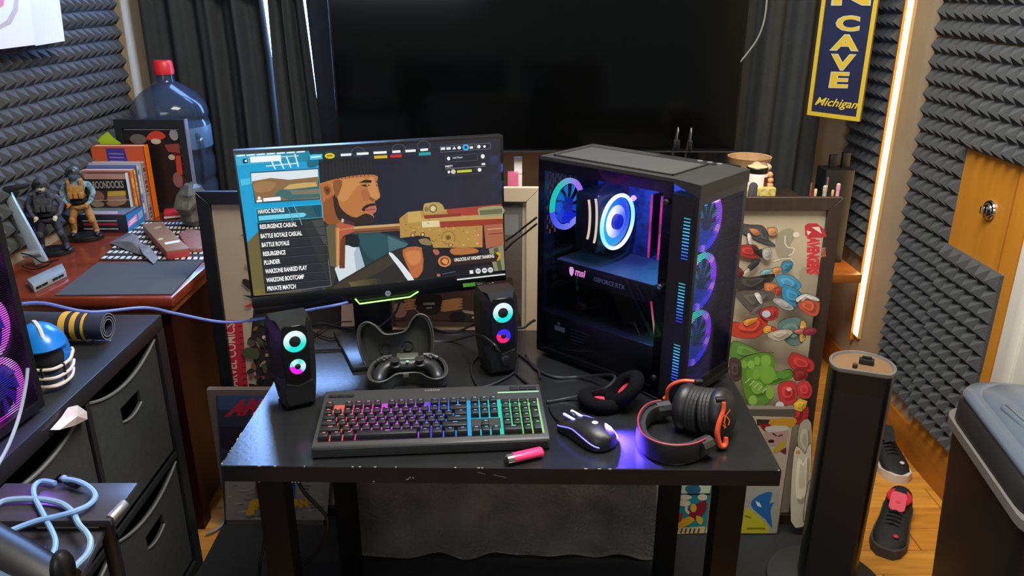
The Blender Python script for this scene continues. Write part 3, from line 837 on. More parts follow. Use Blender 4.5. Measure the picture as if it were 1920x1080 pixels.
def boon(o, w, h, t):
    p = LP('f', -t/2)
    p.poly([(-w/2,h*.84),(w/2,h*.84),(w/2,h),(-w/2,h)], '#b88f80'); p.poly([(-w/2,h*.52),(w/2,h*.52),(w/2,h*.84),(-w/2,h*.84)], '#191614')
    p.text('BOONDOCKS', (-w*.33,h*.56), (w*.42,h*.58), (-w*.33,h*.78), '#a8a298', bold=.02)
    p.text('THE', (-w*.47,h*.68), (-w*.36,h*.68), (-w*.47,h*.76), '#a8a298')
    p.poly([(-w/2,0),(w/2,0),(w/2,h*.52),(-w/2,h*.52)], '#3a2a22')
    p.ell((-w*.28,h*.34), w*.18, h*.16, '#8a6450'); p.ell((w*.2,h*.26), w*.24, h*.2, '#a0765e'); p.poly([(-.02*w,h*.34),(w*.44,h*.36),(w*.44,h*.5),(0,h*.48)], '#c8a840')
    p.poly([(-w/2,h*.2),(w/2,h*.22),(w/2,h*.235),(-w/2,h*.215)], '#d0c4b0'); p.ell((w*.1,h*.12), w*.18, h*.09, '#9a7058'); p.ell((-w*.3,h*.1), w*.16, h*.09, '#94806a')
    flatprint('cover_print', p, PAPER, o, world=False)
def stripes(cols):
    def f(o, w, h, t):
        p = LP('r', w/2+.0006); z = .0
        rp = random.Random(len(cols))
        while z < h-.012:
            dz = rp.uniform(.010,.026); p.poly([(-t*.4,z+.004),(t*.4,z+.004),(t*.4,min(z+dz,h-.002)),(-t*.4,min(z+dz,h-.002))], rp.choice(cols)); z += dz
        flatprint('spine_print', p, PAPER, o, world=False)
    return f
def orange_f(o, w, h, t):
    p = LP('f', -t/2); p.poly([(-w*.22,h*.74),(w*.17,h*.73),(w*.13,h*.97),(-w*.22,h*.97)], '#40328a')
    for k in range(3): p.poly([(-w*.18,h*(.79+k*.05)),(w*.1,h*(.785+k*.05)),(w*.1,h*(.80+k*.05)),(-w*.18,h*(.805+k*.05))], '#8a80c8')
    flatprint('cover_print', p, PAPER, o, world=False)
book(-1.283, 2.745, ZT, .185, .258, .035, '#c85630', '#f07818', 'tall orange hardback with a purple title box standing in the book row', fn=orange_f)
book(-1.290, 2.722, ZT, .195, .205, .020, '#b8b4c0', '#c8beb4', 'book with a mottled cream spine directly in front of the tall orange hardback', fn=stripes(['#8a8078','#c8a088','#5a5048']))
book(-1.302, 2.706, ZT, .175, .196, .014, '#5868a0', '#b0b8c8', 'slim book with a pale blue spine in the middle of the book row', fn=stripes(['#5a7ab8','#e8e4e0']))
book(-1.308, 2.690, ZT, .180, .186, .014, '#e8e0d8', '#e86a28', 'slim book with a bright orange and yellow spine in the book row', fn=stripes(['#f0a020','#e85a18','#f0d040']))
book(-1.312, 2.673, .833, .165, .122, .016, '#b0685c', '#f08818', 'small book with an orange spine behind the black comic book', fn=stripes(['#f0b030','#e87018']))
book(-1.318, 2.652, .833, .140, .118, .018, '#1a1614', '#cfe0ee', 'black comic book with large pale title letters standing on the blue game box', fn=boon)
bx = thing('game_box', 'flat dark blue box with pink stickers under the black comic book', 'box', (-1.375, 2.62, ZT), group=None)
W_, D_, H_ = .165, .125, .061
part('carton', MB().bx(-W_/2, W_/2, -D_/2, D_/2, 0, H_), mat('carton_navy', '#1b2532', .45), bx, bevel=.001)
p = LP('r', W_/2); p.poly([(-D_/2,0),(D_/2,0),(D_/2,H_),(-D_/2,H_)], '#2f7fc0'); p.poly([(-D_*.48,.016),(D_*.1,.022),(D_*.1,.046),(-D_*.48,.036)], '#f08ab8'); p.poly([(D_*.16,.02),(D_*.45,.025),(D_*.45,.05),(D_*.16,.046)], '#8fb4e0')
p.poly([(-D_*.4,.022),(0,.027),(0,.031),(-D_*.4,.026)], '#fff0f6'); p.poly([(-D_*.35,.03),(D_*.02,.035),(D_*.02,.039),(-D_*.35,.034)], '#fff0f6')
flatprint('side_print', p, PAPER, bx, world=False)
p = LP('f', -D_/2)
for z0, c in ((.012,'#c8ccd0'),(.026,'#a02848'),(.040,'#c8ccd0')): p.poly([(-W_*.4,z0),(W_*.3,z0),(W_*.3,z0+(.003 if c[1]=='c' else .008)),(-W_*.4,z0+(.003 if c[1]=='c' else .008))], c)
flatprint('front_print', p, PAPER, bx, world=False)
p = LP('t', H_); p.poly([(-W_*.45,-D_*.45),(W_*.45,-D_*.45),(W_*.45,D_*.45),(-W_*.45,D_*.45)], '#6a7888'); p.poly([(-W_*.4,-D_*.4),(W_*.3,-D_*.42),(W_*.2,-D_*.1),(-W_*.4,-D_*.05)], '#a8b8cc'); p.poly([(-W_*.2,-D_*.44),(W_*.4,-D_*.44),(W_*.4,-D_*.36),(-W_*.2,-D_*.36)], '#c04860')
flatprint('top_print', p, PAPER, bx, world=False)

# framed comic picture and green paper behind the books
fp = thing('framed_picture', 'black framed comic picture with silver side, standing behind the books', 'picture', (-1.285, 2.83, ZT))
w2, h2 = .125, .338
b = MB()
for a0,a1,c0,c1 in ((-w2,w2,0,.03),(-w2,w2,h2-.03,h2),(-w2,-w2+.025,.03,h2-.03),(w2-.025,w2,.03,h2-.03)): b.bx(a0,a1,-.012,.006,c0,c1)
part('frame', b, mat('frame_black', '#1e2024', .4), fp)
part('frame_side', MB().bx(w2, w2+.004, -.012, .012, 0, h2), mat('frame_silver', '#9a9cae', .3, metal=.4), fp)
p = LP('f', -.004); X0, X1 = -w2+.02, w2-.02
p.poly([(X0,.02),(X1,.02),(X1,h2-.02),(X0,h2-.02)], '#241c1c')
p.line([(X0+.01,h2-.036),(X1-.006,h2-.036),(X1-.006,.03)], .003, '#b8b4b0')
p.poly([(-.02,h2-.07),(0,h2-.045),(.03,h2-.042),(.05,h2-.06),(.02,h2-.075)], '#c8402c', 4); p.ell((.012,h2-.078), .018, .010, '#c8b4a0'); p.ell((-.05,h2-.07), .03, .018, '#6a6058'); p.ell((.08,h2-.055), .016, .02, '#8a8a88')
p.poly([(.04,h2-.09),(.095,h2-.085),(.095,h2-.12),(.05,h2-.115)], '#8a4038'); p.poly([(.06,h2-.12),(.095,h2-.12),(.10,.05),(.07,.04),(.08,h2-.2)], '#5a1c18'); p.poly([(.075,h2-.13),(.092,h2-.13),(.09,h2-.2),(.07,h2-.19)], '#b84430'); p.ell((.07,.12), .018, .028, '#8a5a52'); p.ell((.06,h2-.135), .012, .01, '#b8a890')
for k in range(7): p.ell((.098,.06+k*.03), .003, .004, '#8a7a70')
flatprint('picture_print', p, GLOSSP, fp, world=False)
pl = Plane((0, 2.80, 0), (0,-1,0))
b = MB(); gp = [pl.hit(u, v) for u, v in ((181,268),(187,258),(201,247),(212,258),(226,268),(226,330),(200,330),(195,294),(184,285))]
b.add(gp + [q + Vector((0,.001,0)) for q in gp], [tuple(range(9)), tuple(range(9,18))[::-1]] + [(i,(i+1)%9,9+(i+1)%9,9+i) for i in range(9)])
gb = min(q.z for q in gp)
b.add([pl.hit(200,330), pl.hit(226,330), Vector((pl.hit(226,330).x, 2.80, ZT)), Vector((pl.hit(200,330).x, 2.80, ZT))], [(0,1,2,3)])
solo('green_card', b, mat('paper_lime', '#a8c81c', .6), 'lime green paper card sticking up behind the orange book', 'card', (pl.hit(205,270).x, 2.80, ZT), smooth=False)

# water jug
jg = thing('water_jug', 'large clear blue water jug with a red cap at the back of the dresser', 'water jug', (-1.275, 2.985, ZT))
prof = [(.0,.0),(.115,.0),(.134,.014),(.136,.07),(.128,.085),(.128,.095),(.136,.11),(.136,.17),(.128,.185),(.128,.195),(.136,.21),(.136,.30),(.130,.318),(.134,.328),(.136,.345),(.128,.375),(.098,.410),(.060,.438),(.034,.452),(.030,.462),(.030,.500),(.0,.500)]
m_jug = mat('jug_plastic', '#3c4c66', .12, spec=.6)
nt = m_jug.node_tree; p_ = nt.nodes['Principled BSDF']; p_.inputs['Alpha'].default_value = .5
part('bottle', MB().lathe(prof, n=36), m_jug, jg)
part('cap', MB().lathe([(.0,.478),(.035,.478),(.036,.485),(.034,.520),(.030,.526),(.0,.527)], n=24), mat('cap_red', '#d8262e', .4), jg)
part('label', MB().lathe([(.1365,.215),(.1368,.216),(.1368,.292),(.1365,.293)], n=36), mat('jug_label', '#56789a', .35), jg)
part('handle', MB().tube(crom([(.115,-.07,.10),(.135,-.085,.13),(.135,-.085,.24),(.115,-.07,.27)],6), .009), m_jug, jg)

# two soldier figurines (skin modifier bodies) on round bases
def skin_body(name, joints, edges, m, parent, sub=2):
    me = bpy.data.meshes.new(name)
    me.from_pydata([j[0] for j in joints], edges, [])
    o = bpy.data.objects.new(name, me); _place(o, (0,0,0), (0,0,0), parent)
    bm = bmesh.new(); bm.from_mesh(me); lay = bm.verts.layers.skin.verify(); bm.verts.ensure_lookup_table()
    for i, j in enumerate(joints):
        r = j[1]; bm.verts[i][lay].radius = r if isinstance(r, tuple) else (r, r); bm.verts[i][lay].use_root = (i == 0)
    bm.to_mesh(me); bm.free()
    md = o.modifiers.new('skin', 'SKIN'); md.use_smooth_shade = True; md.branch_smoothing = .6
    md = o.modifiers.new('sub', 'SUBSURF'); md.levels = sub; md.render_levels = sub
    me.materials.append(m)
    return o
def soldier(loc, rz, label, cloth, legc, vest, helm, visor, hgt=.205, mask=None, seat=False):
    t = thing('soldier_figurine', label, 'figurine', loc, rot=(0,0,rz), group='soldier figurines on the dresser')
    part('base', MB().lathe([(0,0),(.052,0),(.054,.003),(.053,.013),(.049,.016),(0,.016)], n=32, sy=.85), mat('figure_base', '#1b1c1e', .35), t)
    k = hgt/.205; z0 = .016
    J = [((0,.004,z0+.100*k),(.019*k,.015*k)), ((0,.002,z0+.125*k),(.020*k,.015*k)), ((0,.002,z0+.150*k),(.024*k,.017*k)), ((0,0,z0+.163*k),(.010*k,.010*k)), ((0,-.003,z0+.178*k),(.012*k,.013*k)), ((0,-.003,z0+.190*k),(.010*k,.011*k)),
         ((-.030*k,.004,z0+.150*k),.0105*k), ((-.042*k,.004,z0+.125*k),.0085*k), ((-.030*k,-.022,z0+.100*k),.0065*k), ((-.020*k,-.032,z0+.097*k),.0055*k),
         ((.030*k,.004,z0+.150*k),.0105*k), ((.042*k,.004,z0+.125*k),.0085*k), ((.034*k,-.020,z0+.100*k),.0065*k), ((.026*k,-.030,z0+.095*k),.0055*k)]
    E_ = [(0,1),(1,2),(2,3),(3,4),(4,5),(2,6),(6,7),(7,8),(8,9),(2,10),(10,11),(11,12),(12,13)]
    skin_body('body', J, E_, cloth, t)
    L_ = [((0,.004,z0+.092*k),(.018*k,.015*k)), ((-.016*k,.002,z0+.080*k),.0135*k), ((-.024*k,-.010,z0+.046*k),.0105*k), ((-.026*k,-.002,z0+.012*k),.0080*k), ((-.028*k,-.020,z0+.005*k),.0068*k),
          ((.016*k,.002,z0+.080*k),.0135*k), ((.028*k,-.012,z0+.046*k),.0105*k), ((.034*k,-.006,z0+.012*k),.0080*k), ((.037*k,-.024,z0+.005*k),.0068*k)]
    skin_body('trousers', L_, [(0,1),(1,2),(2,3),(3,4),(0,5),(5,6),(6,7),(7,8)], legc, t)
    for s in (-1, 1):
        bx_ = L_[4 if s < 0 else 8][0]; ak = L_[3 if s < 0 else 7][0]
        b = MB(); b.sphere((bx_[0], bx_[1]+.006, bx_[2]+.0), (.0085*k,.016*k,.0075*k)); part('boot', b, mat('boot_black', '#1c1c1e', .5), t)
        kn = L_[2 if s < 0 else 6][0]
        b = MB(); b.sphere((kn[0], kn[1]-.006, kn[2]), (.009*k,.007*k,.011*k)); part('knee_pad', b, vest, t)
        hd = J[9 if s < 0 else 13][0]
        b = MB(); b.sphere((hd[0], hd[1]-.004, hd[2]), (.0062*k,.0085*k,.0062*k))
        for f_ in range(4): b.tube([(hd[0]-s*(.002-f_*.0022), hd[1]-.008, hd[2]+.001-f_*.0012), (hd[0]-s*(.004-f_*.0022), hd[1]-.013, hd[2]-.001-f_*.0014), (hd[0]-s*(.002-f_*.002), hd[1]-.014, hd[2]-.005-f_*.001)], .0014, 6)
        part('glove', b, mask or vest, t)
    b = MB(); b.bx(-.021*k,.021*k,-.021,-.012,z0+.112*k,z0+.148*k); b.bx(-.021*k,-.012*k,-.018,.0,z0+.146*k,z0+.166*k); b.bx(.012*k,.021*k,-.018,.0,z0+.146*k,z0+.166*k)
    v = part('vest', b, vest, t, bevel=.003)
    for x in (-.014, 0, .014):
        b = MB(); b.cb((x*k,-.024,z0+.121*k), (.0115*k,.009,.018*k)); part('pouch', b, vest, v, bevel=.002)
    part('belt', MB().lathe([(.0195*k,z0+.096*k),(.0225*k,z0+.097*k),(.0225*k,z0+.105*k),(.0195*k,z0+.106*k)], n=20, sy=.85), mat('belt_black', '#19191a', .5), t)
    hz = z0+.186*k
    b = MB(); rings = []
    for j in range(9):
        e = -.35 + j/8*(PI/2+.33)
        rings.append([Vector((.0185*k*math.cos(e)*math.cos(2*PI*q/20), -.002+.021*k*math.cos(e)*math.sin(2*PI*q/20), hz+.0175*k*math.sin(e))) for q in range(20)])
    b.loft(rings); h_ = part('helmet', b, helm, t)
    for s in (-1,1):
        b = MB(); b.sphere((s*.0185*k,-.001,hz-.007*k), (.004*k,.0085*k,.009*k)); part('ear_cup', b, helm, h_)
    b = MB(); b.cb((0,-.0225*k,hz+.006*k), (.012*k,.005,.008*k)); part('mount', b, mat('belt_black'), h_, bevel=.001)
    if visor:
        b = MB(); b.sphere((0,-.008,hz-.009*k), (.0145*k,.0150*k,.0155*k)); part('visor', b, visor, t)
    if mask:
        b = MB(); b.sphere((0,-.007,hz-.010*k), (.0122*k,.0128*k,.0140*k)); f_ = part('mask', b, mask, t)
        for s in (-1,1):
            b = MB(); b.sphere((s*.0048*k,-.0188*k,hz-.006*k), (.0032*k,.002,.0026*k)); part('eye_socket', b, mat('belt_black'), f_)
        b = MB(); b.cb((0,-.0192*k,hz-.0165*k), (.009*k,.0022,.0032*k)); part('teeth_band', b, mat('belt_black'), f_)
    return t
m_camo = mat('camo_navy', '#2a2a36', .7, noise=(160,.5,'#55566a')); m_tan = mat('camo_tan', '#9a6a32', .7, noise=(140,.3,'#b88a50'))
soldier(tuple(G(103,475,ZT)), RAD(18), 'dark figurine in a pale skull-like mask and cap, nearest the tablet stand', m_camo, mat('trouser_dark', '#22222e', .7, noise=(120,.4)), mat('vest_dark', '#3c3c40', .7, noise=(120,.4)), mat('cap_dark', '#30332e', .7), None, .225, mask=mat('mask_bone', '#c8bca4', .6))
soldier(tuple(G(162,448,ZT)), RAD(14), 'figurine in tan trousers and vest with a round visored helmet, beside the game box', mat('jacket_green', '#4a5850', .7, noise=(120,.4,'#8fb4c0')), m_tan, mat('vest_tan', '#b07a3c', .7, noise=(120,.25)), mat('helmet_olive', '#3f4a44', .35), mat('visor_dark', '#54607a', .12), .230)

# tablet stand with usb ports
ts = thing('tablet_stand', 'silver metal stand with slanted arm and usb ports at the front of the dresser', 'stand', tuple(G(70,520,ZT)))
m_sil = mat('silver_metal', '#aab8c0', .32, metal=.35)
e0, e1, e2, e3 = G(50,523,ZT+.022), G(116,493,ZT+.022), G(123,506,ZT+.022), G(62,536,ZT+.022)
part('hub', MB().slab([e0,e1,e2,e3], .021), m_sil, ts, world=True, bevel=.002)
fdir = (e2-e3); nf = Vector((fdir.y, -fdir.x, 0)).normalized()
if nf.y > 0: nf = -nf
for t0 in (.06, .24, .56, .74):
    a = e3 + fdir*t0 + Vector((0,0,-.007)) + nf*.0004; c = a + fdir*.16
    part('port', MB().add([a, c, c-Vector((0,0,.0065)), a-Vector((0,0,.0065)), a+nf*.0012, c+nf*.0012, c+nf*.0012-Vector((0,0,.0065)), a+nf*.0012-Vector((0,0,.0065))], [(0,1,2,3),(4,5,6,7),(0,1,5,4),(1,2,6,5),(2,3,7,6),(3,0,4,7)]), mat('port_black', '#101214', .5), ts, world=True)
yb = G(60,510,ZT).y
lo = [D(66,498,yb+.03), D(88,490,yb+.03)]; hi = [D(4,362,yb+.10), D(16,356,yb+.10)]
b = MB(); th = Vector((0,.012,0))
b.add([lo[0],lo[1],hi[1],hi[0],lo[0]+th,lo[1]+th,hi[1]+th,hi[0]+th], [(0,1,2,3),(4,7,6,5),(0,4,5,1),(1,5,6,2),(2,6,7,3),(3,7,4,0)])
part('arm', b, m_sil, ts, world=True, bevel=.002)
b = MB(); pA, pB = D(4,352,yb+.08), D(46,346,yb+.10)
b.add([pA,pB,pB-Vector((0,0,.012)),pA-Vector((0,0,.02)),pA+th*2,pB+th*2,pB+th*2-Vector((0,0,.012)),pA+th*2-Vector((0,0,.02))], [(0,1,2,3),(4,7,6,5),(0,4,5,1),(1,5,6,2),(2,6,7,3),(3,7,4,0)])
part('top_clamp', b, mat('belt_black'), ts, world=True, bevel=.002)
b = MB(); p5 = D(60,478,yb+.04); b.cyl(p5-Vector((.025,0,0)), p5+Vector((.03,0,.006)), .009); part('pivot', b, m_sil, ts, world=True)
part('cord', MB().tube(crom([D(40,475,yb+.02), D(60,480,yb), D(80,492,yb-.01), D(110,487,yb-.01)],6), .002), m_bk, ts, world=True)
part('cord', MB().tube(crom([D(42,500,yb+.02), D(62,505,yb-.01), D(84,500,yb-.02), D(100,490,yb-.01)],6), .002), m_bk, ts, world=True)
# =================================================================== DESK
ZD = 0.74
d0, d1 = G(413, 873, ZD), G(1466, 882, ZD)
DW = (d1 - d0).length; dyaw = math.atan2(d1.y - d0.y, d1.x - d0.x)
dk = thing('desk', 'black rectangular desk with chipped edges in the middle of the room', 'desk', (d0.x, d0.y, 0), rot=(0, 0, dyaw))
m_desk = mat('desk_black', '#1e1f20', 0.22, noise=(14, .2), bump=(120, .02), spec=.8)
m_deskl = mat('desk_leg', '#060707', 0.6, spec=.25)
part('desktop', MB().bx(0, DW, 0, .61, ZD-.034, ZD), m_desk, dk, bevel=.0012, segs=1)
for x in (.048, DW-.098):
    for y in (.03, .53): part('leg', MB().bx(x, x+.05, y, y+.05, 0, ZD-.034), m_deskl, dk, bevel=.001, segs=1)
# chipped paint along the front edge and scratches on top
b = MB(); rp = random.Random(21)
for k in range(20):
    x = DW * (rp.random()**1.3); w = rp.uniform(.001, .006)
    if rp.random() < .65: b.bx(x, x+w, -.0004, .0012, ZD-.0012-rp.uniform(0,.0006), ZD+.0003)
    else: b.bx(x, x+w*.6, -.0005, .0002, ZD-.034*rp.random()-.0015, ZD-.034*rp.random()-.0003) if False else b.bx(x, x+w*.5, -.0004, .0003, ZD-.0345, ZD-.033)
for k in range(52):
    y = .6*rp.random(); b.bx(-.0004, .0014, y, y+rp.uniform(.002,.009), ZD-.0012, ZD+.0003)
for u, v in ((768,892),(765,895),(774,893),(762,896),(700,900)):
    p = D(u, v, d0.y); q = WM[dk.name].inverted() @ p; b.bx(q.x, q.x+.003, -.0005, .0003, q.z-.0008, q.z+.0008)
for (u0, v0), (u1, v1) in (((895,881),(910,885)), ((925,886),(950,891))):
    p = WM[dk.name].inverted() @ D(u0, v0, d0.y); q = WM[dk.name].inverted() @ D(u1, v1, d0.y)
    b.add([(p.x,-.0004,p.z),(q.x,-.0004,q.z),(q.x,-.0004,q.z+.0009),(p.x,-.0004,p.z+.0009)], [(0,1,2,3)])
part('paint_chips', b, mat('bare_fibre', '#9a968e', .7), dk, kind='stuff', smooth=False)

# ------------------------------------------------------------------ monitor
MP = Vector((-.2969, 1.7196, .8731)); MR = (RAD(17.3), RAD(-1.3), RAD(-.37))
Rm = (Matrix.Rotation(MR[0], 4, 'Z') @ Matrix.Rotation(MR[1], 4, 'X') @ Matrix.Rotation(MR[2], 4, 'Y'))
mn = thing('monitor', 'computer monitor showing a game menu with an armed man', 'monitor', (MP.x, MP.y, ZD))
MM = Matrix.Translation(MP) @ Rm
MW, MH = .59, .3507
def mbox(x0,x1,y0,y1,z0,z1):
    b = MB(); b.M = MM; b.bx(x0,x1,y0,y1,z0,z1); return b
m_mon = mat('monitor_black', '#0e0f10', .35)
part('housing', mbox(-MW/2, MW/2, 0, .028, 0, MH), m_mon, mn, world=True, bevel=.003)
part('rear_bulge', mbox(-.16, .16, .028, .055, .05, .26), m_mon, mn, world=True, bevel=.01)
part('chin', mbox(-MW/2, MW/2, -.004, .001, 0, .026), m_mon, mn, world=True, bevel=.0015)
part('lower_lip', mbox(-MW/2+.004, MW/2-.07, .004, .026, -.018, 0), m_mon, mn, world=True, bevel=.002)
mpl = Plane(MM @ Vector((0, -.0005, 0)), (MM.to_3x3() @ Vector((0,-1,0))))
cm_ = lambda x, y: (420 + x/3.4286, 240 + y/3.4286)
p = Print(mpl, lift=.0004, step=.00003, cf=cm_)
p.poly([(70,172),(1772,62),(1808,930),(190,1078)], '#1c1e2c')
p.grad([(1000,120),(1772,62),(1808,930),(1060,980)], '#1d2030', '#2a2733', 10)
p.grad([(560,152),(1000,120),(1060,800),(640,800)], '#15303c', '#1b1f2e', 8)
p.poly([(70,172),(545,145),(565,210),(612,240),(640,640),(225,665),(150,735)], '#19a0d4')
p.grad([(70,172),(545,145),(560,215),(82,240)], '#3fb4dc', '#17809f', 10)
p.poly([(105,330),(168,322),(170,360),(112,372)], '#4cc0e6')
p.poly([(545,180),(605,170),(600,245),(535,250)], '#1d6b85', 3)
p.poly([(150,735),(215,668),(250,690),(270,1060),(190,1078)], '#6a6238')
p.grad([(190,1040),(640,1000),(640,1045),(200,1078)], '#7a6c34', '#243044', 12)
p.poly([(560,590),(640,570),(690,790),(690,1020),(640,1050),(600,900)], '#4a4a3c')
for k, (x0, y0, x1, y1) in enumerate(((300,200,330,265),(350,190,385,262),(400,180,430,255),(455,165,478,250))): p.line([(x0,y0),(x1,y1)], 9, '#d8eef4')
p.line([(270,245),(480,225)], 7, '#d8eef4'); p.line([(365,185),(480,178)], 6, '#c8e4ee')
# man: neck, suit, shirt, face, cap
p.poly([(615,350),(720,330),(790,560),(760,640),(700,660),(640,650),(628,520)], '#a86432')
p.poly([(560,585),(650,600),(700,640),(720,900),(700,1010),(640,1020),(600,760)], '#34342c', 3)
p.poly([(780,680),(860,650),(1050,680),(1185,740),(1100,800),(1000,870),(900,930),(840,800)], '#1f3f46', 3)
p.poly([(880,660),(1040,690),(1060,780),(960,850),(880,760)], '#274e55', 3)
p.poly([(1050,690),(1185,745),(1120,800),(1060,790)], '#466a74')
p.poly([(770,755),(862,745),(905,890),(745,1002),(712,905)], '#d4dfe4')
p.poly([(862,745),(905,890),(850,930),(835,800)], '#a8bcc8')
p.poly([(775,690),(860,690),(865,765),(790,750)], '#141c22', 2)
p.poly([(640,1070),(700,1010),(860,915),(1060,800),(1160,765),(1280,760),(1420,790),(1480,880),(1340,1000),(1000,1030)], '#2a2822', 2)
p.poly([(700,1020),(900,905),(1060,815),(1100,860),(900,980),(720,1062)], '#3c3626', 2)
p.grad([(800,990),(1000,960),(1010,1010),(830,1040)], '#6a5f34', '#2c2a24', 8)
p.poly([(1058,808),(1084,806),(1160,890),(1222,975),(1196,997),(1130,905)], '#dfe6ea', 2)
p.poly([(1148,782),(1270,768),(1280,870),(1265,945),(1215,962),(1185,900)], '#b8683a', 3)
p.poly([(1165,800),(1255,790),(1258,860),(1200,880)], '#cc8048', 3)
p.poly([(1270,770),(1620,775),(1700,830),(1800,800),(1806,930),(1230,985),(1290,900)], '#1e1c20')
p.poly([(1340,785),(1370,780),(1385,805),(1360,815)], '#b06048', 3); p.poly([(1460,775),(1600,770),(1630,800),(1480,815)], '#b4703c', 3)
p.poly([(1700,775),(1795,750),(1805,925),(1740,930)], '#8a8a6a')
p.poly([(1730,775),(1760,765),(1790,925),(1765,928)], '#55563c')
FACE = [(618,352),(700,330),(790,312),(880,300),(962,298),(990,312),(984,345),(992,385),(1003,425),(1003,445),(985,462),(966,470),(978,492),(976,515),(972,535),(958,552),(964,575),(955,600),(905,618),(830,610),(740,600),(690,560),(640,470)]
p.poly(FACE, '#b9753f')
p.poly([(700,345),(880,318),(900,340),(850,380),(780,470),(720,440)], '#c88a4e', 3)
p.poly([(930,330),(960,320),(985,400),(1000,440),(960,460),(930,440)], '#cc8c52', 3)
p.poly([(640,480),(700,430),(720,520),(760,590),(700,620),(650,600)], '#8f5228', 3)
p.poly([(622,372),(650,352),(690,372),(700,410),(680,448),(650,455),(630,430)], '#b06a36', 4)
p.poly([(640,385),(665,372),(685,400),(670,430),(650,420)], '#7a4420', 4)
p.poly([(652,398),(672,390),(672,420)], '#4a2814')
p.poly([(700,445),(722,428),(742,500),(790,552),(850,575),(905,548),(955,565),(962,590),(950,610),(900,625),(830,618),(760,600),(720,560)], '#30201c', 2)
p.poly([(885,520),(915,492),(970,482),(977,497),(930,505),(900,535)], '#2c1d1a', 2)
p.poly([(905,520),(940,508),(977,505),(975,540),(930,548)], '#b8665c', 2); p.line([(910,527),(974,520)], 4, '#6a302c')
p.poly([(862,352),(905,332),(950,335),(945,352),(905,350)], '#231815'); p.poly([(972,345),(992,338),(990,352)], '#231815')
p.poly([(880,368),(915,358),(940,366),(910,378)], '#3a2820'); p.poly([(905,362),(922,360),(920,372),(908,372)], '#ece4dc'); p.ell((912,367), 6, 6, '#1a1210')
p.poly([(975,368),(985,362),(984,374)], '#2a1a14')
p.poly([(940,440),(975,462),(950,470),(930,455)], '#8a5028'); p.poly([(880,400),(920,395),(940,440),(900,470)], '#a9683a', 3)
p.poly([(608,235),(640,205),(760,192),(880,188),(962,205),(990,260),(1002,312),(960,298),(880,300),(780,312),(700,330),(616,354)], '#1d1c22', 0)
for k in range(15): p.line([(630+k*24, 215-k*1.2), (634+k*24.5, 342-k*3)], 5, '#2c2a30')
p.poly([(700,345),(760,338),(740,420),(715,440)], '#8a5530', 3)
# rifle
p.poly([(655,640),(668,622),(720,614),(745,700),(720,895),(682,885)], '#5c5a3c')
p.poly([(712,640),(745,612),(830,602),(838,665),(770,690),(748,720),(742,880),(722,895)], '#b4583c', 0)
p.poly([(748,720),(780,690),(776,900),(740,900),(742,880)], '#6a3a1e'); p.poly([(722,640),(740,640),(738,880),(722,890)], '#c89858')
p.line([(730,655),(830,640)], 8, '#cc8050')
p.poly([(758,590),(775,582),(840,608),(835,625),(770,612)], '#4a2c30'); p.ell((762,592), 8, 12, '#c8c4cc')
p.poly([(830,632),(1128,612),(1128,658),(836,676)], '#8c5a34'); p.poly([(830,632),(1128,612),(1128,628),(832,648)], '#c8a468'); p.line([(835,668),(1128,650)], 8, '#5e3420')
p.poly([(1126,580),(1180,538),(1262,530),(1430,520),(1500,600),(1660,615),(1660,765),(1345,768),(1320,700),(1250,690),(1132,705)], '#b48c44')
p.poly([(1430,520),(1782,488),(1785,560),(1440,585)], '#a84030'); p.poly([(1270,575),(1790,550),(1792,600),(1280,640)], '#c09a58'); p.poly([(1280,560),(1520,545),(1520,565),(1290,582)], '#8c3424')
p.poly([(1385,600),(1792,580),(1792,612),(1660,625),(1390,640)], '#963a24')
p.poly([(1630,520),(1660,508),(1786,500),(1788,560),(1660,570),(1635,555)], '#9a9a70', 2); p.poly([(1640,528),(1784,515),(1785,548),(1645,558)], '#6a6a4c')
p.poly([(1182,538),(1262,530),(1270,600),(1180,610)], '#c8a45c'); p.poly([(1270,598),(1380,592),(1384,632),(1272,638)], '#ded0a0')
p.poly([(1250,715),(1300,708),(1330,730),(1328,752),(1270,745)], '#8a7a50', 2)
for c in ((1212,686),(1276,682),(1440,702),(1455,750)): p.ell(c, 15, 15, '#6a4c20'); p.ell(c, 9, 9, '#c8b078')
p.ell((1440,702), 48, 46, '#9c7838'); p.ell((1440,702), 38, 36, '#b48c44'); p.ell((1440,702), 16, 15, '#6e5222')
p.poly([(1668,622),(1790,612),(1797,748),(1682,772)], '#a86444'); p.line([(1690,650),(1785,642)], 6, '#d0a070'); p.line([(1695,680),(1788,672)], 6, '#7a3a28'); p.line([(1640,650),(1645,750)], 20, '#c87850')
p.poly([(1282,492),(1310,480),(1380,476),(1412,510),(1400,540),(1290,552)], '#b89c5c', 2); p.ell((1342,516), 26, 28, '#7a6438'); p.ell((1342,516), 17, 18, '#d8c890'); p.ell((1300,520), 14, 16, '#8a7444')
rp = random.Random(31)
for k in range(40):
    x = rp.uniform(1150,1640); yv = rp.uniform(620,755) if x > 1330 else rp.uniform(560,690); p.ell((x, yv), rp.uniform(3,9), rp.uniform(2,5), rp.choice(['#caa85e','#94702e','#7a5a24','#d8bc7c']), 8)
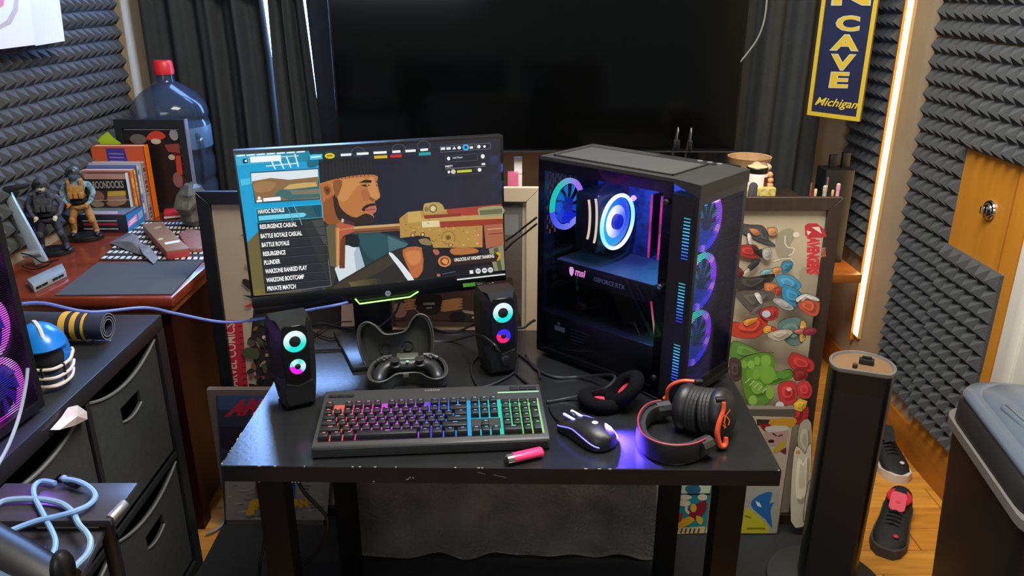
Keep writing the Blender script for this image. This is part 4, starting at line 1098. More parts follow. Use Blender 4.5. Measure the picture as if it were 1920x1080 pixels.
# thumbnail
p.poly([(168,282),(606,256),(616,456),(200,482)], '#0f3b4a'); p.poly([(174,288),(602,262),(606,330),(178,352)], '#dfe8ee'); p.poly([(178,340),(300,318),(420,330),(604,310),(612,450),(205,474)], '#8a6a44', 0)
p.poly([(320,430),(360,395),(430,382),(612,370),(614,440),(420,458)], '#3f6a6a', 0); p.poly([(380,390),(420,360),(500,350),(590,345),(600,372),(420,392)], '#c8a868', 0); p.poly([(420,400),(612,388),(614,420),(440,425)], '#7a7a66'); p.poly([(190,360),(260,340),(330,350),(300,400),(210,410)], '#a07a50', 3)
p.ell((226,447), 10, 10, '#ffffff', 10); p.poly([(208,475),(212,460),(242,458),(246,472)], '#ffffff'); p.poly([(252,448),(362,438),(364,462),(254,470)], '#f4f8fa')
# menu
p.poly([(204,516),(628,486),(632,572),(214,606)], '#134e62'); p.poly([(450,510),(560,495),(600,570),(470,585)], '#2a5a60')
p.line([(204,516),(628,486),(632,572),(214,606),(204,516)], 6, '#19b8e0')
p.poly([(222,562),(510,540),(530,552),(512,568),(224,592)], '#6cd4ee')
def fit(s, x0, y0, x1, y1, h, col='#ffffff', bold=.03): p.text(s, (x0,y0), (x1,y1), (x0-h*.10,y0-h), col, bold=bold)
fit('HAVOC ROYALE', 220, 549, 388, 537, 28)
p.poly([(214,606),(634,572),(688,1008),(266,1062)], '#23272c')
p.poly([(560,590),(636,582),(665,760),(640,740)], '#3f4744', 0); p.poly([(500,590),(560,585),(640,760),(660,900),(670,990)], '#2b302f')
p.line([(440,480),(480,560),(500,620)], 5, '#6aa8b8'); p.line([(400,490),(430,560),(440,600)], 5, '#5a98a8'); p.line([(420,565),(480,545)], 5, '#7ab8c4')
items = [('RESURGENCE CASUAL',232,646,468,629),('BATTLE ROYALE CASUAL',237,706,502,686),('BATTLE ROYALE',244,762,420,748),('RESURGENCE',252,820,396,808),('PLUNDER',259,876,362,866),('WARZONE RANKED PLAY',266,932,534,906),('WARZONE BOOTCAMP',273,988,515,964),('PRIVATE MATCH',280,1042,462,1026)]
for k, (s, x0, y0, x1, y1) in enumerate(items):
    fit(s, x0, y0, x1, y1, 29)
    if k: p.line([(x0-14, y0-44), (640+k*6, y0-44-32)], 4, '#0e1012'); p.line([(x0-14, y0-40), (640+k*6, y0-40-32)], 2, '#565c60')
p.line([(266,1062),(688,1008),(668,840)], 3, '#7a8084')
# top bar
for k in range(7): p.line([(82+k*64,176-k*4),(134+k*64,172-k*4)], 9, '#eef4f6')
p.poly([(120,196),(150,193),(152,222),(122,225)], '#10242c'); p.poly([(130,208),(146,198),(146,218)], '#ffffff')
p.poly([(166,182),(364,170),(368,208),(172,220)], '#f4fafc')
for s in range(3):
    cx, cy = (860, 1120, 1280)[s], (150, 130, 110)[s]
    p.line([(cx+42*math.cos(a*.4), cy+30*math.sin(a*.4)) for a in range(17)], 4, '#4a5260')
p.poly([(548,168),(630,162),(632,196),(550,202)], '#36b8e0'); p.line([(556,184),(622,178)], 12, '#c8f0fa')
p.ell((678,175), 32, 18, '#e0c820'); p.line([(660,176),(696,174)], 10, '#8a7a10')
for x0, yv, w in ((748,170,68),(850,163,76),(958,156,84),(1078,150,52),(1162,145,66),(1258,138,48)): p.line([(x0,yv),(x0+w,yv-4)], 15, '#f2f6f8')
p.line([(962,184),(1046,180)], 18, '#d8b414'); p.line([(1066,178),(1138,174)], 18, '#d02030'); p.line([(1248,164),(1324,160)], 20, '#1aa0a0')
p.line([(1384,116),(1604,98),(1608,136),(1388,152),(1384,116)], 3, '#6a6a74'); p.line([(1614,100),(1706,92),(1708,130),(1618,136),(1614,100)], 3, '#6a6a74')
for x0, w in ((1388,28),(1424,28),(1574,20)): p.line([(x0, 130-(x0-1388)*.04),(x0+w,128-(x0-1388)*.04)], 15, '#e8ecf0')
p.poly([(1462,134),(1474,114),(1486,132)], '#e8ecf0'); p.ell((1506,123), 12, 10, '#e8ecf0'); p.ell((1548,121), 21, 20, '#3ab4e8'); p.ell((1548,121), 10, 10, '#1a3a5a'); p.ell((1632,116), 11, 11, '#f2f2f2'); p.ell((1668,115), 8, 8, '#f2f2f2')
p.poly([(1414,176),(1620,160),(1624,202),(1418,216)], '#22242e'); p.line([(1414,176),(1620,160),(1624,202),(1418,216),(1414,176)], 2, '#5a5a66'); p.ell((1438,192), 10, 12, '#f0f0f0'); fit('Add Player', 1464, 198, 1530, 192, 16, '#d8dce0', .01); p.ell((1657,178), 12, 14, '#f0f0e8')
fit('PARTY', 1418, 250, 1466, 246, 13, '#f0f0f0'); p.line([(1650,228),(1672,226)], 12, '#f0f0f0'); p.line([(1418,258),(1674,240)], 3, '#8a8a94'); p.ell((1440,278), 9, 9, '#e8e8e8'); p.ell((1468,276), 15, 15, '#d8c8b8'); p.line([(1492,276),(1586,269)], 15, '#c8d028'); p.ell((1636,264), 12, 12, '#f0f0f0'); p.line([(1424,300),(1674,284)], 2, '#4a4a54')
# reward pill
p.poly([(1420,836),(1740,800),(1780,812),(1748,850),(1430,880)], '#33241c'); p.ell((1412,850), 42, 36, '#c08050'); p.ell((1412,850), 28, 25, '#7a3a18'); p.poly([(1395,852),(1410,832),(1432,842),(1425,868)], '#e09850', 3)
fit('UNLOCKS AT HIGHEST RANKING', 1476, 852, 1730, 826, 22, '#f4f0e8'); p.poly([(1738,796),(1758,788),(1776,812),(1762,842),(1744,846),(1760,815)], '#d89a20')
p.poly([(1566,902),(1600,900),(1602,932),(1568,935)], '#2a2c30'); p.poly([(1572,908),(1594,906),(1596,928),(1574,930)], '#f0f0f0')
for x0, yv in ((1627,912),(1668,908),(1706,905)): p.ell((x0,yv), 17, 17, '#d8dcdc'); p.line([(x0-9,yv),(x0+9,yv-1)], 5, '#3a3c40')
p.line([(1492,967),(1800,932)], 8, '#e8ecec'); p.line([(1400,930),(1480,915)], 5, '#4a5a78'); p.ell((1374,938), 12, 9, '#b06a5a')
scr = flatprint('screen', p, colmat('lit_screen'), mn, label='lit screen with a game menu')
p = Print(mpl, lift=.0042, cf=cm_)
p.ell((1052,1060), 19, 18, '#8a8c8c'); p.text('hp', (1040,1068), (1064,1067), (1042,1050), '#2a2c2c', shear=.3)
flatprint('logo', p, PAPER, mn)
p = Print(mpl, lift=.0042, cf=cm_); p.poly([(1533,996),(1612,988),(1614,1012),(1535,1020)], '#5aa838'); flatprint('energy_sticker', p, PAPER, mn)
p = Print(mpl, lift=.0042, cf=cm_); p.text('165Hz', (1620,1006), (1658,1002), (1619,990), '#8a8c8c'); p.line([(1612,990),(1668,985),(1670,1008),(1614,1014)], 1.5, '#5a5c5c'); p.ell((1705,995), 3, 3, '#a0a0a0', 8); p.ell((1724,990), 6, 3, '#e8e8e8', 8); flatprint('chin_marks', p, PAPER, mn)
c2 = lambda u, v: mpl.hit(u, v, .003)
part('light_bar', MB().tube([c2(666,560), c2(674,569), c2(768,556), c2(784,546)], .0016, 6), mat('green_led', '#aaff88', .4, emis=('#8cff50', 2.2)), mn, world=True, label='glowing green line under the chin')
pz = MM @ Vector((0, .05, .12))
sx0 = -.340
b = MB(); b.bx(sx0-.046, sx0+.046, 1.775, 1.80, ZD+.012, .95); b.bx(sx0-.03, sx0+.03, 1.745, 1.785, .91, .95)
part('stand_column', b, mat('stand_black', '#0b0c0d', .4), mn, world=True, bevel=.004)
b = MB().slab([G(660,689,ZD+.012), G(698,686,ZD+.012), G(765,622,ZD+.012), G(625,619,ZD+.012)], .0115)
part('stand_base', b, mat('stand_base_black', '#17181a', .28, spec=.6), mn, world=True, bevel=.003)

# ------------------------------------------------------------------ desktop tower
PY = RAD(-42.2); PL, PW, PH = .389, .192, .466
pc = thing('gaming_tower', 'black tower computer with blue lit fans and glass side on the desk', 'computer', (.0573, 1.6734, ZD), rot=(0, 0, PY))
m_in = mat('case_inside', '#0c0e14', .5)
zb = .012
for x in (.03, PL-.06):
    for y in (.015, PW-.045): part('foot', MB().bx(x, x+.035, y, y+.03, 0, zb), mat('steel_black'), pc, bevel=.002)
part('floor_pan', MB().bx(0, PL, 0, PW, zb, zb+.012), m_pc, pc)
part('right_panel', MB().bx(0, PL-.02, PW-.004, PW, zb, PH), m_pc, pc)
b = MB(); b.bx(0, PL-.055, 0, PW, PH-.010, PH); b.add([(PL-.055,0,PH-.010),(PL,0,PH-.03),(PL,PW,PH-.03),(PL-.055,PW,PH-.010),(PL-.055,0,PH),(PL,0,PH-.004),(PL,PW,PH-.004),(PL-.055,PW,PH)], [(0,3,2,1),(4,5,6,7),(0,1,5,4),(1,2,6,5),(2,3,7,6),(3,0,4,7)])
part('top_panel', b, mat('case_grey', '#2b2b2a', .5), pc)
part('dust_filter', MB().bx(.03, PL-.075, .022, PW-.045, PH, PH+.0022), mat('filter_mesh', '#363634', .7, bump=(900,.2)), pc, bevel=.001, segs=1)
part('filter_rim', MB().bx(.026, .03, .018, PW-.041, PH, PH+.0032).bx(PL-.075, PL-.071, .018, PW-.041, PH, PH+.0032).bx(.026, PL-.071, .018, .022, PH, PH+.0032).bx(.026, PL-.071, PW-.045, PW-.041, PH, PH+.0032), mat('case_grey'), pc)
for k in range(3):
    b = MB(); b.lathe([(0,PH),(.006,PH),(.006,PH+.003),(0,PH+.0032)], c=(PL-.10+k*.022, PW-.022, 0), n=14); part('top_button', b, mat('brushed_silver'), pc)
part('port_strip', MB().bx(PL-.20, PL-.06, PW-.034, PW-.010, PH, PH+.0012), mat('port_black'), pc)
# back panel with real vent holes
b = MB(); nyc, nzc = 22, 40; cw_, ch_ = PW/nyc, (PH-zb)/nzc
for i in range(nyc):
    for j in range(nzc):
        yv, zv = (i+.5)*cw_, zb + (j+.5)*ch_
        hole = (i % 2 == j % 2) and 2 < i < nyc-3 and (zv > .40 and zv < .445 or (.29 < zv < .40 and yv < .07))
        if hole: continue
        b.bx(0, .003, i*cw_, (i+1)*cw_, zb+j*ch_, zb+(j+1)*ch_)
part('back_panel', b, m_pc, pc, smooth=False)
for k in range(5): part('slot_cover', MB().bx(.0, .004, .05, .16, .150+k*.0205, .164+k*.0205), mat('slot_steel', '#4a4a4c', .4, metal=.6), pc)
# side glass with dark border
part('side_glass', MB().bx(.004, PL-.058, -.0035, 0, zb+.005, PH-.006), glass('side_glass_tint', '#eceef6', .035, .01), pc)
b = MB()
b.bx(.0, .016, 0, .002, zb, PH-.008); b.bx(PL-.078, PL-.058, 0, .002, zb, PH-.008); b.bx(.016, PL-.078, 0, .002, PH-.030, PH-.008); b.bx(.016, PL-.078, 0, .002, zb, zb+.01)
part('glass_border', b, mat('glass_black', '#0a0b10', .2), pc)
for z in (.05, .25, .42):
    b = MB(); b.M = Matrix.Translation((PL-.068, -.0035, z)) @ Matrix.Rotation(PI/2, 4, 'X'); b.lathe([(0,0),(.006,0),(.0062,.003),(.005,.006),(0,.0065)], n=16)
    part('thumb_screw', b, m_chrome if z == .25 else mat('steel_black'), pc)
# front bezel with lit vents and glass front
b = MB(); b.bx(PL-.058, PL-.002, 0, .012, zb, PH-.028); b.bx(PL-.05, PL-.002, PW-.012, PW, zb, PH-.028); b.bx(PL-.05, PL-.002, .012, PW-.012, zb, zb+.03); b.bx(PL-.05, PL-.002, .012, PW-.012, PH-.045, PH-.028)
part('front_bezel', b, m_pc, pc)
part('vent_recess', MB().bx(PL-.036, PL-.010, -.0006, .001, .05, .425), mat('port_black'), pc)
cyb, blb = lin('#4fd8ff'), lin('#2a6cff')
for zg in (.315, .185, .055):
    b = MB()
    for k in range(13):
        zz = zg + k*.0066; t_ = k/12
        c = lerp(blb, cyb, t_) if zg > .2 else lerp(lin('#2a3cff'), cyb, t_); s_ = .35 + .8*math.sin(PI*min(1, .15+t_*.8))
        b.bx(PL-.030, PL-.016, -.0012, .0005, zz, zz+.0022, tuple(x*s_ for x in c[:3])+(1,))
    part('lit_vent', b, EMIS, pc, label='column of glowing blue vent slits', smooth=False)
part('fan_mount', MB().bx(PL-.055, PL-.050, .012, PW-.012, zb, PH-.03), m_in, pc)
gcol, vcol, bcol = lin('#19e6a8'), lin('#9a3cff'), lin('#3a3cff')
for k, zc in enumerate((.118, .243, .368)):
    M = Matrix.Translation((PL-.036, .090, zc)) @ Matrix.Rotation(PI/2, 4, 'Y')
    def rc(a, k=k):
        x_, y_ = math.sin(a), -math.cos(a)      # x_ across (to the right seen from the front), y_ up
        if y_ > .35: c = lerp(gcol, vcol, max(0, min(1, (x_+.15)/.9)))
        elif x_ < -.3: c = lerp(bcol, gcol, max(0, (y_+.6)/.95))
        else: c = lerp(bcol, vcol, max(0, min(1, (y_+.9)/.9)))
        w = max(0, math.cos(5*a+.6))**6 * .7
        c = lerp(c, lin('#ffb0e8'), w); return tuple(x*2.6 for x in c[:3])+(1,)
    fan(pc, M, .0605, rc, tuple(x*.35 for x in lin('#4a50a0')[:3])+(1,), lambda a: tuple(x*1.3 for x in (lin('#2a50d8') if -math.cos(a) < .2 else lin('#1a90b8'))[:3])+(1,), world=False)
b = MB()
zz = zb+.034
while zz < PH-.05: b.bx(PL-.0075, PL-.0062, .012, PW-.012, zz, zz+.0013); zz += .0034
part('front_mesh', b, m_pc, pc, kind='stuff', smooth=False)
part('front_glass', MB().bx(PL-.004, PL-.0005, .004, PW-.004, zb+.004, PH-.03), glass('front_glass_tint', '#f0f0f8', .018, .02), pc)
# inside: board, shroud, graphics card, cooler, memory, rear fan
part('motherboard', MB().bx(.03, .275, PW-.016, PW-.012, .13, .435), mat('board_blue', '#22305e', .5, noise=(60,.6)), pc)
part('cable_shield', MB().bx(.278, PL-.06, PW-.03, PW-.012, .10, .445), m_in, pc)
sd = part('power_shroud', MB().bx(.005, PL-.06, .006, PW-.01, zb+.012, .112), mat('shroud_black', '#0d0d10', .35), pc, bevel=.002)
p = LP('f', .006); p.poly([(.048,.074),(.078,.074),(.078,.086),(.048,.086)], '#6a6c70'); p.ell((.06,.092), .005, .004, '#55585c')
for k in range(5): p.poly([(.095,.088-k*.008),(.095+.05-k*.006,.088-k*.008),(.095+.05-k*.006,.0895-k*.008),(.095,.0895-k*.008)], '#3a3c42')
flatprint('rating_label', p, PAPER, sd, world=False)
gp = part('graphics_card', MB().bx(.03, .285, .030, PW-.02, .190, .232), mat('card_black', '#101116', .35), pc, bevel=.003)
part('backplate', MB().bx(.03, .285, .030, PW-.02, .232, .2335), mat('backplate_grey', '#5a6272', .35, metal=.5), gp)
p = LP('f', .030); p.text('msi', (.083,.207), (.112,.207), (.083,.224), '#ff9ae8', bold=.03, shear=.2); p.poly([(.068,.222),(.076,.224),(.080,.218),(.078,.208),(.073,.203),(.068,.210)], '#ffb4ee', 3)
flatprint('lit_logo', p, colmat('lit_screen'), gp, world=False, label='pink glowing logo on the card')
p = LP('f', .030); p.text('GEFORCE RTX', (.135,.206), (.215,.206), (.135,.216), '#8a93b8', bold=.01); flatprint('card_lettering', p, PAPER, gp, world=False)
ck = part('cpu_cooler', MB().bx(.066, .128, .045, PW-.03, .262, .392), mat('cooler_black', '#131318', .4), pc, bevel=.006, segs=3)
for q0, rr in ((.098,.050), (.116,.056)):
    b = MB(); b.M = Matrix.Translation((q0, .045, .335)) @ Matrix.Rotation(PI/2, 4, 'X')
    b.tube([(0+.010*math.cos(a), rr*math.sin(a), .0012) for a in [-1.05+k*.14 for k in range(16)]], .0026, 6, col='#ffe2c0')
    part('light_arc', b, EMIS, ck, smooth=True)
M = Matrix.Translation((.147, .092, .328)) @ Matrix.Rotation(PI/2, 4, 'Y')
def rc2(a):
    c = lerp(lin('#8fe8ff'), lin('#ffffff'), .5+.5*math.sin(a*2+1)); return tuple(x*1.6 for x in c[:3])+(1,)
b = MB(); b.M = M; b.torus(.058, .0042, 44, 8, colf=rc2); cf = part('cooler_fan', b, EMIS, ck, recalc=False)
b = MB(); b.M = M
def wash(a): 
    t_ = .5+.5*math.cos(a-1.9+PI); c = lerp(lin('#2440ff'), lin('#2ac8ff'), t_); return tuple(x*.95 for x in c[:3])+(1,)
b.disc(.036, .055, 44, -.006, wash)
def wash2(a): 
    t_ = max(0, .5+.6*math.cos(a+1.9)); c = lerp(lin('#4a6aff'), lin('#ffffff'), min(1,t_)); return tuple(x*1.5 for x in c[:3])+(1,)
b.disc(.017, .036, 44, -.005, wash2)  # white glare on one side is painted into the disc colours
part('fan_disc', b, EMIS, cf, recalc=False, smooth=False)
b = MB(); b.M = M; b.lathe([(0,-.004),(.017,-.004),(.017,.003),(.014,.006),(0,.006)], n=24, col=lin('#1a14c8')); part('hub', b, EMIS, cf)
for x in (.222, .246):
    b = MB(); b.bx(x, x+.0045, .10, PW-.018, .262, .40); st_ = part('memory_stick', b, mat('stick_dark', '#2a1030', .4), pc)
    b = MB()
    for k in range(12): b.bx(x, x+.0045, .0985, .10, .262+k*.0115, .262+(k+1)*.0115, tuple(c*(.35+.65*abs(math.sin(k*.5+.4))) for c in lin('#e02a9a')[:3])+(1,))
    part('light_edge', b, EMIS, st_, smooth=False)
M = Matrix.Translation((.020, .072, .350)) @ Matrix.Rotation(PI/2, 4, 'Y')
def rc3(a):
    x_, y_ = math.sin(a), -math.cos(a)
    c = lerp(lin('#18e0b8'), lin('#b880ff'), max(0, min(1, .5+x_*.8))) if y_ > -.2 else lerp(lin('#4a58ff'), lin('#a8b0ff'), .5+.5*x_)
    return tuple(x*1.0 for x in c[:3])+(1,)
fan(pc, M, .058, rc3, tuple(x*.6 for x in lin('#2038c0')[:3])+(1,), lambda a: tuple(x*.7 for x in lerp(lin('#1a2cff'), lin('#1090e0'), .5-.5*math.cos(a))[:3])+(1,), world=False)
b = MB(); b.M = Matrix.Translation((.205, PW-.05, PH-.014)); b.torus(.052, .0018, 40, 6, colf=lambda a: tuple(x*.8 for x in lerp(lin('#3a28ff'), lin('#c030ff'), .5+.5*math.cos(a-2.2))[:3])+(1,))
part('purple_ring', b, EMIS, pc, recalc=False)  # thin emissive ring, blue to violet, just below the top panel
part('case_light_bar', MB().bx(.06, PL-.09, PW-.02, PW-.012, .436, .441, lin('#28b8e8')), EMIS, pc)
b = MB(); 
for k in range(16): b.cyl((.292+k*.0012, .012+.0003*k, .205-k*.007), (.2932+k*.0012, .0123+.0003*k, .198-k*.007), .0022, n=6, col=lerp(lin('#d02060'), lin('#18b080'), k/15))
part('lit_cable', b, EMIS, pc)
for nm_, lc, le, cl in (('case_glow', (.20, .03, .448), 4.5, (.15, .25, 1.0)), ('case_glow_cyan', (.318, .09, .30), 1.4, (.1, .8, 1.0))):
    l_ = bpy.data.lights.new(nm_, 'POINT'); l_.energy = le; l_.color = cl; l_.shadow_soft_size = .004
    o = bpy.data.objects.new(nm_, l_); COL.objects.link(o); o.parent = pc; o.location = lc
ZTOP = ZD + PH
for k, (u, v0, v1) in enumerate(((1268,283,236), (1293,284,249))):
    q0 = G(u, v0, ZTOP); t = thing('usb_plug', ('black plug standing in the top port, left of the two' if k == 0 else 'slim black plug with grey cord in the top port, right of the two'), 'plug', tuple(q0))
    part('plug_body', MB().cb((0,0,.012), (.013,.008,.024)) if k == 0 else MB().cyl((0,0,0),(0,0,.024),.0045), mat('plug_black', '#121214', .4), t, bevel=.001)
    part('cord', MB().tube(crom([(0,0,.022),(.0,0,.034),(.002 if k == 0 else .001,.004,.044),(.003,.02,.040),(.003,.06,-.05),(.003,.07,-.2)],6), .0018), mat('cord_dark', '#4a4a48', .5), t)
# =================================================================== THINGS ON THE DESK
# keyboard: local frame at its front left corner, slightly tilted
kf, kr = G(585, 861, ZD), G(1031, 843, ZD)
KW = (kr - kf).length; kyaw = math.atan2(kr.y-kf.y, kr.x-kf.x); KD = .192
kb = thing('keyboard', 'black full-size keyboard with rainbow backlit keys at the front of the desk', 'keyboard', (kf.x, kf.y, ZD), rot=(0, 0, kyaw))
m_kb = mat('keyboard_body', '#2e2f2e', .45)
prof = [(0,.002),(0,.0215),(.006,.0245),(KD,.036),(KD,.002)]
b = MB(); b.prism(prof, (0,0,0), (0,1,0), (0,0,1), (KW,0,0))
part('body', b, m_kb, kb, bevel=.0012, segs=1)
for k in range(5): part('front_rib', MB().bx(.004, KW-.004, -.0014, .0005, .0045+k*.0034, .0062+k*.0034), m_kb, kb)
zt_ = lambda y: .0245 + (y-.006)*(.036-.0245)/(KD-.006)
tilt = math.atan2(.036-.0245, KD-.006)
U = (KW - .018) / 22.55
y0k = .016
rowp = .0192
# light plate under the keys, split in colour steps along the board
def rainbow(t):
    stops = [(0,'#ff7a5a'),(.10,'#ff6a5a'),(.17,'#ff3cb4'),(.30,'#e04cff'),(.42,'#b848ff'),(.50,'#4a48ff'),(.57,'#1f78ff'),(.66,'#10b4ff'),(.76,'#14dcf0'),(.84,'#2cf0b8'),(.90,'#70f080'),(1,'#b4ff98')]
    for (a, ca), (c, cc) in zip(stops[:-1], stops[1:]):
        if a <= t <= c: return lerp(lin(ca), lin(cc), (t-a)/(c-a))
    return lin(stops[-1][1])
b = MB(); nst = 64
YA, YB_ = y0k+.0015, y0k+6*rowp+.006
for k in range(nst):
    x0_, x1_ = .0082 + (KW-.0164)*k/nst, .0082 + (KW-.0164)*(k+1)/nst
    c = rainbow((k+.5)/nst); c = tuple(v*.75 for v in c[:3])+(1,)
    b.add([(x0_,YA,zt_(YA)+.0006),(x1_,YA,zt_(YA)+.0006),(x1_,YB_,zt_(YB_)+.0006),(x0_,YB_,zt_(YB_)+.0006)], [(0,1,2,3)], c)
part('backlight_plate', b, EMIS, kb, smooth=False, recalc=False, label='rainbow light between the keys')
m_key = mat('key_cap', '#1a1b1d', .42)
KEYM = {}
def key_mesh(w, d=1.0, flat=False):
    k_ = (round(w, 2), d)
    if k_ in KEYM: return KEYM[k_]
    W_ = w*U - .0022; D_ = d*rowp - .0022; i = .0026; h = .0105
    b = MB(); b.add([(0,0,0),(W_,0,0),(W_,D_,0),(0,D_,0),(i*.7,i*.6,h),(W_-i*.7,i*.6,h),(W_-i*.7,D_-i*.9,h+.0006),(i*.7,D_-i*.9,h+.0006)], [(0,3,2,1),(4,5,6,7),(0,1,5,4),(1,2,6,5),(2,3,7,6),(3,0,4,7)])
    me = b.mesh('key', bevel=.0009, segs=2); me.materials.append(m_key); KEYM[k_] = me
    return me
leg = MB()
X0k = .009
def key(xu, r, w=1.0, d=1.0, gap=0.0):
    y = y0k + r*rowp + gap; x = X0k + xu*U
    part('key', key_mesh(w, d), None, kb, loc=(x, y, zt_(y)+.0012), rot=(tilt, 0, 0))
    cx = x + w*U/2; cyy = y + d*rowp*.55; z = zt_(cyy) + .0012 + .0118
    lw_ = .0026 if w < 1.6 else .0042
    c = rainbow(min(1, max(0, cx/KW))); leg.add([(cx-lw_,cyy-.0012,z),(cx+lw_,cyy-.0012,z+.00002),(cx+lw_,cyy+.0012,z+.0002),(cx-lw_,cyy+.0012,z+.0002)], [(0,1,2,3)], tuple(min(1,v*.9+.15) for v in c[:3])+(1,))
for w, x in ((1.25,0),(1.25,1.25),(1.25,2.5),(6.25,3.75),(1.25,10),(1.25,11.25),(1.25,12.5),(1.25,13.75)): key(x, 0, w)
key(0, 1, 2.25); [key(2.25+k, 1) for k in range(10)]; key(12.25, 1, 2.75)
key(0, 2, 1.75); [key(1.75+k, 2) for k in range(11)]; key(12.75, 2, 2.25)
key(0, 3, 1.5); [key(1.5+k, 3) for k in range(12)]; key(13.5, 3, 1.5)
[key(k, 4) for k in range(13)]; key(13, 4, 2)
for x in (0, 2,3,4,5, 6.5,7.5,8.5,9.5, 11,12,13,14): key(x, 5, gap=.005)
for x in (15.25,16.25,17.25): key(x, 5, gap=.005); key(x, 4); key(x, 3)
key(16.25, 1); [key(x, 0) for x in (15.25,16.25,17.25)]
part('nav_plate', MB().add([(X0k+15.22*U, y0k+1.05*rowp, zt_(y0k+rowp)+.001), (X0k+18.28*U, y0k+1.05*rowp, zt_(y0k+rowp)+.001), (X0k+18.28*U, y0k+2.9*rowp, zt_(y0k+2.9*rowp)+.0012), (X0k+15.22*U, y0k+2.9*rowp, zt_(y0k+2.9*rowp)+.0012)], [(0,1,2,3)]), m_kb, kb, recalc=False)
for r in (1,2,3): [key(18.5+k, r) for k in range(3)]
key(18.5, 0, 2); key(20.5, 0); [key(18.5+k, 4) for k in range(4)]; key(21.5, 0, 1, 2); key(21.5, 2, 1, 2)
part('key_legends', leg, EMIS, kb, kind='stuff', smooth=False, recalc=False)
for k in range(4):
    part('media_key', MB().bx(X0k+(18.5+k)*U, X0k+(19.4+k)*U, y0k+5*rowp+.008, y0k+5*rowp+.017, zt_(.14), zt_(.14)+.0055), m_key, kb, bevel=.0008)
part('light_line', MB().bx(X0k+18.3*U, KW-.004, KD-.030, KD-.0275, zt_(KD-.03), zt_(KD-.03)+.0012, lin('#c0ffc8')), EMIS, kb)
for k in range(3):
    part('preset_key', MB().bx(X0k+k*.017, X0k+k*.017+.0155, KD-.026, KD-.018, zt_(KD-.026), zt_(KD-.026)+.003), m_key, kb, bevel=.0006)
    part('volume_key', MB().bx(KW-.062+k*.0185, KW-.062+k*.0185+.0165, KD-.022, KD-.012, zt_(KD-.022), zt_(KD-.022)+.003), m_key, kb, bevel=.0006)
class KL:
    def hit(s, a, b, lift=0): return Vector((a, b, zt_(b)+.0006+lift))
p = Print(KL(), lift=0); p.text('CORSAIR', (KW*.46,KD-.014), (KW*.53,KD-.014), (KW*.46,KD-.008), '#8a8c88', shear=.2); flatprint('brand_mark', p, PAPER, kb, world=False)

# speakers
m_sp = mat('speaker_black', '#161717', .42); m_spf = mat('speaker_gloss', '#0a0a0b', .22)
def speaker(loc, yaw, label, up, lo, knob):
    t = thing('desktop_speaker', label, 'speaker', loc, rot=(RAD(-4), 0, yaw), group='pair of desktop speakers')
    def ring(z, w, d, f): return [Vector(q) for q in ((-w,d,z),(w,d,z),(w,-d*.35,z),(w*f,-d,z),(-w*f,-d,z),(-w,-d*.35,z))]
    b = MB(); b.loft([ring(.0,.034,.034,.80), ring(.030,.038,.039,.84), ring(.062,.041,.040,.62), ring(.125,.043,.042,.60), ring(.163,.042,.040,.55), ring(.182,.037,.031,.80)])
    part('cabinet', b, m_sp, t, smooth=False)
    b = MB(); b.prism([(-.024,.060),(0,.052),(.024,.060),(.0275,.115),(.025,.163),(.020,.172),(-.020,.172),(-.025,.163),(-.0275,.115)], (0,-.0405,0), (1,0,0), (0,0,1), (0,-.0045,0))
    part('front_plate', b, m_spf, t, bevel=.001, segs=1)
    b = MB(); b.prism([(-.026,.004),(.026,.004),(.031,.030),(.026,.052),(0,.044),(-.026,.052),(-.031,.030)], (0,-.037,0), (1,0,0), (0,0,1), (0,-.004,0))
    part('lower_plate', b, m_sp, t, bevel=.001, segs=1)
    for zc, R0, R1, cf_ in ((.140,.0112,.0222,up), (.087,.0058,.0158,lo)):
        b = MB(); b.M = Matrix.Translation((0,-.0456,zc)) @ Matrix.Rotation(PI/2, 4, 'X')
        b.disc(R0, R1, 48, .0012, cf_)
        rg = part('light_ring', b, EMIS, t, smooth=False, recalc=False)
        b = MB(); b.M = Matrix.Translation((0,-.0456,zc)) @ Matrix.Rotation(PI/2, 4, 'X'); b.lathe([(0,0),(R0,0),(R0,.0018),(R0*.7,.003),(0,.0034)], n=28); part('cone_cap', b, mat('cone_black', '#0c0d0e', .6), rg)
    if knob:
        b = MB(); b.M = Matrix.Translation((.004,-.041,.030)) @ Matrix.Rotation(PI/2, 4, 'X'); b.lathe([(0,0),(.0105,0),(.0105,.006),(.009,.007),(0,.007)], n=28); part('volume_knob', b, m_sp, t)
    part('rubber_pad', MB().bx(-.03,.03,-.03,.03,-.003,.0), mat('steel_black'), t)
    return t
sc3 = lambda c, k: tuple(v*k for v in c[:3])+(1,)
cyan, wht, mag, blu, red = lin('#10e8dc'), lin('#e8fbff'), lin('#ff18f0'), lin('#3a20ff'), lin('#ff1844')
upf = lambda a: lerp(cyan, wht, max(0, min(1, .45+.75*math.sin(a-.25))))
def lol(a):
    d = (math.degrees(a)) % 360
    return mag if 170 < d < 310 else lerp(cyan, wht, .45+.35*math.cos(a*3))
def lor(a):
    d = math.degrees(a) % 360
    return lerp(red, mag, .15) if 160 < d < 320 else blu
speaker((-.443, 1.448, ZD+.006), RAD(26), 'left desktop speaker with cyan and magenta light rings', upf, lol, False)
speaker((-.030, 1.598, ZD+.006), RAD(17), 'right desktop speaker with a cyan ring over a red and blue ring', upf, lor, True)

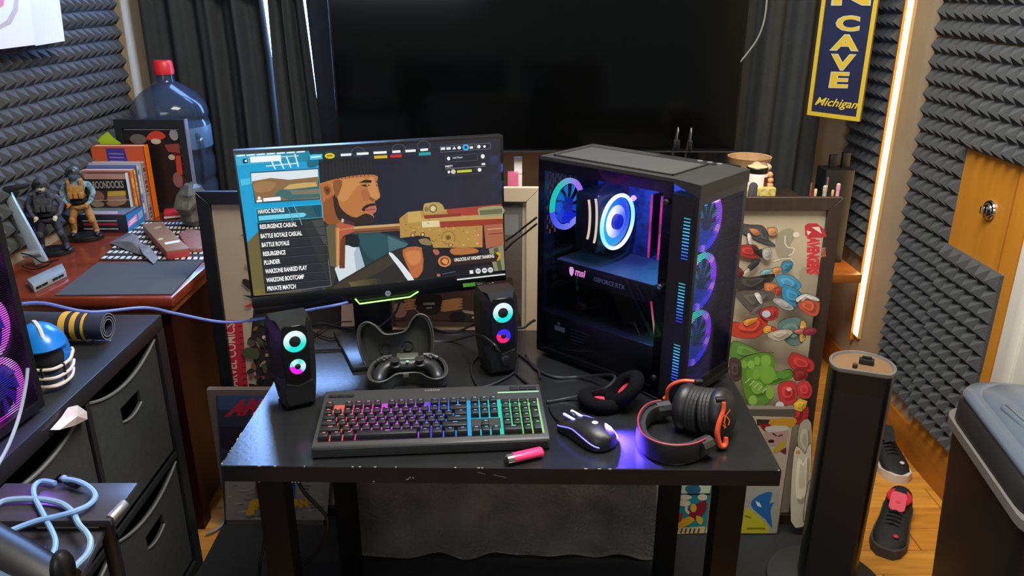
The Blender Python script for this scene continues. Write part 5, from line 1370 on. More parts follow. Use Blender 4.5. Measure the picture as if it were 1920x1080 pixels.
# lighter
l0, l1 = G(1016, 846, ZD+.011), G(962, 858, ZD+.011)
dl_ = (l1-l0).normalized(); lg = thing('lighter', 'pink disposable lighter lying in front of the keyboard', 'lighter', (l0.x, l0.y, ZD))
part('tank', MB().tube([l0, l0.lerp(l1,.04), l1], [.0100,.0112,.0112], 20, flat=.72), mat('lighter_pink', '#e8386c', .3), lg, world=True)
part('hood', MB().tube([l1, l1+dl_*.012], .0108, 16, flat=.72), m_chrome, lg, world=True)
part('spark_wheel', MB().cyl(l1+dl_*.012+Vector((0,-.004,.002)), l1+dl_*.012+Vector((0,.004,.002)), .0045), mat('wheel_steel', '#6a6458', .4, metal=.8), lg, world=True)
part('thumb_button', MB().tube([l1+dl_*.008+Vector((0,0,-.004)), l1+dl_*.017+Vector((0,0,-.005))], .004, 8), mat('steel_black'), lg, world=True)

# mouse
tl_, fr_ = G(1146, 846, ZD), G(1056, 794, ZD)
mdir = (fr_-tl_); ML_ = mdir.length; myaw = math.atan2(mdir.y, mdir.x)
ms = thing('mouse', 'black wired gaming mouse with violet lights beside the keyboard', 'mouse', tuple((tl_+fr_)/2), rot=(0,0,myaw))
def mring(t, zs, ins=1.0, z_lo=.004):
    x = -ML_/2 + ML_*t
    w = (.0335 - .007*math.sin(PI*min(1,max(0,(t-.35)/.5))))*math.sin(PI*min(1, .12+.82*t if t < .5 else .12+.82*(1-t)*1.0+ .0))**.35
    w = .034*(1-abs(2*t-1)**5)**.5 * (1 - .14*math.exp(-((t-.62)/.16)**2)) * ins
    h = .040*math.sin(PI*(.12+.80*t)**.75)**.8
    return [Vector((x, w*math.cos(a), z_lo + (h-z_lo)*max(0, math.sin(a))**.62)) for a in [PI*k/14 for k in range(15)]]
b = MB(); b.loft([mring(t, 1) for t in (.004,.03,.1,.2,.3,.4,.5,.6,.7,.8,.9,.97,.996)], closed=True)
part('shell', b, mat('mouse_black', '#1b1b1c', .42), ms, angle=60)
b = MB(); b.loft([[Vector((p.x, p.y*.97, z)) for p in mring(t, 1)[::14]] if False else [Vector((q.x, q.y*.98, min(q.z, .005))) for q in mring(t, 1)] for t in (.02,.1,.3,.5,.7,.9,.98)] , closed=True)
part('sole', b, mat('steel_black'), ms)
for s in (-1, 1):
    b = MB(); b.tube([Vector((-ML_/2+ML_*t, s*(.0338*(1-abs(2*t-1)**5)**.5*(1-.14*math.exp(-((t-.62)/.16)**2))+.0005), .010+.014*math.sin(PI*t)**1.2)) for t in [.06+.055*k for k in range(16)]], .0013, 6)
    part('side_light', b, mat('mouse_led', '#8080ff', .4, emis=('#5a48ff', 1.6)), ms, label='thin violet light line')
b = MB(); b.M = Matrix.Translation((ML_*.30, 0, .030)); b.cb((0,.010,0),(.030,.005,.004)); b.cb((0,-.010,0),(.030,.005,.004)); part('top_light', b, mat('mouse_led_white', '#e0e0ff', .4, emis=('#8a80ff', 1.3)), ms, bevel=.001)
b = MB(); b.M = Matrix.Translation((ML_*.30, 0, .026)) @ Matrix.Rotation(PI/2,4,'X'); b.lathe([(0,-.0035),(.009,-.0035),(.010,0),(.009,.0035),(0,.0035)], n=24); part('scroll_wheel', b, mat('steel_black'), ms)
b = MB(); b.M = Matrix.Translation((-ML_*.16, 0, .0408)); b.disc(0, .006, 16, .0); part('emblem', b, mat('emblem_white', '#c8c8d0', .4), ms)
ll = bpy.data.lights.new('mouse_glow', 'SPOT'); ll.energy = 60.0; ll.color = (.10,.05,1.0); ll.shadow_soft_size = .004; ll.spot_size = RAD(125); ll.spot_blend = 1.0
o = bpy.data.objects.new('mouse_glow', ll); COL.objects.link(o)
mc = (tl_+fr_)/2
o.location = (mc.x+.042, mc.y-.006, ZD+.042); o.rotation_euler = (Vector((mc.x+.058, mc.y-.026, ZD)) - Vector(o.location)).to_track_quat('-Z','Y').to_euler()
# spare ear cushions, black with red mesh
m_vel = mat('black_velour', '#0c0c0d', .95, spec=.1, bump=(500,.2)); m_redm = mat('red_mesh', '#d02a3c', .7, bump=(900,.2))
def cushion(loc, rot, label, ox=1.0):
    t = thing('ear_cushion', label, 'ear cushion', loc, rot=rot, group='loose ear cushions')
    b = MB(); b.torus(.033, .0150, 36, 12, sx=1.05*ox, sy=.92, flat=.95); part('pad', b, m_vel, t)
    b = MB(); b.disc(0, .022, 28, -.001, None, 1.0, .85); part('liner', b, m_redm, t, recalc=False)
    return t
cushion(tuple(D(1128,754,1.425)+Vector((0,0,.006))), (0, RAD(8), RAD(10)), 'black ear cushion with red lining lying flat beside the tower')
cushion(tuple(D(1170,736,1.430)+Vector((0,0,.008))), (RAD(18), RAD(-42), RAD(-25)), 'black ear cushion with red lining leaning on the other cushion')

# headset
hs = thing('headset', 'black and orange gaming headset lying at the right front of the desk', 'headset', tuple(G(1290,800,ZD)))
m_hsb = mat('headset_black', '#19191a', .45); m_or = mat('headset_orange', '#e0552c', .35); m_lth = mat('leatherette', '#262626', .5, bump=(300,.1)); m_stitch = mat('headset_red', '#a8323e', .5)
zb_ = ZD+.004
px = [(1241,752),(1222,756),(1207,768),(1200,788),(1208,811),(1233,826),(1266,832),(1298,829),(1320,820)]
top = [G(u, v, ZD+.043) for u, v in px]; cl_ = crom([Vector((q.x, q.y, 0)) for q in top], 6)
cen = sum(cl_, Vector())/len(cl_)
def band(off, z0, z1, th):
    rings = []
    for i, q in enumerate(cl_):
        t_ = (cl_[min(i+1,len(cl_)-1)] - cl_[max(i-1,0)]).normalized(); n_ = Vector((t_.y, -t_.x, 0))
        if n_.dot(q-cen) < 0: n_ = -n_
        a, c = q + n_*off, q + n_*(off-th)
        rings.append([Vector((a.x,a.y,z0)), Vector((a.x,a.y,z1)), Vector((c.x,c.y,z1)), Vector((c.x,c.y,z0))])
    return rings
part('headband', MB().loft(band(.006, zb_, ZD+.042, .007)), m_hsb, hs, world=True, bevel=.0015)
part('head_cushion', MB().loft(band(-.001, zb_+.003, ZD+.039, .010)), m_lth, hs, world=True, bevel=.004)
part('stitching', MB().tube([Vector((r[1].x, r[1].y, ZD+.0425)) for r in band(.004, 0, 1, .001)], .0016, 6), m_stitch, hs, world=True)
for i, dl2 in ((0, 1), (-1, -1)):
    a = cl_[i]; t_ = (cl_[i] - cl_[i+dl2*3]).normalized()
    b = MB(); b.tube([Vector((a.x,a.y,ZD+.025)) - t_*.012, Vector((a.x,a.y,ZD+.025)) + t_*.016], .0165, 10, flat=1.0)
    part('end_sleeve', b, m_lth, hs, world=True)
c1 = D(1346, 773, 1.312); n1 = Vector((.80, -.55, .22)).normalized()
def cup(c, n_, R1, sgn, nm):
    q = n_.to_track_quat('Z', 'Y').to_matrix().to_4x4(); M = Matrix.Translation(c) @ q
    b = MB(); b.M = M
    b.lathe([(0,-.004),(.043,-.004),(.0475,.002),(.048,.010),(.043,.020),(.033,.0255),(.020,.0275),(0,.0275)], n=36, sx=.92)
    h = part('ear_cup', b, m_hsb, hs, world=True)
    for k in range(3):
        b = MB(); b.M = M @ Matrix.Translation((0,0,-.007-.007*k)); b.torus(.0365, .0092, 36, 8, sx=.94, flat=.62); part('cushion_ring', b, m_lth, h, world=True)
    return M, h
M1, h1 = cup(c1, n1, .04, 1, 'near')
c2_ = c1 - n1*.050 + Vector((-.004, .004, .002)); n2 = (-n1 + Vector((0,.05,.12))).normalized()
M2, h2_ = cup(c2_, n2, .04, 1, 'far')
# orange forks: near one hooks round the outer face, far one arcs over
plF = Plane(c1 + n1*.026, n1 + Vector((-.5,-.4,.0)))
f1 = [plF.hit(u, v, .020) for u, v in ((1346,749),(1345,765),(1338,785),(1334,805),(1337,823),(1342,830),(1349,826),(1350,814))]
part('fork', MB().tube(crom(f1,5), [.0045+.0020*math.sin(PI*k/35) for k in range(36)], 10, flat=.8), m_or, hs, world=True, label='orange metal fork')
f2 = [D(u, v, Y) for u, v, Y in ((1244,748,1.40),(1250,742,1.40),(1252,730,1.395),(1262,720,1.39),(1280,714,1.385),(1302,715,1.38))]
part('fork', MB().tube(crom(f2,5), .0036, 10), m_or, hs, world=True, label='orange metal fork')
part('fork', MB().tube(crom([D(1252,735,1.395), D(1252,752,1.392), D(1260,763,1.385), D(1272,767,1.38)],5), .003, 8), mat('headset_rust', '#8a3420', .4), hs, world=True)
for q in (plF.hit(1346,748,.006), D(1310,716,1.375)):
    b = MB(); b.cb(q, (.016,.012,.010)); part('fork_clip', b, m_hsb, hs, world=True, bevel=.002)
pl1 = Plane(c1 + n1*.0280, n1); ck5 = lambda x, y: (1170+x/5.683, 690+y/5.683)
p = Print(pl1, lift=.0004, cf=ck5)
ov = [(1040+105*math.cos(2*PI*k/24)*.75-20*math.sin(2*PI*k/24), 560+125*math.sin(2*PI*k/24)-20*math.cos(2*PI*k/24)) for k in range(24)]
p.line([(1130,440),(1080,510),(1062,590)], 14, '#d86838'); p.line([(1035,505),(1090,515),(1120,560),(1105,610)], 12, '#d86838'); p.line([(1045,605),(1080,625),(1060,640)], 12, '#d86838'); p.line([(1062,590),(1075,605)], 10, '#d86838')
flatprint('emblem', p, PAPER, hs)

# controller in its open carry case
cc0 = G(766, 712, ZD); cyaw = RAD(7)
cs_ = thing('controller_case', 'open black zip case holding the game controller behind the keyboard', 'case', (cc0.x, cc0.y, ZD), rot=(0,0,cyaw))
bat = [(-.078,-.050),(-.060,-.062),(-.042,-.052),(-.025,-.030),(0,-.026),(.025,-.030),(.042,-.052),(.060,-.062),(.078,-.050),(.084,-.015),(.076,.030),(.055,.050),(0,.050),(-.055,.050),(-.076,.030),(-.084,-.015)]
def bato(k): 
    return [Vector((q.x*k, q.y*k, 0)) for q in crom([(x, y, 0) for x, y in bat], 4, True)]
m_case = mat('case_cloth', '#1c1d1a', .8, bump=(400,.15)); m_casei = mat('case_lining', '#2a2b24', .85)
b = MB(); o_ = bato(1.0); i_ = bato(.93)
zz = lambda R, z: [Vector((q.x, q.y, z)) for q in R]
b.loft([zz(bato(.92),.0), zz(o_,.008), zz(o_,.030), zz(i_,.030), zz(i_,.006), zz(bato(.8),.006)], caps=True)
part('lower_shell', b, m_case, cs_, angle=40)
part('zip_tape', MB().tube(zz(bato(1.005),.0295), .0022, 6, closed=True), mat('zip_grey', '#3a3b36', .5), cs_)
part('zip_pull', MB().cb((-.004,-.030,.026), (.012,.003,.008)), mat('pull_grey', '#5a584c', .5), cs_)
Ml = Matrix.Translation((-.020, .064, .016)) @ Matrix.Rotation(RAD(76), 4, 'X') @ Matrix.Rotation(RAD(6), 4, 'Z')
b = MB(); b.M = Ml
fl = lambda R, z: [Vector((q.x, -q.y+.036, z)) for q in R]
b.loft([fl(bato(.90),-.028), fl(bato(.98),-.020), fl(o_,.0), fl(i_,.0), fl(i_,-.018), fl(bato(.84),-.022)], caps=True)
lid = part('lid', b, m_case, cs_, angle=40)
b = MB(); b.M = Ml; b.tube(fl(bato(1.0),.0), .0022, 6, closed=True); part('zip_tape', b, mat('zip_grey'), lid)
b = MB(); b.M = Ml; b.loft([fl(bato(.86),-.0215), fl(bato(.86),-.0205)]); part('lining', b, m_casei, lid)
for x in (-.028, .024):
    b = MB(); b.M = Ml @ Matrix.Translation((x, .028, -.0190)); b.torus(.0115, .0022, 24, 6, flat=.6); part('stick_recess', b, m_case, lid)
ct = thing('game_controller', 'black wireless game controller lying in the open case', 'controller', (cc0.x, cc0.y, ZD+.0075), rot=(RAD(7),0,cyaw))
m_ct = mat('controller_black', '#1f2022', .38)
J = [((0,.006,.026),(.020,.016)), ((-.030,.010,.026),(.021,.016)), ((.030,.010,.026),(.021,.016)), ((-.052,.004,.024),(.020,.015)), ((.052,.004,.024),(.020,.015)), ((-.062,-.024,.020),.0165), ((.062,-.024,.020),.0165), ((-.064,-.050,.016),.0125), ((.064,-.050,.016),.0125)]
skin_body('shell', J, [(0,1),(0,2),(1,3),(2,4),(3,5),(4,6),(5,7),(6,8)], m_ct, ct)
part('touch_pad', MB().bx(-.024,.024,.008,.032,.030,.0425), mat('touchpad_grey', '#43463f', .35), ct, bevel=.003)
part('touch_light', MB().bx(-.022,.022,.006,.0075,.040,.0422), mat('dim_green', '#8aa890', .4), ct)
for x in (-.026, .026):
    b = MB(); b.lathe([(0,.038),(.011,.038),(.0125,.041),(.011,.042),(.006,.043),(.006,.048),(.010,.050),(.0102,.053),(.008,.0535),(0,.052)], c=(x,-.012,0), n=24); part('thumb_stick', b, mat('steel_black'), ct)
for dx, dy in ((0,.006),(0,-.006),(.006,0),(-.006,0)):
    b = MB(); b.lathe([(0,.040),(.0033,.040),(.0033,.0435),(.0025,.0442),(0,.0442)], c=(.050+dx,.013+dy,0), n=12); part('button', b, mat('button_grey', '#4a4c4c', .3), ct)
    part('direction_key', MB().cb((-.050+dx,.013+dy,.0415), (.006 if dx else .0048, .006 if dy else .0048, .005)), mat('button_grey'), ct, bevel=.001)
b = MB(); b.lathe([(0,.040),(.0035,.040),(.0035,.0425),(0,.0428)], c=(0,-.004,0), n=14); part('home_button', b, mat('home_green', '#8ab890', .3), ct)
for s in (-1,1): part('shoulder_button', MB().tube([(s*.066,.026,.026),(s*.050,.034,.030),(s*.034,.034,.031)], .0065, 10), m_ct, ct)

# cables lying on the desk
zc_ = ZD + .004
g = lambda u, v, z=zc_: G(u, v, z)
q4 = lambda x, y, z=zc_: G(640+x/5.333, 560+y/5.333, z)
cable('audio_cable', 'black cable from the left speaker running behind the controller case', [g(588,657), g(630,655), g(672,652), g(700,648)], .0030, m_bk)
cable('audio_cable', 'black cable arching from the left speaker to the monitor stand', [g(585,612,ZD+.02), g(602,606,ZD+.03), g(630,612,ZD+.02), g(668,618,ZD+.01), g(690,620)], .0026, m_bk)
cable('thin_cable', 'thin tangled black wire beside the left speaker', [g(586,630), g(604,618), g(622,610), g(640,604,ZD+.01), g(660,603,ZD+.015)], .0017, m_bk)
cable('thin_cable', 'thin black wire crossing the pale reflection beside the left speaker', [g(586,622), g(604,630), g(620,634), g(636,630)], .0017, m_bk)
cable('display_cable', 'black cable hanging down in front of the monitor stand', [D(752,556,1.745), D(742,585,1.74), D(722,605,1.735), D(704,617,1.73)], .003, m_bk)
cable('usb_cable', 'black cable looping out of the controller case to the right speaker', [q4(605,550,ZD+.05), q4(610,510,ZD+.05), q4(680,455,ZD+.03), q4(850,432), q4(1100,420), D(880,630,1.69), D(900,628,1.59), D(921,641,1.535), D(934,655,1.532), q4(1640,620), q4(1740,740), q4(1900,880)], .0030, m_gy)
cable('usb_cable', 'black cable forming a wide loop in front of the right speaker', [q4(1390,910), q4(1320,790), q4(1300,660), q4(1380,570), q4(1560,525,ZD+.012), q4(1720,530), q4(1850,610), q4(1960,700), q4(1990,800)], .0030, m_gy)
cable('usb_cable', 'black cable curving from the loop back towards the keyboard', [q4(1750,560), q4(1755,680), q4(1700,760), q4(1480,870), q4(1280,905), q4(1150,925)], .0028, m_gy)
cable('headset_cable', 'black cable running over the flat ear cushion to the keyboard', [g(985,665), g(1003,690), g(1040,707), g(1085,707), g(1130,703,ZD+.03), g(1150,704,ZD+.056), g(1152,712,ZD+.058), g(1135,728,ZD+.050), g(1100,738,ZD+.02), g(1060,748), g(1025,754)], .0030, m_gy)
cable('power_cable', 'black cable between the right speaker and the tower', [g(968,616,ZD+.06), g(982,614,ZD+.06), g(996,604,ZD+.07), g(1004,600,ZD+.075)], .0032, m_bk)
cable('audio_cable', 'black cable rising from the desk to the left side of the right speaker', [g(808,614), g(830,621), g(860,620), g(880,612,ZD+.01), g(898,604,ZD+.03)], .0030, m_bk)
cable('mouse_cable', 'thin black cable of the mouse curling towards the keyboard', [g(1056,794,ZD+.012), g(1042,784), g(1034,772), g(1030,760)], .0022, m_bk)
cable('display_cable', 'black cable between the monitor and the tower, upper of the two', [D(948,452,1.80), D(965,440,1.79), D(985,424,1.78), D(1006,408,1.74)], .0025, m_bk)
cable('display_cable', 'black cable between the monitor and the tower, lower of the two', [D(946,470,1.80), D(965,452,1.79), D(985,437,1.78), D(1006,420,1.74)], .0025, m_bk)
cable('headset_cable', 'thin black cable trailing behind the headset', [g(1205,735), g(1220,742), g(1236,750)], .002, m_bk)
# =================================================================== PICTURES BEHIND THE DESK, RIGHT SIDE
def framed(name, label, quad, bw, m_fr, depth, parts_, cat='picture', mname='frame_wood'):
    """frame with mitred bars over a backing; quad = bottom left, bottom right, top right, top left in the world"""
    bl, br, tr, tl = [Vector(q) for q in quad]
    t = thing(name, label, cat, ((bl+br)/2)[:])
    ux = (br-bl).normalized(); uy = (tl-bl).normalized(); n = ux.cross(uy).normalized()
    W_, H_ = (br-bl).length, (tl-bl).length
    for (a, c, d_, e) in (((0,0),(W_,0),(W_-bw,bw),(bw,bw)), ((W_,0),(W_,H_),(W_-bw,H_-bw),(W_-bw,bw)), ((W_,H_),(0,H_),(bw,H_-bw),(W_-bw,H_-bw)), ((0,H_),(0,0),(bw,bw),(bw,H_-bw))):
        b = MB(); b.prism([a, c, d_, e], bl, ux, uy, n*depth); part('frame_bar', b, m_fr, t, world=True, bevel=.0015, segs=1)
    b = MB(); b.prism([(bw*.5,bw*.5),(W_-bw*.5,bw*.5),(W_-bw*.5,H_-bw*.5),(bw*.5,H_-bw*.5)], bl+n*.002, ux, uy, n*.003); part('backing', b, mat('backing_board', '#b8a890', .8), t, world=True)
    return t, Plane(bl + n*.0052, n), bl, ux, uy, n, W_, H_
# --- right framed comic poster, hung sideways
m_fw = mat('frame_walnut', '#37291f', .45, noise=(5,.25), stretch=(8,8,1)); 
BR_ = G(1497, 978, 0.004); TR_ = XP(1577, 368, BR_.x + .002)
uyr = (TR_ - BR_).normalized(); hgt_ = (TR_-BR_).length
lw2 = Vector((-.72, .01, 0))
ap, plA, *_r = framed('framed_poster', 'dark framed sideways comic poster with red title lettering, right of the desk', (BR_+lw2, BR_, TR_, TR_+lw2), .036, m_fw, .018, None)
c7 = lambda x, y: (1340 + x/6.353, 360 + y/6.353)
p = Print(plA, lift=.0003, step=.00006, cf=c7)
p.poly([(-600,240),(1262,240),(1275,260),(1020,3760),(-900,3760)], '#b9ab90')
p.poly([(740,510),(900,430),(960,520),(900,640),(940,700),(860,800),(740,760)], '#9a907a', 3); p.poly([(1150,820),(1240,760),(1230,1000),(1100,1080),(1050,1000)], '#a4987f', 3); p.poly([(1000,950),(1200,930),(1180,1400),(1080,1300)], '#a89c84', 3)
p.line([(840,520),(835,610),(870,660),(950,670),(930,730),(880,760)], 16, '#d8ccb4'); p.line([(1150,560),(1240,480)], 18, '#d0c6b0'); p.ell((970,510), 40, 34, '#d8d0bc'); p.line([(700,830),(780,800),(900,790),(940,850),(930,900)], 14, '#d8ccb4')
# generic colourful figures, lying sideways
def fig(pts, col, sm=3):
    cp_ = [(q.x, q.y) for q in crom([(a, b, 0) for a, b in pts], 4, True)] if sm else pts
    p.line(cp_ + cp_[:1], 9, '#4a3a34'); p.poly(pts, col, sm)
    cx = sum(a for a, _b in cp_)/len(cp_); cy = sum(b for _a, b in cp_)/len(cp_)
    c = lin(col); lt_ = tuple(min(1, v*1.35+.015) for v in c[:3])+(1,); dk_ = tuple(v*.62 for v in c[:3])+(1,)
    p.poly([(cx+(a-cx)*.62+14, cy+(b-cy)*.55+16) for a, b in cp_], dk_); p.poly([(cx+(a-cx)*.55-10, cy+(b-cy)*.5-8) for a, b in cp_], lt_)
    p.poly([(cx+(a-cx)*.34-4, cy+(b-cy)*.3) for a, b in cp_], col)
fig([(290,380),(420,390),(560,400),(620,470),(640,560),(720,640),(560,600),(400,520),(330,480)], '#4a4a4c'); fig([(400,430),(500,440),(530,500),(470,510)], '#b87a50'); fig([(620,430),(720,420),(735,500),(650,510)], '#c08a58'); fig([(380,490),(420,500),(440,600),(400,610)], '#d0ccc4')
fig([(270,640),(420,620),(500,640),(510,750),(440,780),(280,740)], '#a83430'); fig([(500,690),(560,680),(580,760),(520,760)], '#28282a'); fig([(560,670),(640,650),(665,740),(620,800),(560,760)], '#a8a49c'); fig([(430,620),(520,680),(500,720)], '#2c2c2e')
fig([(380,880),(480,790),(530,800),(420,920)], '#34343a'); fig([(300,1000),(360,900),(400,910),(350,1010)], '#b8b0a4'); fig([(230,980),(400,1000),(680,960),(640,1060),(420,1180),(240,1120)], '#3e3a36'); fig([(240,860),(330,940),(260,980)], '#7a2a26')
fig([(780,820),(880,800),(910,850),(850,930),(770,930)], '#3c7c96'); fig([(650,900),(740,870),(770,910),(700,960)], '#c08858'); fig([(520,930),(640,890),(650,910),(560,960)], '#7ab4c4'); fig([(700,980),(860,960),(1000,1080),(900,1160),(760,1100)], '#4a94b8'); fig([(780,1080),(920,1120),(1010,1200),(980,1330),(800,1280)], '#3a88b0'); fig([(560,1060),(680,1060),(720,1120),(600,1200)], '#c07048'); fig([(690,1110),(750,1110),(740,1190),(700,1190)], '#a83c30')
fig([(950,1290),(1010,1200),(1190,1240),(1195,1400),(1120,1440),(1000,1370)], '#c0583c'); fig([(930,1230),(1040,1170),(1190,1230),(1180,1260),(1040,1200),(950,1270)], '#d8d4cc'); fig([(640,1240),(760,1230),(900,1340),(800,1360)], '#9fa0a0')
fig([(220,1150),(480,1130),(660,1160),(640,1240),(500,1290),(400,1380),(260,1250)], '#5a5450'); fig([(430,1170),(490,1160),(530,1270),(500,1280)], '#d0ccc8'); fig([(380,1390),(500,1300),(540,1280),(480,1400)], '#6a6258')
fig([(170,1500),(340,1520),(460,1460),(500,1380),(580,1460),(560,1560),(440,1680),(160,1650)], '#c0402e'); fig([(300,1480),(440,1440),(460,1460),(340,1540)], '#d89038'); fig([(490,1370),(600,1310),(700,1330),(690,1440),(560,1470)], '#a8342e'); p.ell((565,1395), 50, 42, '#b8c4d4'); fig([(530,1560),(580,1530),(660,1550),(680,1590),(620,1630),(540,1610)], '#d89c3c'); fig([(620,1545),(680,1560),(685,1600),(640,1610)], '#c03c2c')
fig([(700,1500),(860,1430),(980,1470),(1000,1700),(860,1760),(740,1640)], '#5f7a74'); fig([(960,1480),(1020,1500),(1010,1680),(950,1700)], '#c8984a'); fig([(880,1580),(1000,1560),(960,1620),(900,1610)], '#c06a60'); fig([(1000,1560),(1110,1550),(1140,1590),(1080,1630),(1000,1620)], '#8a2c3c'); fig([(560,1620),(760,1560),(860,1600),(700,1700)], '#b8a894')
fig([(140,1740),(200,1700),(360,1760),(500,1840),(640,1830),(500,1870),(300,1910),(130,1880)], '#5f8a3c'); fig([(240,1920),(420,1840),(560,1830),(640,1900),(660,2050),(830,2020),(850,2120),(660,2200),(520,2200),(640,2300),(560,2420),(380,2480),(330,2400),(280,2250),(250,2100)], '#5c8c30')
for c, rx, ry, col in (((290,1960),40,45,'#7cae40'),((370,1960),40,50,'#86b848'),((440,1920),34,50,'#84b446'),((540,1920),60,70,'#80b040'),((560,2080),90,110,'#78aa3a'),((360,2080),50,70,'#6a9c38'),((430,2080),40,60,'#7cac40'),((740,2080),80,50,'#5e9038'),((440,2230),70,80,'#7aac40'),((590,2290),50,80,'#86b040'),((390,2380),50,60,'#8cb44c')): p.ell(c, rx, ry, col, 14)
for k in range(5): p.line([(300+k*50,2180+k*28),(360+k*46,2120+k*30)], 14, '#b8c888')
fig([(120,1900),(240,1920),(250,2120),(140,2140)], '#4a3a3c')
fig([(830,1830),(900,1830),(1060,1900),(1100,1980),(1060,2040),(900,2040),(800,1940)], '#b43430'); fig([(860,2020),(1000,2020),(1010,2110),(880,2140)], '#8c2826'); fig([(700,2170),(850,2150),(900,2230),(880,2380),(740,2420),(680,2290)], '#c43a38'); fig([(900,2180),(1010,2140),(1070,2240),(1030,2340),(920,2320)], '#c83a3a'); fig([(640,2400),(760,2420),(860,2470),(1020,2440),(1000,2600),(900,2640),(600,2580)], '#a82c2e'); p.ell((690,2420), 50, 46, '#c8ccc8'); p.ell((760,2530), 62, 58, '#d83a3c'); fig([(850,2400),(920,2340),(1010,2370),(990,2440),(940,2490),(860,2470)], '#e0b038', 0); fig([(400,2480),(500,2440),(560,2500),(460,2550)], '#b8766a'); p.ell((795,2230), 30, 22, '#e8a8a0')
fig([(930,2620),(1050,2620),(1040,3100),(900,2900)], '#a8a088'); fig([(850,2960),(930,2920),(980,2980),(1010,2900),(1050,2880),(1040,3300),(1010,3760),(820,3760)], '#cfc8ac'); p.ell((900,2955), 26, 20, '#c89050'); fig([(1000,3400),(1040,3300),(1030,3700),(960,3740)], '#b0a684')
pA_text = [((1010,460),(1010,870),(1150,450))]
p.poly([(965,330),(1000,300),(1100,300),(1180,360),(1220,450),(1150,470),(1010,466),(970,440)], '#b23038', 0); p.poly([(1040,345),(1130,340),(1160,420)], '#d8ccb8'); p.poly([(985,380),(1040,400),(1000,440)], '#d8ccb8')
p.text('AVENGERS', (990,455), (985,888), (1140,462), '#c8343c', bold=.07, space=.9)
p.text('MARVEL', (1150,580), (1150,695), (1208,580), '#c07858', bold=.02)
flatprint('poster_print', p, PAPER, ap)

# --- comic canvas leaning low at the right, partly behind the desk
m_cv = mat('canvas_edge', '#5a5048', .8)
def canvas(label, bl, br, h, th, lean):
    bl, br = Vector(bl), Vector(br); ux = (br-bl).normalized(); n = Vector((ux.y, -ux.x, 0)); uy = Vector((0,0,1)) - n*lean; uy.normalize(); nn = ux.cross(uy)
    t = thing('comic_canvas', label, 'canvas print', tuple((bl+br)/2)); W_ = (br-bl).length
    b = MB(); b.prism([(0,0),(W_,0),(W_,h),(0,h)], bl, ux, uy, -nn*th); part('canvas', b, m_cv, t, world=True)
    return t, Plane(bl + nn*.0003, nn), W_
cR = G(1455, 999, .009); cL = cR + Vector((-.40, .0, 0))
cvr, plC, _w = canvas('low comic canvas with an angry face and yellow banner, right of the desk legs', (cL.x, 1.955, .009), (cR.x+.002, 1.955, .009), .425, .022, .0)
p = Print(plC, lift=.0003, step=.00005)
p.poly([(1100,772),(1488,782),(1456,999),(1180,999)], '#b8ac98')
p.poly([(1418,786),(1488,788),(1487,800),(1420,798)], '#3a2c24'); p.poly([(1445,786),(1492,784),(1490,796),(1482,802),(1446,800)], '#c8942c', 2)
p.poly([(1422,794),(1446,796),(1436,810),(1430,806)], '#8a1c22'); p.poly([(1438,806),(1474,802),(1476,826),(1452,838),(1436,824)], '#b8948a', 3); p.poly([(1436,800),(1474,798),(1476,806),(1440,810)], '#c8c4b8', 2); p.line([(1448,812),(1456,817)], 2.5, '#2a1c1c'); p.line([(1458,818),(1468,815)], 2, '#2a1c1c'); p.ell((1446,827), 6, 3, '#2c1414'); p.poly([(1450,842),(1466,828),(1474,826),(1472,836),(1456,848)], '#b8a030', 2); p.poly([(1462,846),(1474,838),(1474,852)], '#7a1c24'); p.poly([(1440,840),(1452,850),(1470,900),(1410,860)], '#b8a094')
p.poly([(1262,908),(1335,908),(1325,999),(1262,999)], '#1c8a94'); p.poly([(1272,910),(1333,910),(1330,925),(1272,925)], '#c8d4b4'); p.poly([(1285,912),(1310,910),(1312,924),(1290,925)], '#2a6a8c', 2); p.line([(1266,927),(1332,926)], 3, '#1a1a1c')
for c, rx, ry in (((1283,932),14,5),((1283,943),12,6),((1317,932),9,6)): p.ell(c, rx, ry, '#d8d0b0')
p.poly([(1292,950),(1305,944),(1324,938),(1322,960),(1304,974),(1292,968)], '#8a1e2c', 3); p.ell((1300,952), 6, 8, '#d8b040'); p.line([(1288,942),(1286,956),(1292,962)], 5, '#e0d8c0'); p.poly([(1266,982),(1290,968),(1302,976),(1276,990)], '#e0a428', 3); p.poly([(1306,966),(1318,972),(1314,984),(1306,976)], '#d8b030', 3); p.poly([(1268,966),(1280,960),(1276,978),(1266,976)], '#a83028', 3)
p.poly([(1264,990),(1322,986),(1320,999),(1264,1001)], '#d8c890'); [p.line([(1268+k*8,999),(1271+k*8,990)], 3, '#5a3a20') for k in range(6)]
p.poly([(1335,908),(1360,908),(1350,999),(1322,999)], '#c8802c'); p.poly([(1328,960),(1344,936),(1358,932),(1354,950),(1338,962)], '#8a2430', 3); p.poly([(1332,964),(1350,960),(1348,972),(1336,970)], '#d8d0c0', 2); p.poly([(1338,976),(1350,966),(1348,984)], '#3c4454', 2); p.poly([(1324,990),(1350,984),(1348,992),(1322,998)], '#e0c890')
p.poly([(1392,912),(1460,912),(1454,999),(1384,999)], '#a8a698'); p.poly([(1386,999),(1398,950),(1412,958),(1440,985),(1442,999)], '#c8bc28', 0); p.poly([(1408,940),(1422,928),(1438,922),(1448,924),(1442,944),(1452,940),(1444,956),(1448,990),(1434,972),(1412,954)], '#2468a8', 2); p.poly([(1416,938),(1424,942),(1428,950),(1420,948)], '#e8ecf0'); p.line([(1400,990),(1434,990)], 3, '#7a7418'); p.line([(1396,966),(1408,970)], 3, '#8a8420')
flatprint('canvas_print', p, PAPER, cvr)

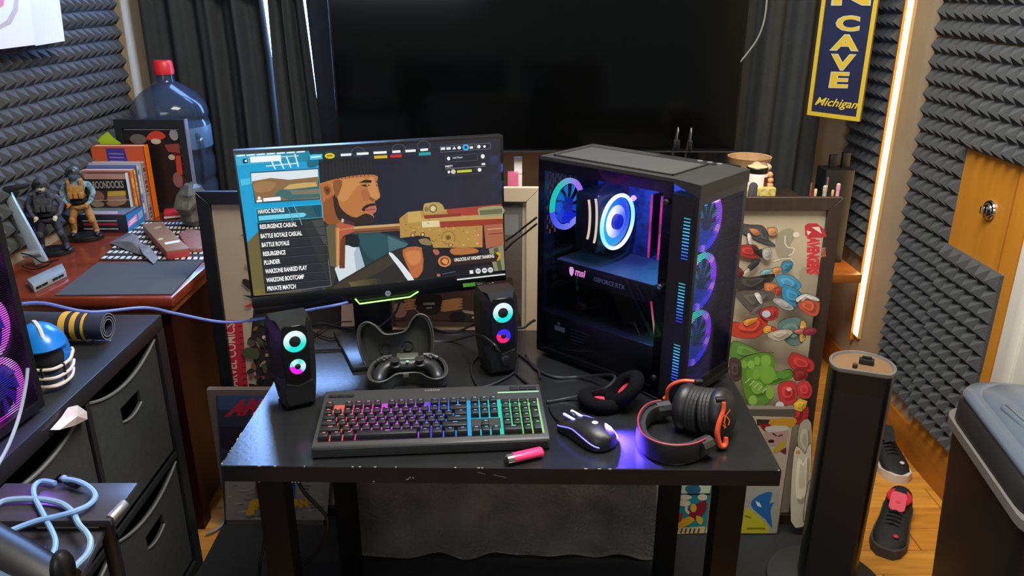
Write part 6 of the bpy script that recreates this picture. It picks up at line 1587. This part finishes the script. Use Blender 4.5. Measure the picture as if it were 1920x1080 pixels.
# --- comic canvas at the left under the desk
sL = G(423, 975, .009); sR = G(613, 975, .009)
cvl, plS, _w = canvas('comic canvas with yellow title lettering leaning under the left end of the desk', (sL.x+.012, 2.0, .009), (sR.x-.006, 2.0, .009), .462, .02, .0)
p = Print(plS, lift=.0003, step=.00006)
p.poly([(405,742),(628,742),(613,975),(422,975)], '#2a3040')
p.poly([(408,742),(628,742),(626,766),(410,768)], '#34486a'); p.poly([(412,800),(626,800),(624,842),(414,842)], '#241a2c')
p.text('AMAZING', (420,782), (600,770), (432,750), '#a82434', bold=.07, shear=.3)
p.poly([(421,880),(620,880),(613,975),(424,975)], '#8a867c')
rp = random.Random(5)
for k in range(46):
    x = rp.uniform(426,606); yv = rp.uniform(902,972); p.line([(x,yv),(x+rp.uniform(4,22),yv+rp.uniform(-2,2))], rp.uniform(.8,2.2), rp.choice(['#4a4844','#3a3836','#b0aca0','#5a5854']))
p.poly([(532,880),(552,880),(553,940),(546,962),(536,955)], '#24448a', 2); p.poly([(480,900),(494,900),(490,930),(482,926)], '#8a3a34', 2)
p.text('SPIDER-MAN', (470,956), (580,950), (466,938), '#c89a20', bold=.08); p.poly([(462,965),(466,950),(474,936),(490,934),(486,944),(476,948),(478,962)], '#d0a224', 2)
flatprint('canvas_print', p, PAPER, cvl)

# --- left black framed poster
TLp = D(375, 357, 2.085); bx0 = TLp.x
fl_, plM, *_r = framed('framed_poster', 'tall black framed poster with a red lettered strip, left of the monitor', ((bx0-.008,2.06,.004), (bx0+.394,2.06,.004), (bx0+.394,2.085,TLp.z), (bx0-.008,2.085,TLp.z)), .035, mat('frame_black2', '#0b0e10', .4), .018, None)
p = Print(plM, lift=.0003, step=.00006)
p.poly([(400,375),(672,375),(672,1000),(430,1000)], '#a3927a')
p.poly([(415,600),(454,600),(480,900),(440,900)], '#a4202c')
p.text('MARVEL COMICS', (447,737), (440,606), (429,738), '#c8a890', bold=.01)
for k in range(12): p.line([(447+k*.9,612+k*11),(455+k*.9,611+k*11)], 1.6, '#5a1018')
rp = random.Random(12)
darks = ['#1c1a1a','#2a2624','#3a342c','#241e1c','#4a3a2c','#30302c']
p.poly([(476,575),(520,560),(650,560),(650,900),(500,900),(490,740),(478,690),(470,640)], '#241e1c', 0)
for k in range(60):
    x = rp.uniform(470,520); yv = rp.uniform(598,735); p.ell((x,yv), rp.uniform(3,9), rp.uniform(2,6), rp.choice(darks+['#6a4a34','#8a7a5a','#b8a890','#5a2c24','#3c4a2c']), 8, rp.uniform(0,3))
for a, c_ in (((450,440),(480,442)),((458,497),(482,500)),((455,552),(482,558)),((452,528),(482,540)),((456,575),(474,570))): p.poly([(a[0],a[1]),(c_[0],c_[1]-4),(c_[0],c_[1]+5)], '#2a2422' if a[1] != 575 else '#a83028')
p.poly([(455,526),(462,522),(490,534),(490,546),(466,540)], '#221c1a', 2); p.ell((470,497), 12, 4, '#8a7a66', 12)
p.poly([(456,655),(470,650),(486,656),(484,672),(460,668)], '#3a4428', 3)
flatprint('poster_print', p, PAPER, fl_)

# --- chest with grey fur throw, and a cream framed picture standing on it
ch = thing('storage_chest', 'dark storage chest behind the desk legs, covered by the fur throw', 'chest', (-.02, 1.96, 0))
part('body', MB().bx(-.42, .375, 1.885, 2.03, .009, .588), mat('chest_dark', '#1a1a1a', .7), ch, world=True)
part('lid', MB().bx(-.425, .38, 1.88, 2.035, .588, .60), mat('chest_dark'), ch, world=True)
def thr(u_, v_):
    x = -.452 + u_*.856; s_ = v_*.765
    wob = .006*math.sin(u_*23+2) + .005*math.sin(u_*41+v_*9) + .004*math.sin(v_*17+u_*7)
    if s_ < .12: return Vector((x, 2.0 - s_, .606 + abs(wob)*.3))
    z = .606 - (s_-.12); return Vector((x + .006*math.sin(v_*9), 1.876 - .006 + wob - .012*v_, max(.016 + .006*math.sin(u_*30), z)))
b = MB(); b.sheet(thr, 80, 50); n_ = len(b.v); b.sheet(lambda a, c: thr(a, c)+Vector((0,-.010,.002)), 80, 50)
tb = solo('fur_throw', b, mat('grey_fur', '#5e584f', .95, noise=(9,.45), bump=(90,.9), sheen=.4), 'grey faux fur throw hanging down under the desk', 'blanket', (-.02, 1.87, .02), angle=80)
pic_z0, pic_z1 = .6275, D(985,350,1.97).z
xr_ = D(1006,480,1.96).x
pf, plP, *_r = framed('framed_picture', 'cream framed picture with hands showing in its lower part, behind the monitor', ((-.40,1.955,pic_z0), (xr_+.01,1.955,pic_z0), (xr_+.01,1.975,pic_z1), (-.40,1.975,pic_z1)), .038, mat('frame_cream', '#b8a68c', .5), .016, None)
p = Print(plP, lift=.0003, step=.00006)
p.poly([(640,380),(980,380),(978,612),(640,612)], '#4e4c4a'); p.grad([(640,380),(640,560),(978,560),(980,380)], '#6a6660', '#4a3c36', 10)
p.poly([(944,402),(972,402),(972,440),(944,440)], '#7a7a78'); p.poly([(735,590),(975,590),(978,612),(735,612)], '#2c2622'); p.poly([(742,520),(960,520),(975,600),(742,600)], '#40302a', 0)
p.poly([(640,560),(665,560),(665,612),(640,612)], '#9a8478')
cq = lambda x, y: (640+x/5.333, 560+y/5.333)
def q_(*pts): return [cq(*a) for a in pts]
p.poly(q_((530,60),(600,40),(660,70),(640,170),(560,190),(530,150)), '#8a6a5c', 3)
for k in range(4): p.poly(q_((640,10+k*28),(740,0+k*28),(748,18+k*28),(640,32+k*28)), '#9a6a48', 3); p.poly(q_((1000,20+k*28),(1180,-8+k*30),(1205,16+k*28),(1030,46+k*28)), '#a07048', 3)
p.poly(q_((760,-30),(990,-40),(1000,60),(960,150),(800,140),(745,110)), '#1c1a1a', 2); p.poly(q_((820,40),(930,35),(940,60),(820,62)), '#6a6864'); p.text('GRIP', cq(852,100), cq(908,98), cq(852,84), '#b8b4ac'); p.line(q_((750,60),(740,110),(780,140)), 2.2, '#6a645c')
p.poly(q_((1090,150),(1200,130),(1250,180),(1200,230),(1110,220)), '#1a1818', 3); p.poly(q_((1200,110),(1360,130),(1365,165),(1230,140)), '#8a8278', 0); p.poly(q_((1250,170),(1365,180),(1365,220),(1260,215)), '#2a2624', 0); p.line(q_((1305,185),(1360,192)), 3, '#a8a49c'); p.poly(q_((540,230),(760,215),(1360,240),(1365,270),(560,275)), '#4a403a')
flatprint('picture_print', p, GLOSSP, pf)  # hand shapes and dark forms drawn flat inside the frame

# --- small things on a shelf behind the right poster
sb = thing('side_cabinet', 'dark cabinet behind the right framed poster carrying jars and pens', 'cabinet', (.55, 2.3, 0))
ZC = .93
part('body', MB().bx(.30, .90, 2.13, 2.52, 0.009, ZC-.02), mat('cabinet_dark', '#241a14', .5), sb, world=True)
part('top', MB().bx(.295, .905, 2.125, 2.525, ZC-.02, ZC), mat('cabinet_dark'), sb, world=True)
jt = D(1420, 320, 2.26)
jr = thing('white_jar', 'white labelled jar with black lid beside the computer tower', 'jar', (jt.x, 2.26, ZC))
hj = jt.z - ZC + .012
part('jar', MB().lathe([(0,0),(.030,0),(.032,.004),(.032,hj-.022),(.028,hj-.014),(0,hj-.014)], n=28), mat('jar_white', '#d8d6cc', .35), jr)
part('lid', MB().lathe([(0,hj-.016),(.0305,hj-.016),(.0305,hj-.002),(.029,hj),(0,hj)], n=28), mat('jar_lid', '#16140f', .35), jr)
part('lid_top', MB().lathe([(0,hj),(.028,hj),(.028,hj+.0008),(0,hj+.0008)], n=28), mat('lid_cream', '#e0c890', .4), jr)
b = MB(); b.loft([[Vector((.0324*math.cos(a), .0324*math.sin(a), z)) for a in [-1.15+k*.1 for k in range(8)]] for z in (.01, hj-.026)], caps=False, closed=False); part('label', b, mat('label_brown', '#5a2416', .4), jr, recalc=False)
b = MB()
for k in range(4): b.loft([[Vector((.0324*math.cos(a), .0324*math.sin(a), z)) for a in [-2.4+q*.1 for q in range(9)]] for z in (.045+k*.010, .0465+k*.010)], caps=False, closed=False)
part('label_lines', b, mat('label_grey', '#8a8880', .5), jr, recalc=False)
dp = D(1411, 345, 2.19); b = MB(); b.prism([(-.012,0),(.014,0),(.015,.07),(.010,.079),(.0,.082),(-.008,.079),(-.012,.07)], (dp.x, 2.19, ZC), (1,0,0), (0,0,1), (0,.006,0)); 
b2 = D(1420, 342, 2.19).z - ZC
b = MB(); b.prism([(-.012,0),(.015,0),(.014,b2-.008),(.008,b2-.002),(0,b2),(-.006,b2-.003),(-.010,b2-.012)], (dp.x+.002, 2.19, ZC), (1,0,0), (0,0,1), (0,.006,0))
solo('grey_tag', b, mat('tag_grey', '#4a4c50', .5), 'grey rounded plastic piece standing in front of the white jar', 'plastic piece', (dp.x, 2.19, ZC), bevel=.001)
yx = D(1424, 358, 2.22); hz_ = D(1424,352,2.22).z - ZC
yb_ = thing('yellow_box', 'small yellow patterned box behind the grey tag', 'box', (yx.x, 2.225, ZC))
part('carton', MB().bx(-.045, .045, -.012, .012, 0, hz_), mat('yellow_print', '#c8a838', .5, noise=(90,.5,'#e0d080')), yb_, bevel=.001)
bl_ = D(1378+10, 300, 2.36)
wb_ = thing('wooden_bowl', 'pale wooden bowl behind the computer tower', 'bowl', (D(1405,300,2.40).x, 2.40, ZC))
hb = D(1405,293,2.40).z - ZC
part('bowl', MB().lathe([(0,0),(.030,0),(.034,.01),(.055,hb*.6),(.064,hb-.004),(.066,hb),(.062,hb-.001),(.052,hb*.62),(.03,.02),(0,.018)], n=28), mat('bowl_wood', '#b08a60', .5, noise=(20,.2)), wb_)
for k, (u, v, c) in enumerate(((1420,303,'#c8a080'),(1432,305,'#8a6a60'),(1440,308,'#d8b898'))):
    q = D(u, v, 2.33); b = MB(); b.sphere((q.x, 2.33+.006*k, q.z-.012), (.016,.013,.012)); hh_ = q.z-.022-ZC
    b.cyl((q.x, 2.33+.006*k, ZC), (q.x, 2.33+.006*k, q.z-.018), .009, n=10)
    solo('small_figurine', b, mat('trinket_%d' % k, c, .5), ('left', 'middle', 'right')[k] + ' tiny trinket peeking out behind the white jar', 'trinket', (q.x, 2.33, ZC), group='trinkets behind the jar')
q = D(1444, 335, 2.25); b = MB(); b.cyl((q.x,2.25,ZC), (q.x,2.25,ZC+.04), .012, n=14); b.sphere((q.x,2.25,D(1444,348,2.25).z), (.011,.011,.012)); b.sphere((q.x,2.25,D(1444,338,2.25).z), (.010,.010,.010)); b.sphere((q.x-.002,2.25,D(1444,328,2.25).z), (.009,.009,.010))
solo('orange_figurine', b, mat('trinket_orange', '#d8955a', .5), 'tiny orange stacked figurine right of the white jar', 'trinket', (q.x,2.25,ZC))
pens = [((1522,343),'#b82838',.0022,'thin red pen standing behind the right poster frame'), ((1530,354),'#d8b888',.0036,'short cream capped pen next to the red pen'), ((1553,332),'#d8c0a0',.0022,'tall slim wooden stick among the pens'), ((1548,348),'#b8aa90',.0055,'wide beige marker in the middle of the pens'), ((1562,356),'#c8a070',.0032,'short tan pencil left of the pink marker'), ((1573,344),'#d8a0a8',.0050,'pink capped marker at the right end of the pens')]
for (u, v), c, r_, lb in pens:
    q = D(u, v, 2.20); t = thing('pen', lb, 'pen', (q.x, 2.20, ZC), group='pens behind the right poster')
    hh_ = q.z - ZC
    part('barrel', MB().cyl((0,0,0), (0,0,hh_*.8), r_, n=12), mat('pen_'+c.strip('#'), c, .4), t)
    part('cap', MB().lathe([(0,hh_*.8),(r_*1.15,hh_*.8),(r_*1.15,hh_*.97),(r_*.7,hh_),(0,hh_)], n=12), mat('pen_'+c.strip('#')) if r_ > .003 else mat('pen_tip', '#7a5a40', .5), t)
# dark router at the corner behind the pens
q = D(1572, 330, 3.0)
rt = thing('electronic_device', 'dark boxy device in the corner behind the pens', 'device', (q.x, 3.02, .523))
hb_ = D(1570, 292, 3.0).z - .523
part('housing', MB().bx(-.06, .05, -.05, .05, 0, hb_-.05), mat('router_black', '#121314', .5), rt, bevel=.004)
for x in (-.035, .012): part('antenna', MB().bx(x, x+.03, -.01, .01, hb_-.05, hb_ + (.01 if x > 0 else 0)), mat('router_black'), rt, bevel=.002)
# pink and white boxes under the television
q = D(984, 330, 2.95)
for nm, lb, c, u0, u1, v0, v1, yq in (('white_box', 'white box standing below the television between monitor and tower', '#f0ece8', 964, 979, 297, 334, 2.93), ('pink_box', 'pink box beside the white box below the television', '#d86a88', 952, 972, 325, 352, 2.90)):
    a, c_ = D(u0, v1, yq), D(u1, v0, yq); t = thing(nm, lb, 'box', ((a.x+c_.x)/2, yq, .523))
    part('carton', MB().bx(-(c_.x-a.x)/2, (c_.x-a.x)/2, 0, .04, 0, c_.z-.523), mat('carton_'+c.strip('#'), c, .5), t, bevel=.001)
    part('seam', MB().bx(-(c_.x-a.x)/2, (c_.x-a.x)/2, -.0008, 0, (c_.z-.523)*.86, (c_.z-.523)*.865), mat('seam_grey', '#a09a98', .6), t)

# --- tall tower speaker at the right
tp = G(1617, 683, .68); tw = thing('tower_appliance', 'tall black rounded tower device with tan top, right of the desk', 'appliance', (tp.x, tp.y, 0))
def dsh(R, k=1.0, n=32):
    out = []
    for i in range(n):
        a = 2*PI*i/n; x, y_ = R*math.cos(a), R*math.sin(a)*1.0
        if x*.35 - y_ > R*.78: 
            pass
        out.append(Vector((x, y_, 0)))
    # flat facet towards the camera
    res = []
    nf_ = Vector((-.35, -.94, 0)).normalized()
    for q in out:
        d_ = q.dot(nf_) - R*.62
        res.append(q - nf_*d_ if d_ > 0 else q)
    return res
z_ = lambda R, z: [Vector((q.x, q.y, z)) for q in dsh(R)]
m_tw = mat('tower_black', '#0f1010', .35)
part('column', MB().loft([z_(.070,.03), z_(.074,.05), z_(.0755,.55), z_(.0755,.672)]), m_tw, tw, angle=45)
part('top_rim', MB().loft([z_(.0755,.672), z_(.0765,.674), z_(.0765,.682), z_(.070,.683), z_(.068,.678)], caps=False), mat('rim_grey', '#6a6a66', .35), tw)
part('top_plate', MB().loft([z_(.069,.670), z_(.069,.678)]), mat('plate_tan', '#7c6046', .4), tw)
b = MB(); b.M = Matrix.Translation((.012, .006, .678)) @ Matrix.Rotation(RAD(-25), 4, 'Z'); b.cb((0,0,.007), (.034,.018,.014)); b.cb((0,0,.017), (.022,.006,.008)); part('control_knob', b, mat('steel_black'), tw, bevel=.002)
b = MB(); b.M = Matrix.Translation((-.024, -.014, .678)); b.cyl((0,0,0),(0,0,.010), .006); part('button', b, mat('button_dark', '#2a2418', .3), tw)
part('front_grille', MB().loft([[Vector((q.x*1.006, q.y*1.006, z)) for q in dsh(.0755)[18:27]] for z in (.06, .62)], caps=False, closed=False), mat('grille_black', '#080808', .6), tw, recalc=False)
part('base_plate', MB().lathe([(0,.008),(.15,.008),(.155,.012),(.152,.022),(.10,.032),(0,.034)], n=40), mat('base_grey', '#2a2a28', .5), tw)

# --- bin at the lower right
tc = thing('trash_can', 'black trash can with a grey blue domed lid at the lower right', 'trash can', (1.15, 1.433, 0), rot=(0, 0, RAD(-9.6)))
def rrect(w, d, r, z, cx=0, cy=0, n=6):
    out = []
    for (sx, sy, a0) in ((1,1,0),(-1,1,PI/2),(-1,-1,PI),(1,-1,1.5*PI)):
        for k in range(n+1):
            a = a0 + PI/2*k/n; out.append(Vector((cx + sx*(w-r) + r*math.cos(a), cy + sy*(d-r) + r*math.sin(a), z)))
    return out
m_tc = mat('can_black', '#191817', .45)
part('bucket', MB().loft([rrect(0.106,.19,.04,.003), rrect(0.110,.195,.045,.03), rrect(0.135,.235,.06,.555), rrect(0.138,.24,.06,.575)]), m_tc, tc, angle=50)
part('rim_band', MB().loft([rrect(0.140,.242,.062,.565), rrect(0.146,.250,.066,.567), rrect(0.146,.250,.066,.588), rrect(0.140,.242,.062,.590)]), mat('can_band', '#6c6864', .4), tc, angle=50)
part('lid_collar', MB().loft([rrect(0.135,.236,.075,.588), rrect(0.141,.244,.085,.592), rrect(0.140,.242,.085,.640), rrect(0.132,.232,.082,.652)]), mat('can_collar', '#262524', .4), tc, angle=50)
m_lid = mat('lid_grey', '#5c6672', .28, spec=.6)
part('lid', MB().loft([rrect(0.134,.234,.082,.652), rrect(0.137,.238,.085,.657), rrect(0.134,.234,.084,.666), rrect(0.114,.208,.08,.676), rrect(0.110,.203,.08,.674), rrect(0.105,.196,.08,.682), rrect(0.061,.13,.06,.698), rrect(0.023,.06,.025,.702)]), m_lid, tc, angle=50)
b = MB(); b.M = Matrix.Translation((-.080, .0, .684)) @ Matrix.Rotation(RAD(8), 4, 'Z') @ Matrix.Rotation(RAD(-16), 4, 'Y'); b.loft([rrect(0.012,.075,.015,0), rrect(0.012,.075,.015,.006), rrect(0.008,.068,.009,.010)]); part('lid_ridge', b, m_lid, tc, angle=50)

# --- shoes
def shoe(loc, yaw, label, upper, sole, tongue, mid, s=1.0, logo=None):
    t = thing('shoe', label, 'shoe', loc, rot=(0,0,yaw), group='shoes on the floor')
    secs = [(-.135,.018,.030,.060),(-.125,.034,.036,.085),(-.09,.038,.040,.090),(-.04,.038,.042,.078),(.0,.040,.044,.070),(.05,.044,.046,.060),(.09,.045,.044,.050),(.125,.036,.036,.040),(.145,.018,.024,.030)]
    def ring(x, w, z0, z1): return [Vector((w*math.cos(a)*s, -x*s, (z0*.45 + (z1-z0*.45)*(.5+.5*math.sin(a)))*s)) for a in [2*PI*k/20 for k in range(20)]]
    b = MB()
    rings = [ring(x, w, .03, zt2) for x, w, _z, zt2 in secs]
    b.loft(rings); part('upper', b, upper, t, angle=60)
    b = MB(); b.loft([[Vector((w*1.06*math.cos(a)*s, -x*1.03*s, z)) for x, w, _a, _b in [(sx[0], sx[1], 0, 0)] for a in ()] or [Vector(( (w*1.08+.002)*s*sd_, -x*1.03*s, zz_)) for sd_, zz_ in ((-1,.0),(1,.0),(1.02,.016*s),(1.0,(.026+.006*math.sin(x*60))*s),(-1.0,(.026+.006*math.sin(x*60))*s),(-1.02,.016*s))] for x, w, _z, _t in secs for sx in [(x, w)]])
    part('sole', b, sole, t, angle=50)
    b = MB(); b.M = Matrix.Translation((0, .062*s, .082*s)) @ Matrix.Rotation(RAD(-8),4,'X'); b.torus(.030*s, .008*s, 28, 8, sx=.95, sy=1.45); part('collar', b, mid, t)
    b = MB(); b.M = Matrix.Translation((0, .062*s, .083*s)); b.disc(0, .030*s, 24, 0, None, .95, 1.45); part('opening', b, mat('shoe_inside', '#0a0a0b', .9), t, recalc=False)
    b = MB(); b.M = Matrix.Translation((0, .020*s, .088*s)) @ Matrix.Rotation(RAD(38),4,'X'); b.loft([rrect(.022*s,.030*s,.012*s,0), rrect(.022*s,.030*s,.012*s,.009*s)]); part('tongue', b, tongue, t, angle=50)
    for k in range(4): part('lace', MB().tube([(-.020*s, (-.012-k*.015)*s, (.072-k*.005)*s), (0, (-.014-k*.015)*s, (.080-k*.005)*s), (.020*s, (-.012-k*.015)*s, (.072-k*.005)*s)], .0028*s, 6), upper, t)
    if logo: 
        b = MB(); b.M = Matrix.Translation((.016*s, -.100*s, .050*s)); b.sphere((0,0,0), (.008*s,.008*s,.004*s), 10, 6); part('emblem', b, logo, t)
    return t
m_sb = mat('shoe_black', '#161617', .7, bump=(300,.15)); m_sg = mat('shoe_grey_sole', '#3c3a36', .6); m_ws = mat('shoe_white_sole', '#cfc4ba', .5); m_rd = mat('shoe_red', '#c82440', .6)
s1 = G(1665, 1010, 0); shoe((1.155, 1.985, .0), RAD(-32), 'black shoe with red tongue pointing at the viewer, right of the tall black tower device', m_sb, m_sg, m_rd, m_rd, 1.0, m_rd)
s2 = G(1628, 985, 0); shoe((1.035, 2.09, .0), RAD(-26), 'black shoe with red tongue mostly hidden by the tall black tower device', m_sb, m_sg, m_rd, m_rd, 1.0)
s3 = G(1672, 880, 0); shoe((1.305, 2.375, .0), RAD(-6), 'black shoe with a white sole by the baseboard', m_sb, m_ws, m_sb, m_sb, 1.0, mat('tag_white', '#d0d0cc', .5))
s4 = G(1632, 888, 0); shoe((1.195, 2.40, .0), RAD(-6), 'black shoe with a white sole peeking out behind the tall black tower device', m_sb, m_ws, m_sb, m_sb, 1.0)

# --- cables under the desk, left
cable('power_cable', 'black cable drooping below the desktop in front of the comic canvas', [D(560,905,1.5), D(570,922,1.5), D(590,944,1.5), D(610,965,1.5), D(614,985,1.5), D(608,1010,1.5), D(590,1040,1.5), D(545,1078,1.5), D(520,1095,1.5)], .0045, m_bk)
cable('power_cable', 'thin grey cable on the wooden floor beside the black mat', [G(425,968,.012), G(415,985,.010), G(400,996,.010), G(386,1001,.010)], .004, mat('cable_grey'))
cable('power_cable', 'black cable with a plug hanging behind the front left desk leg', [D(497,985,1.62), D(495,1020,1.62), D(488,1055,1.6), D(486,1085,1.6)], .004, m_bk)
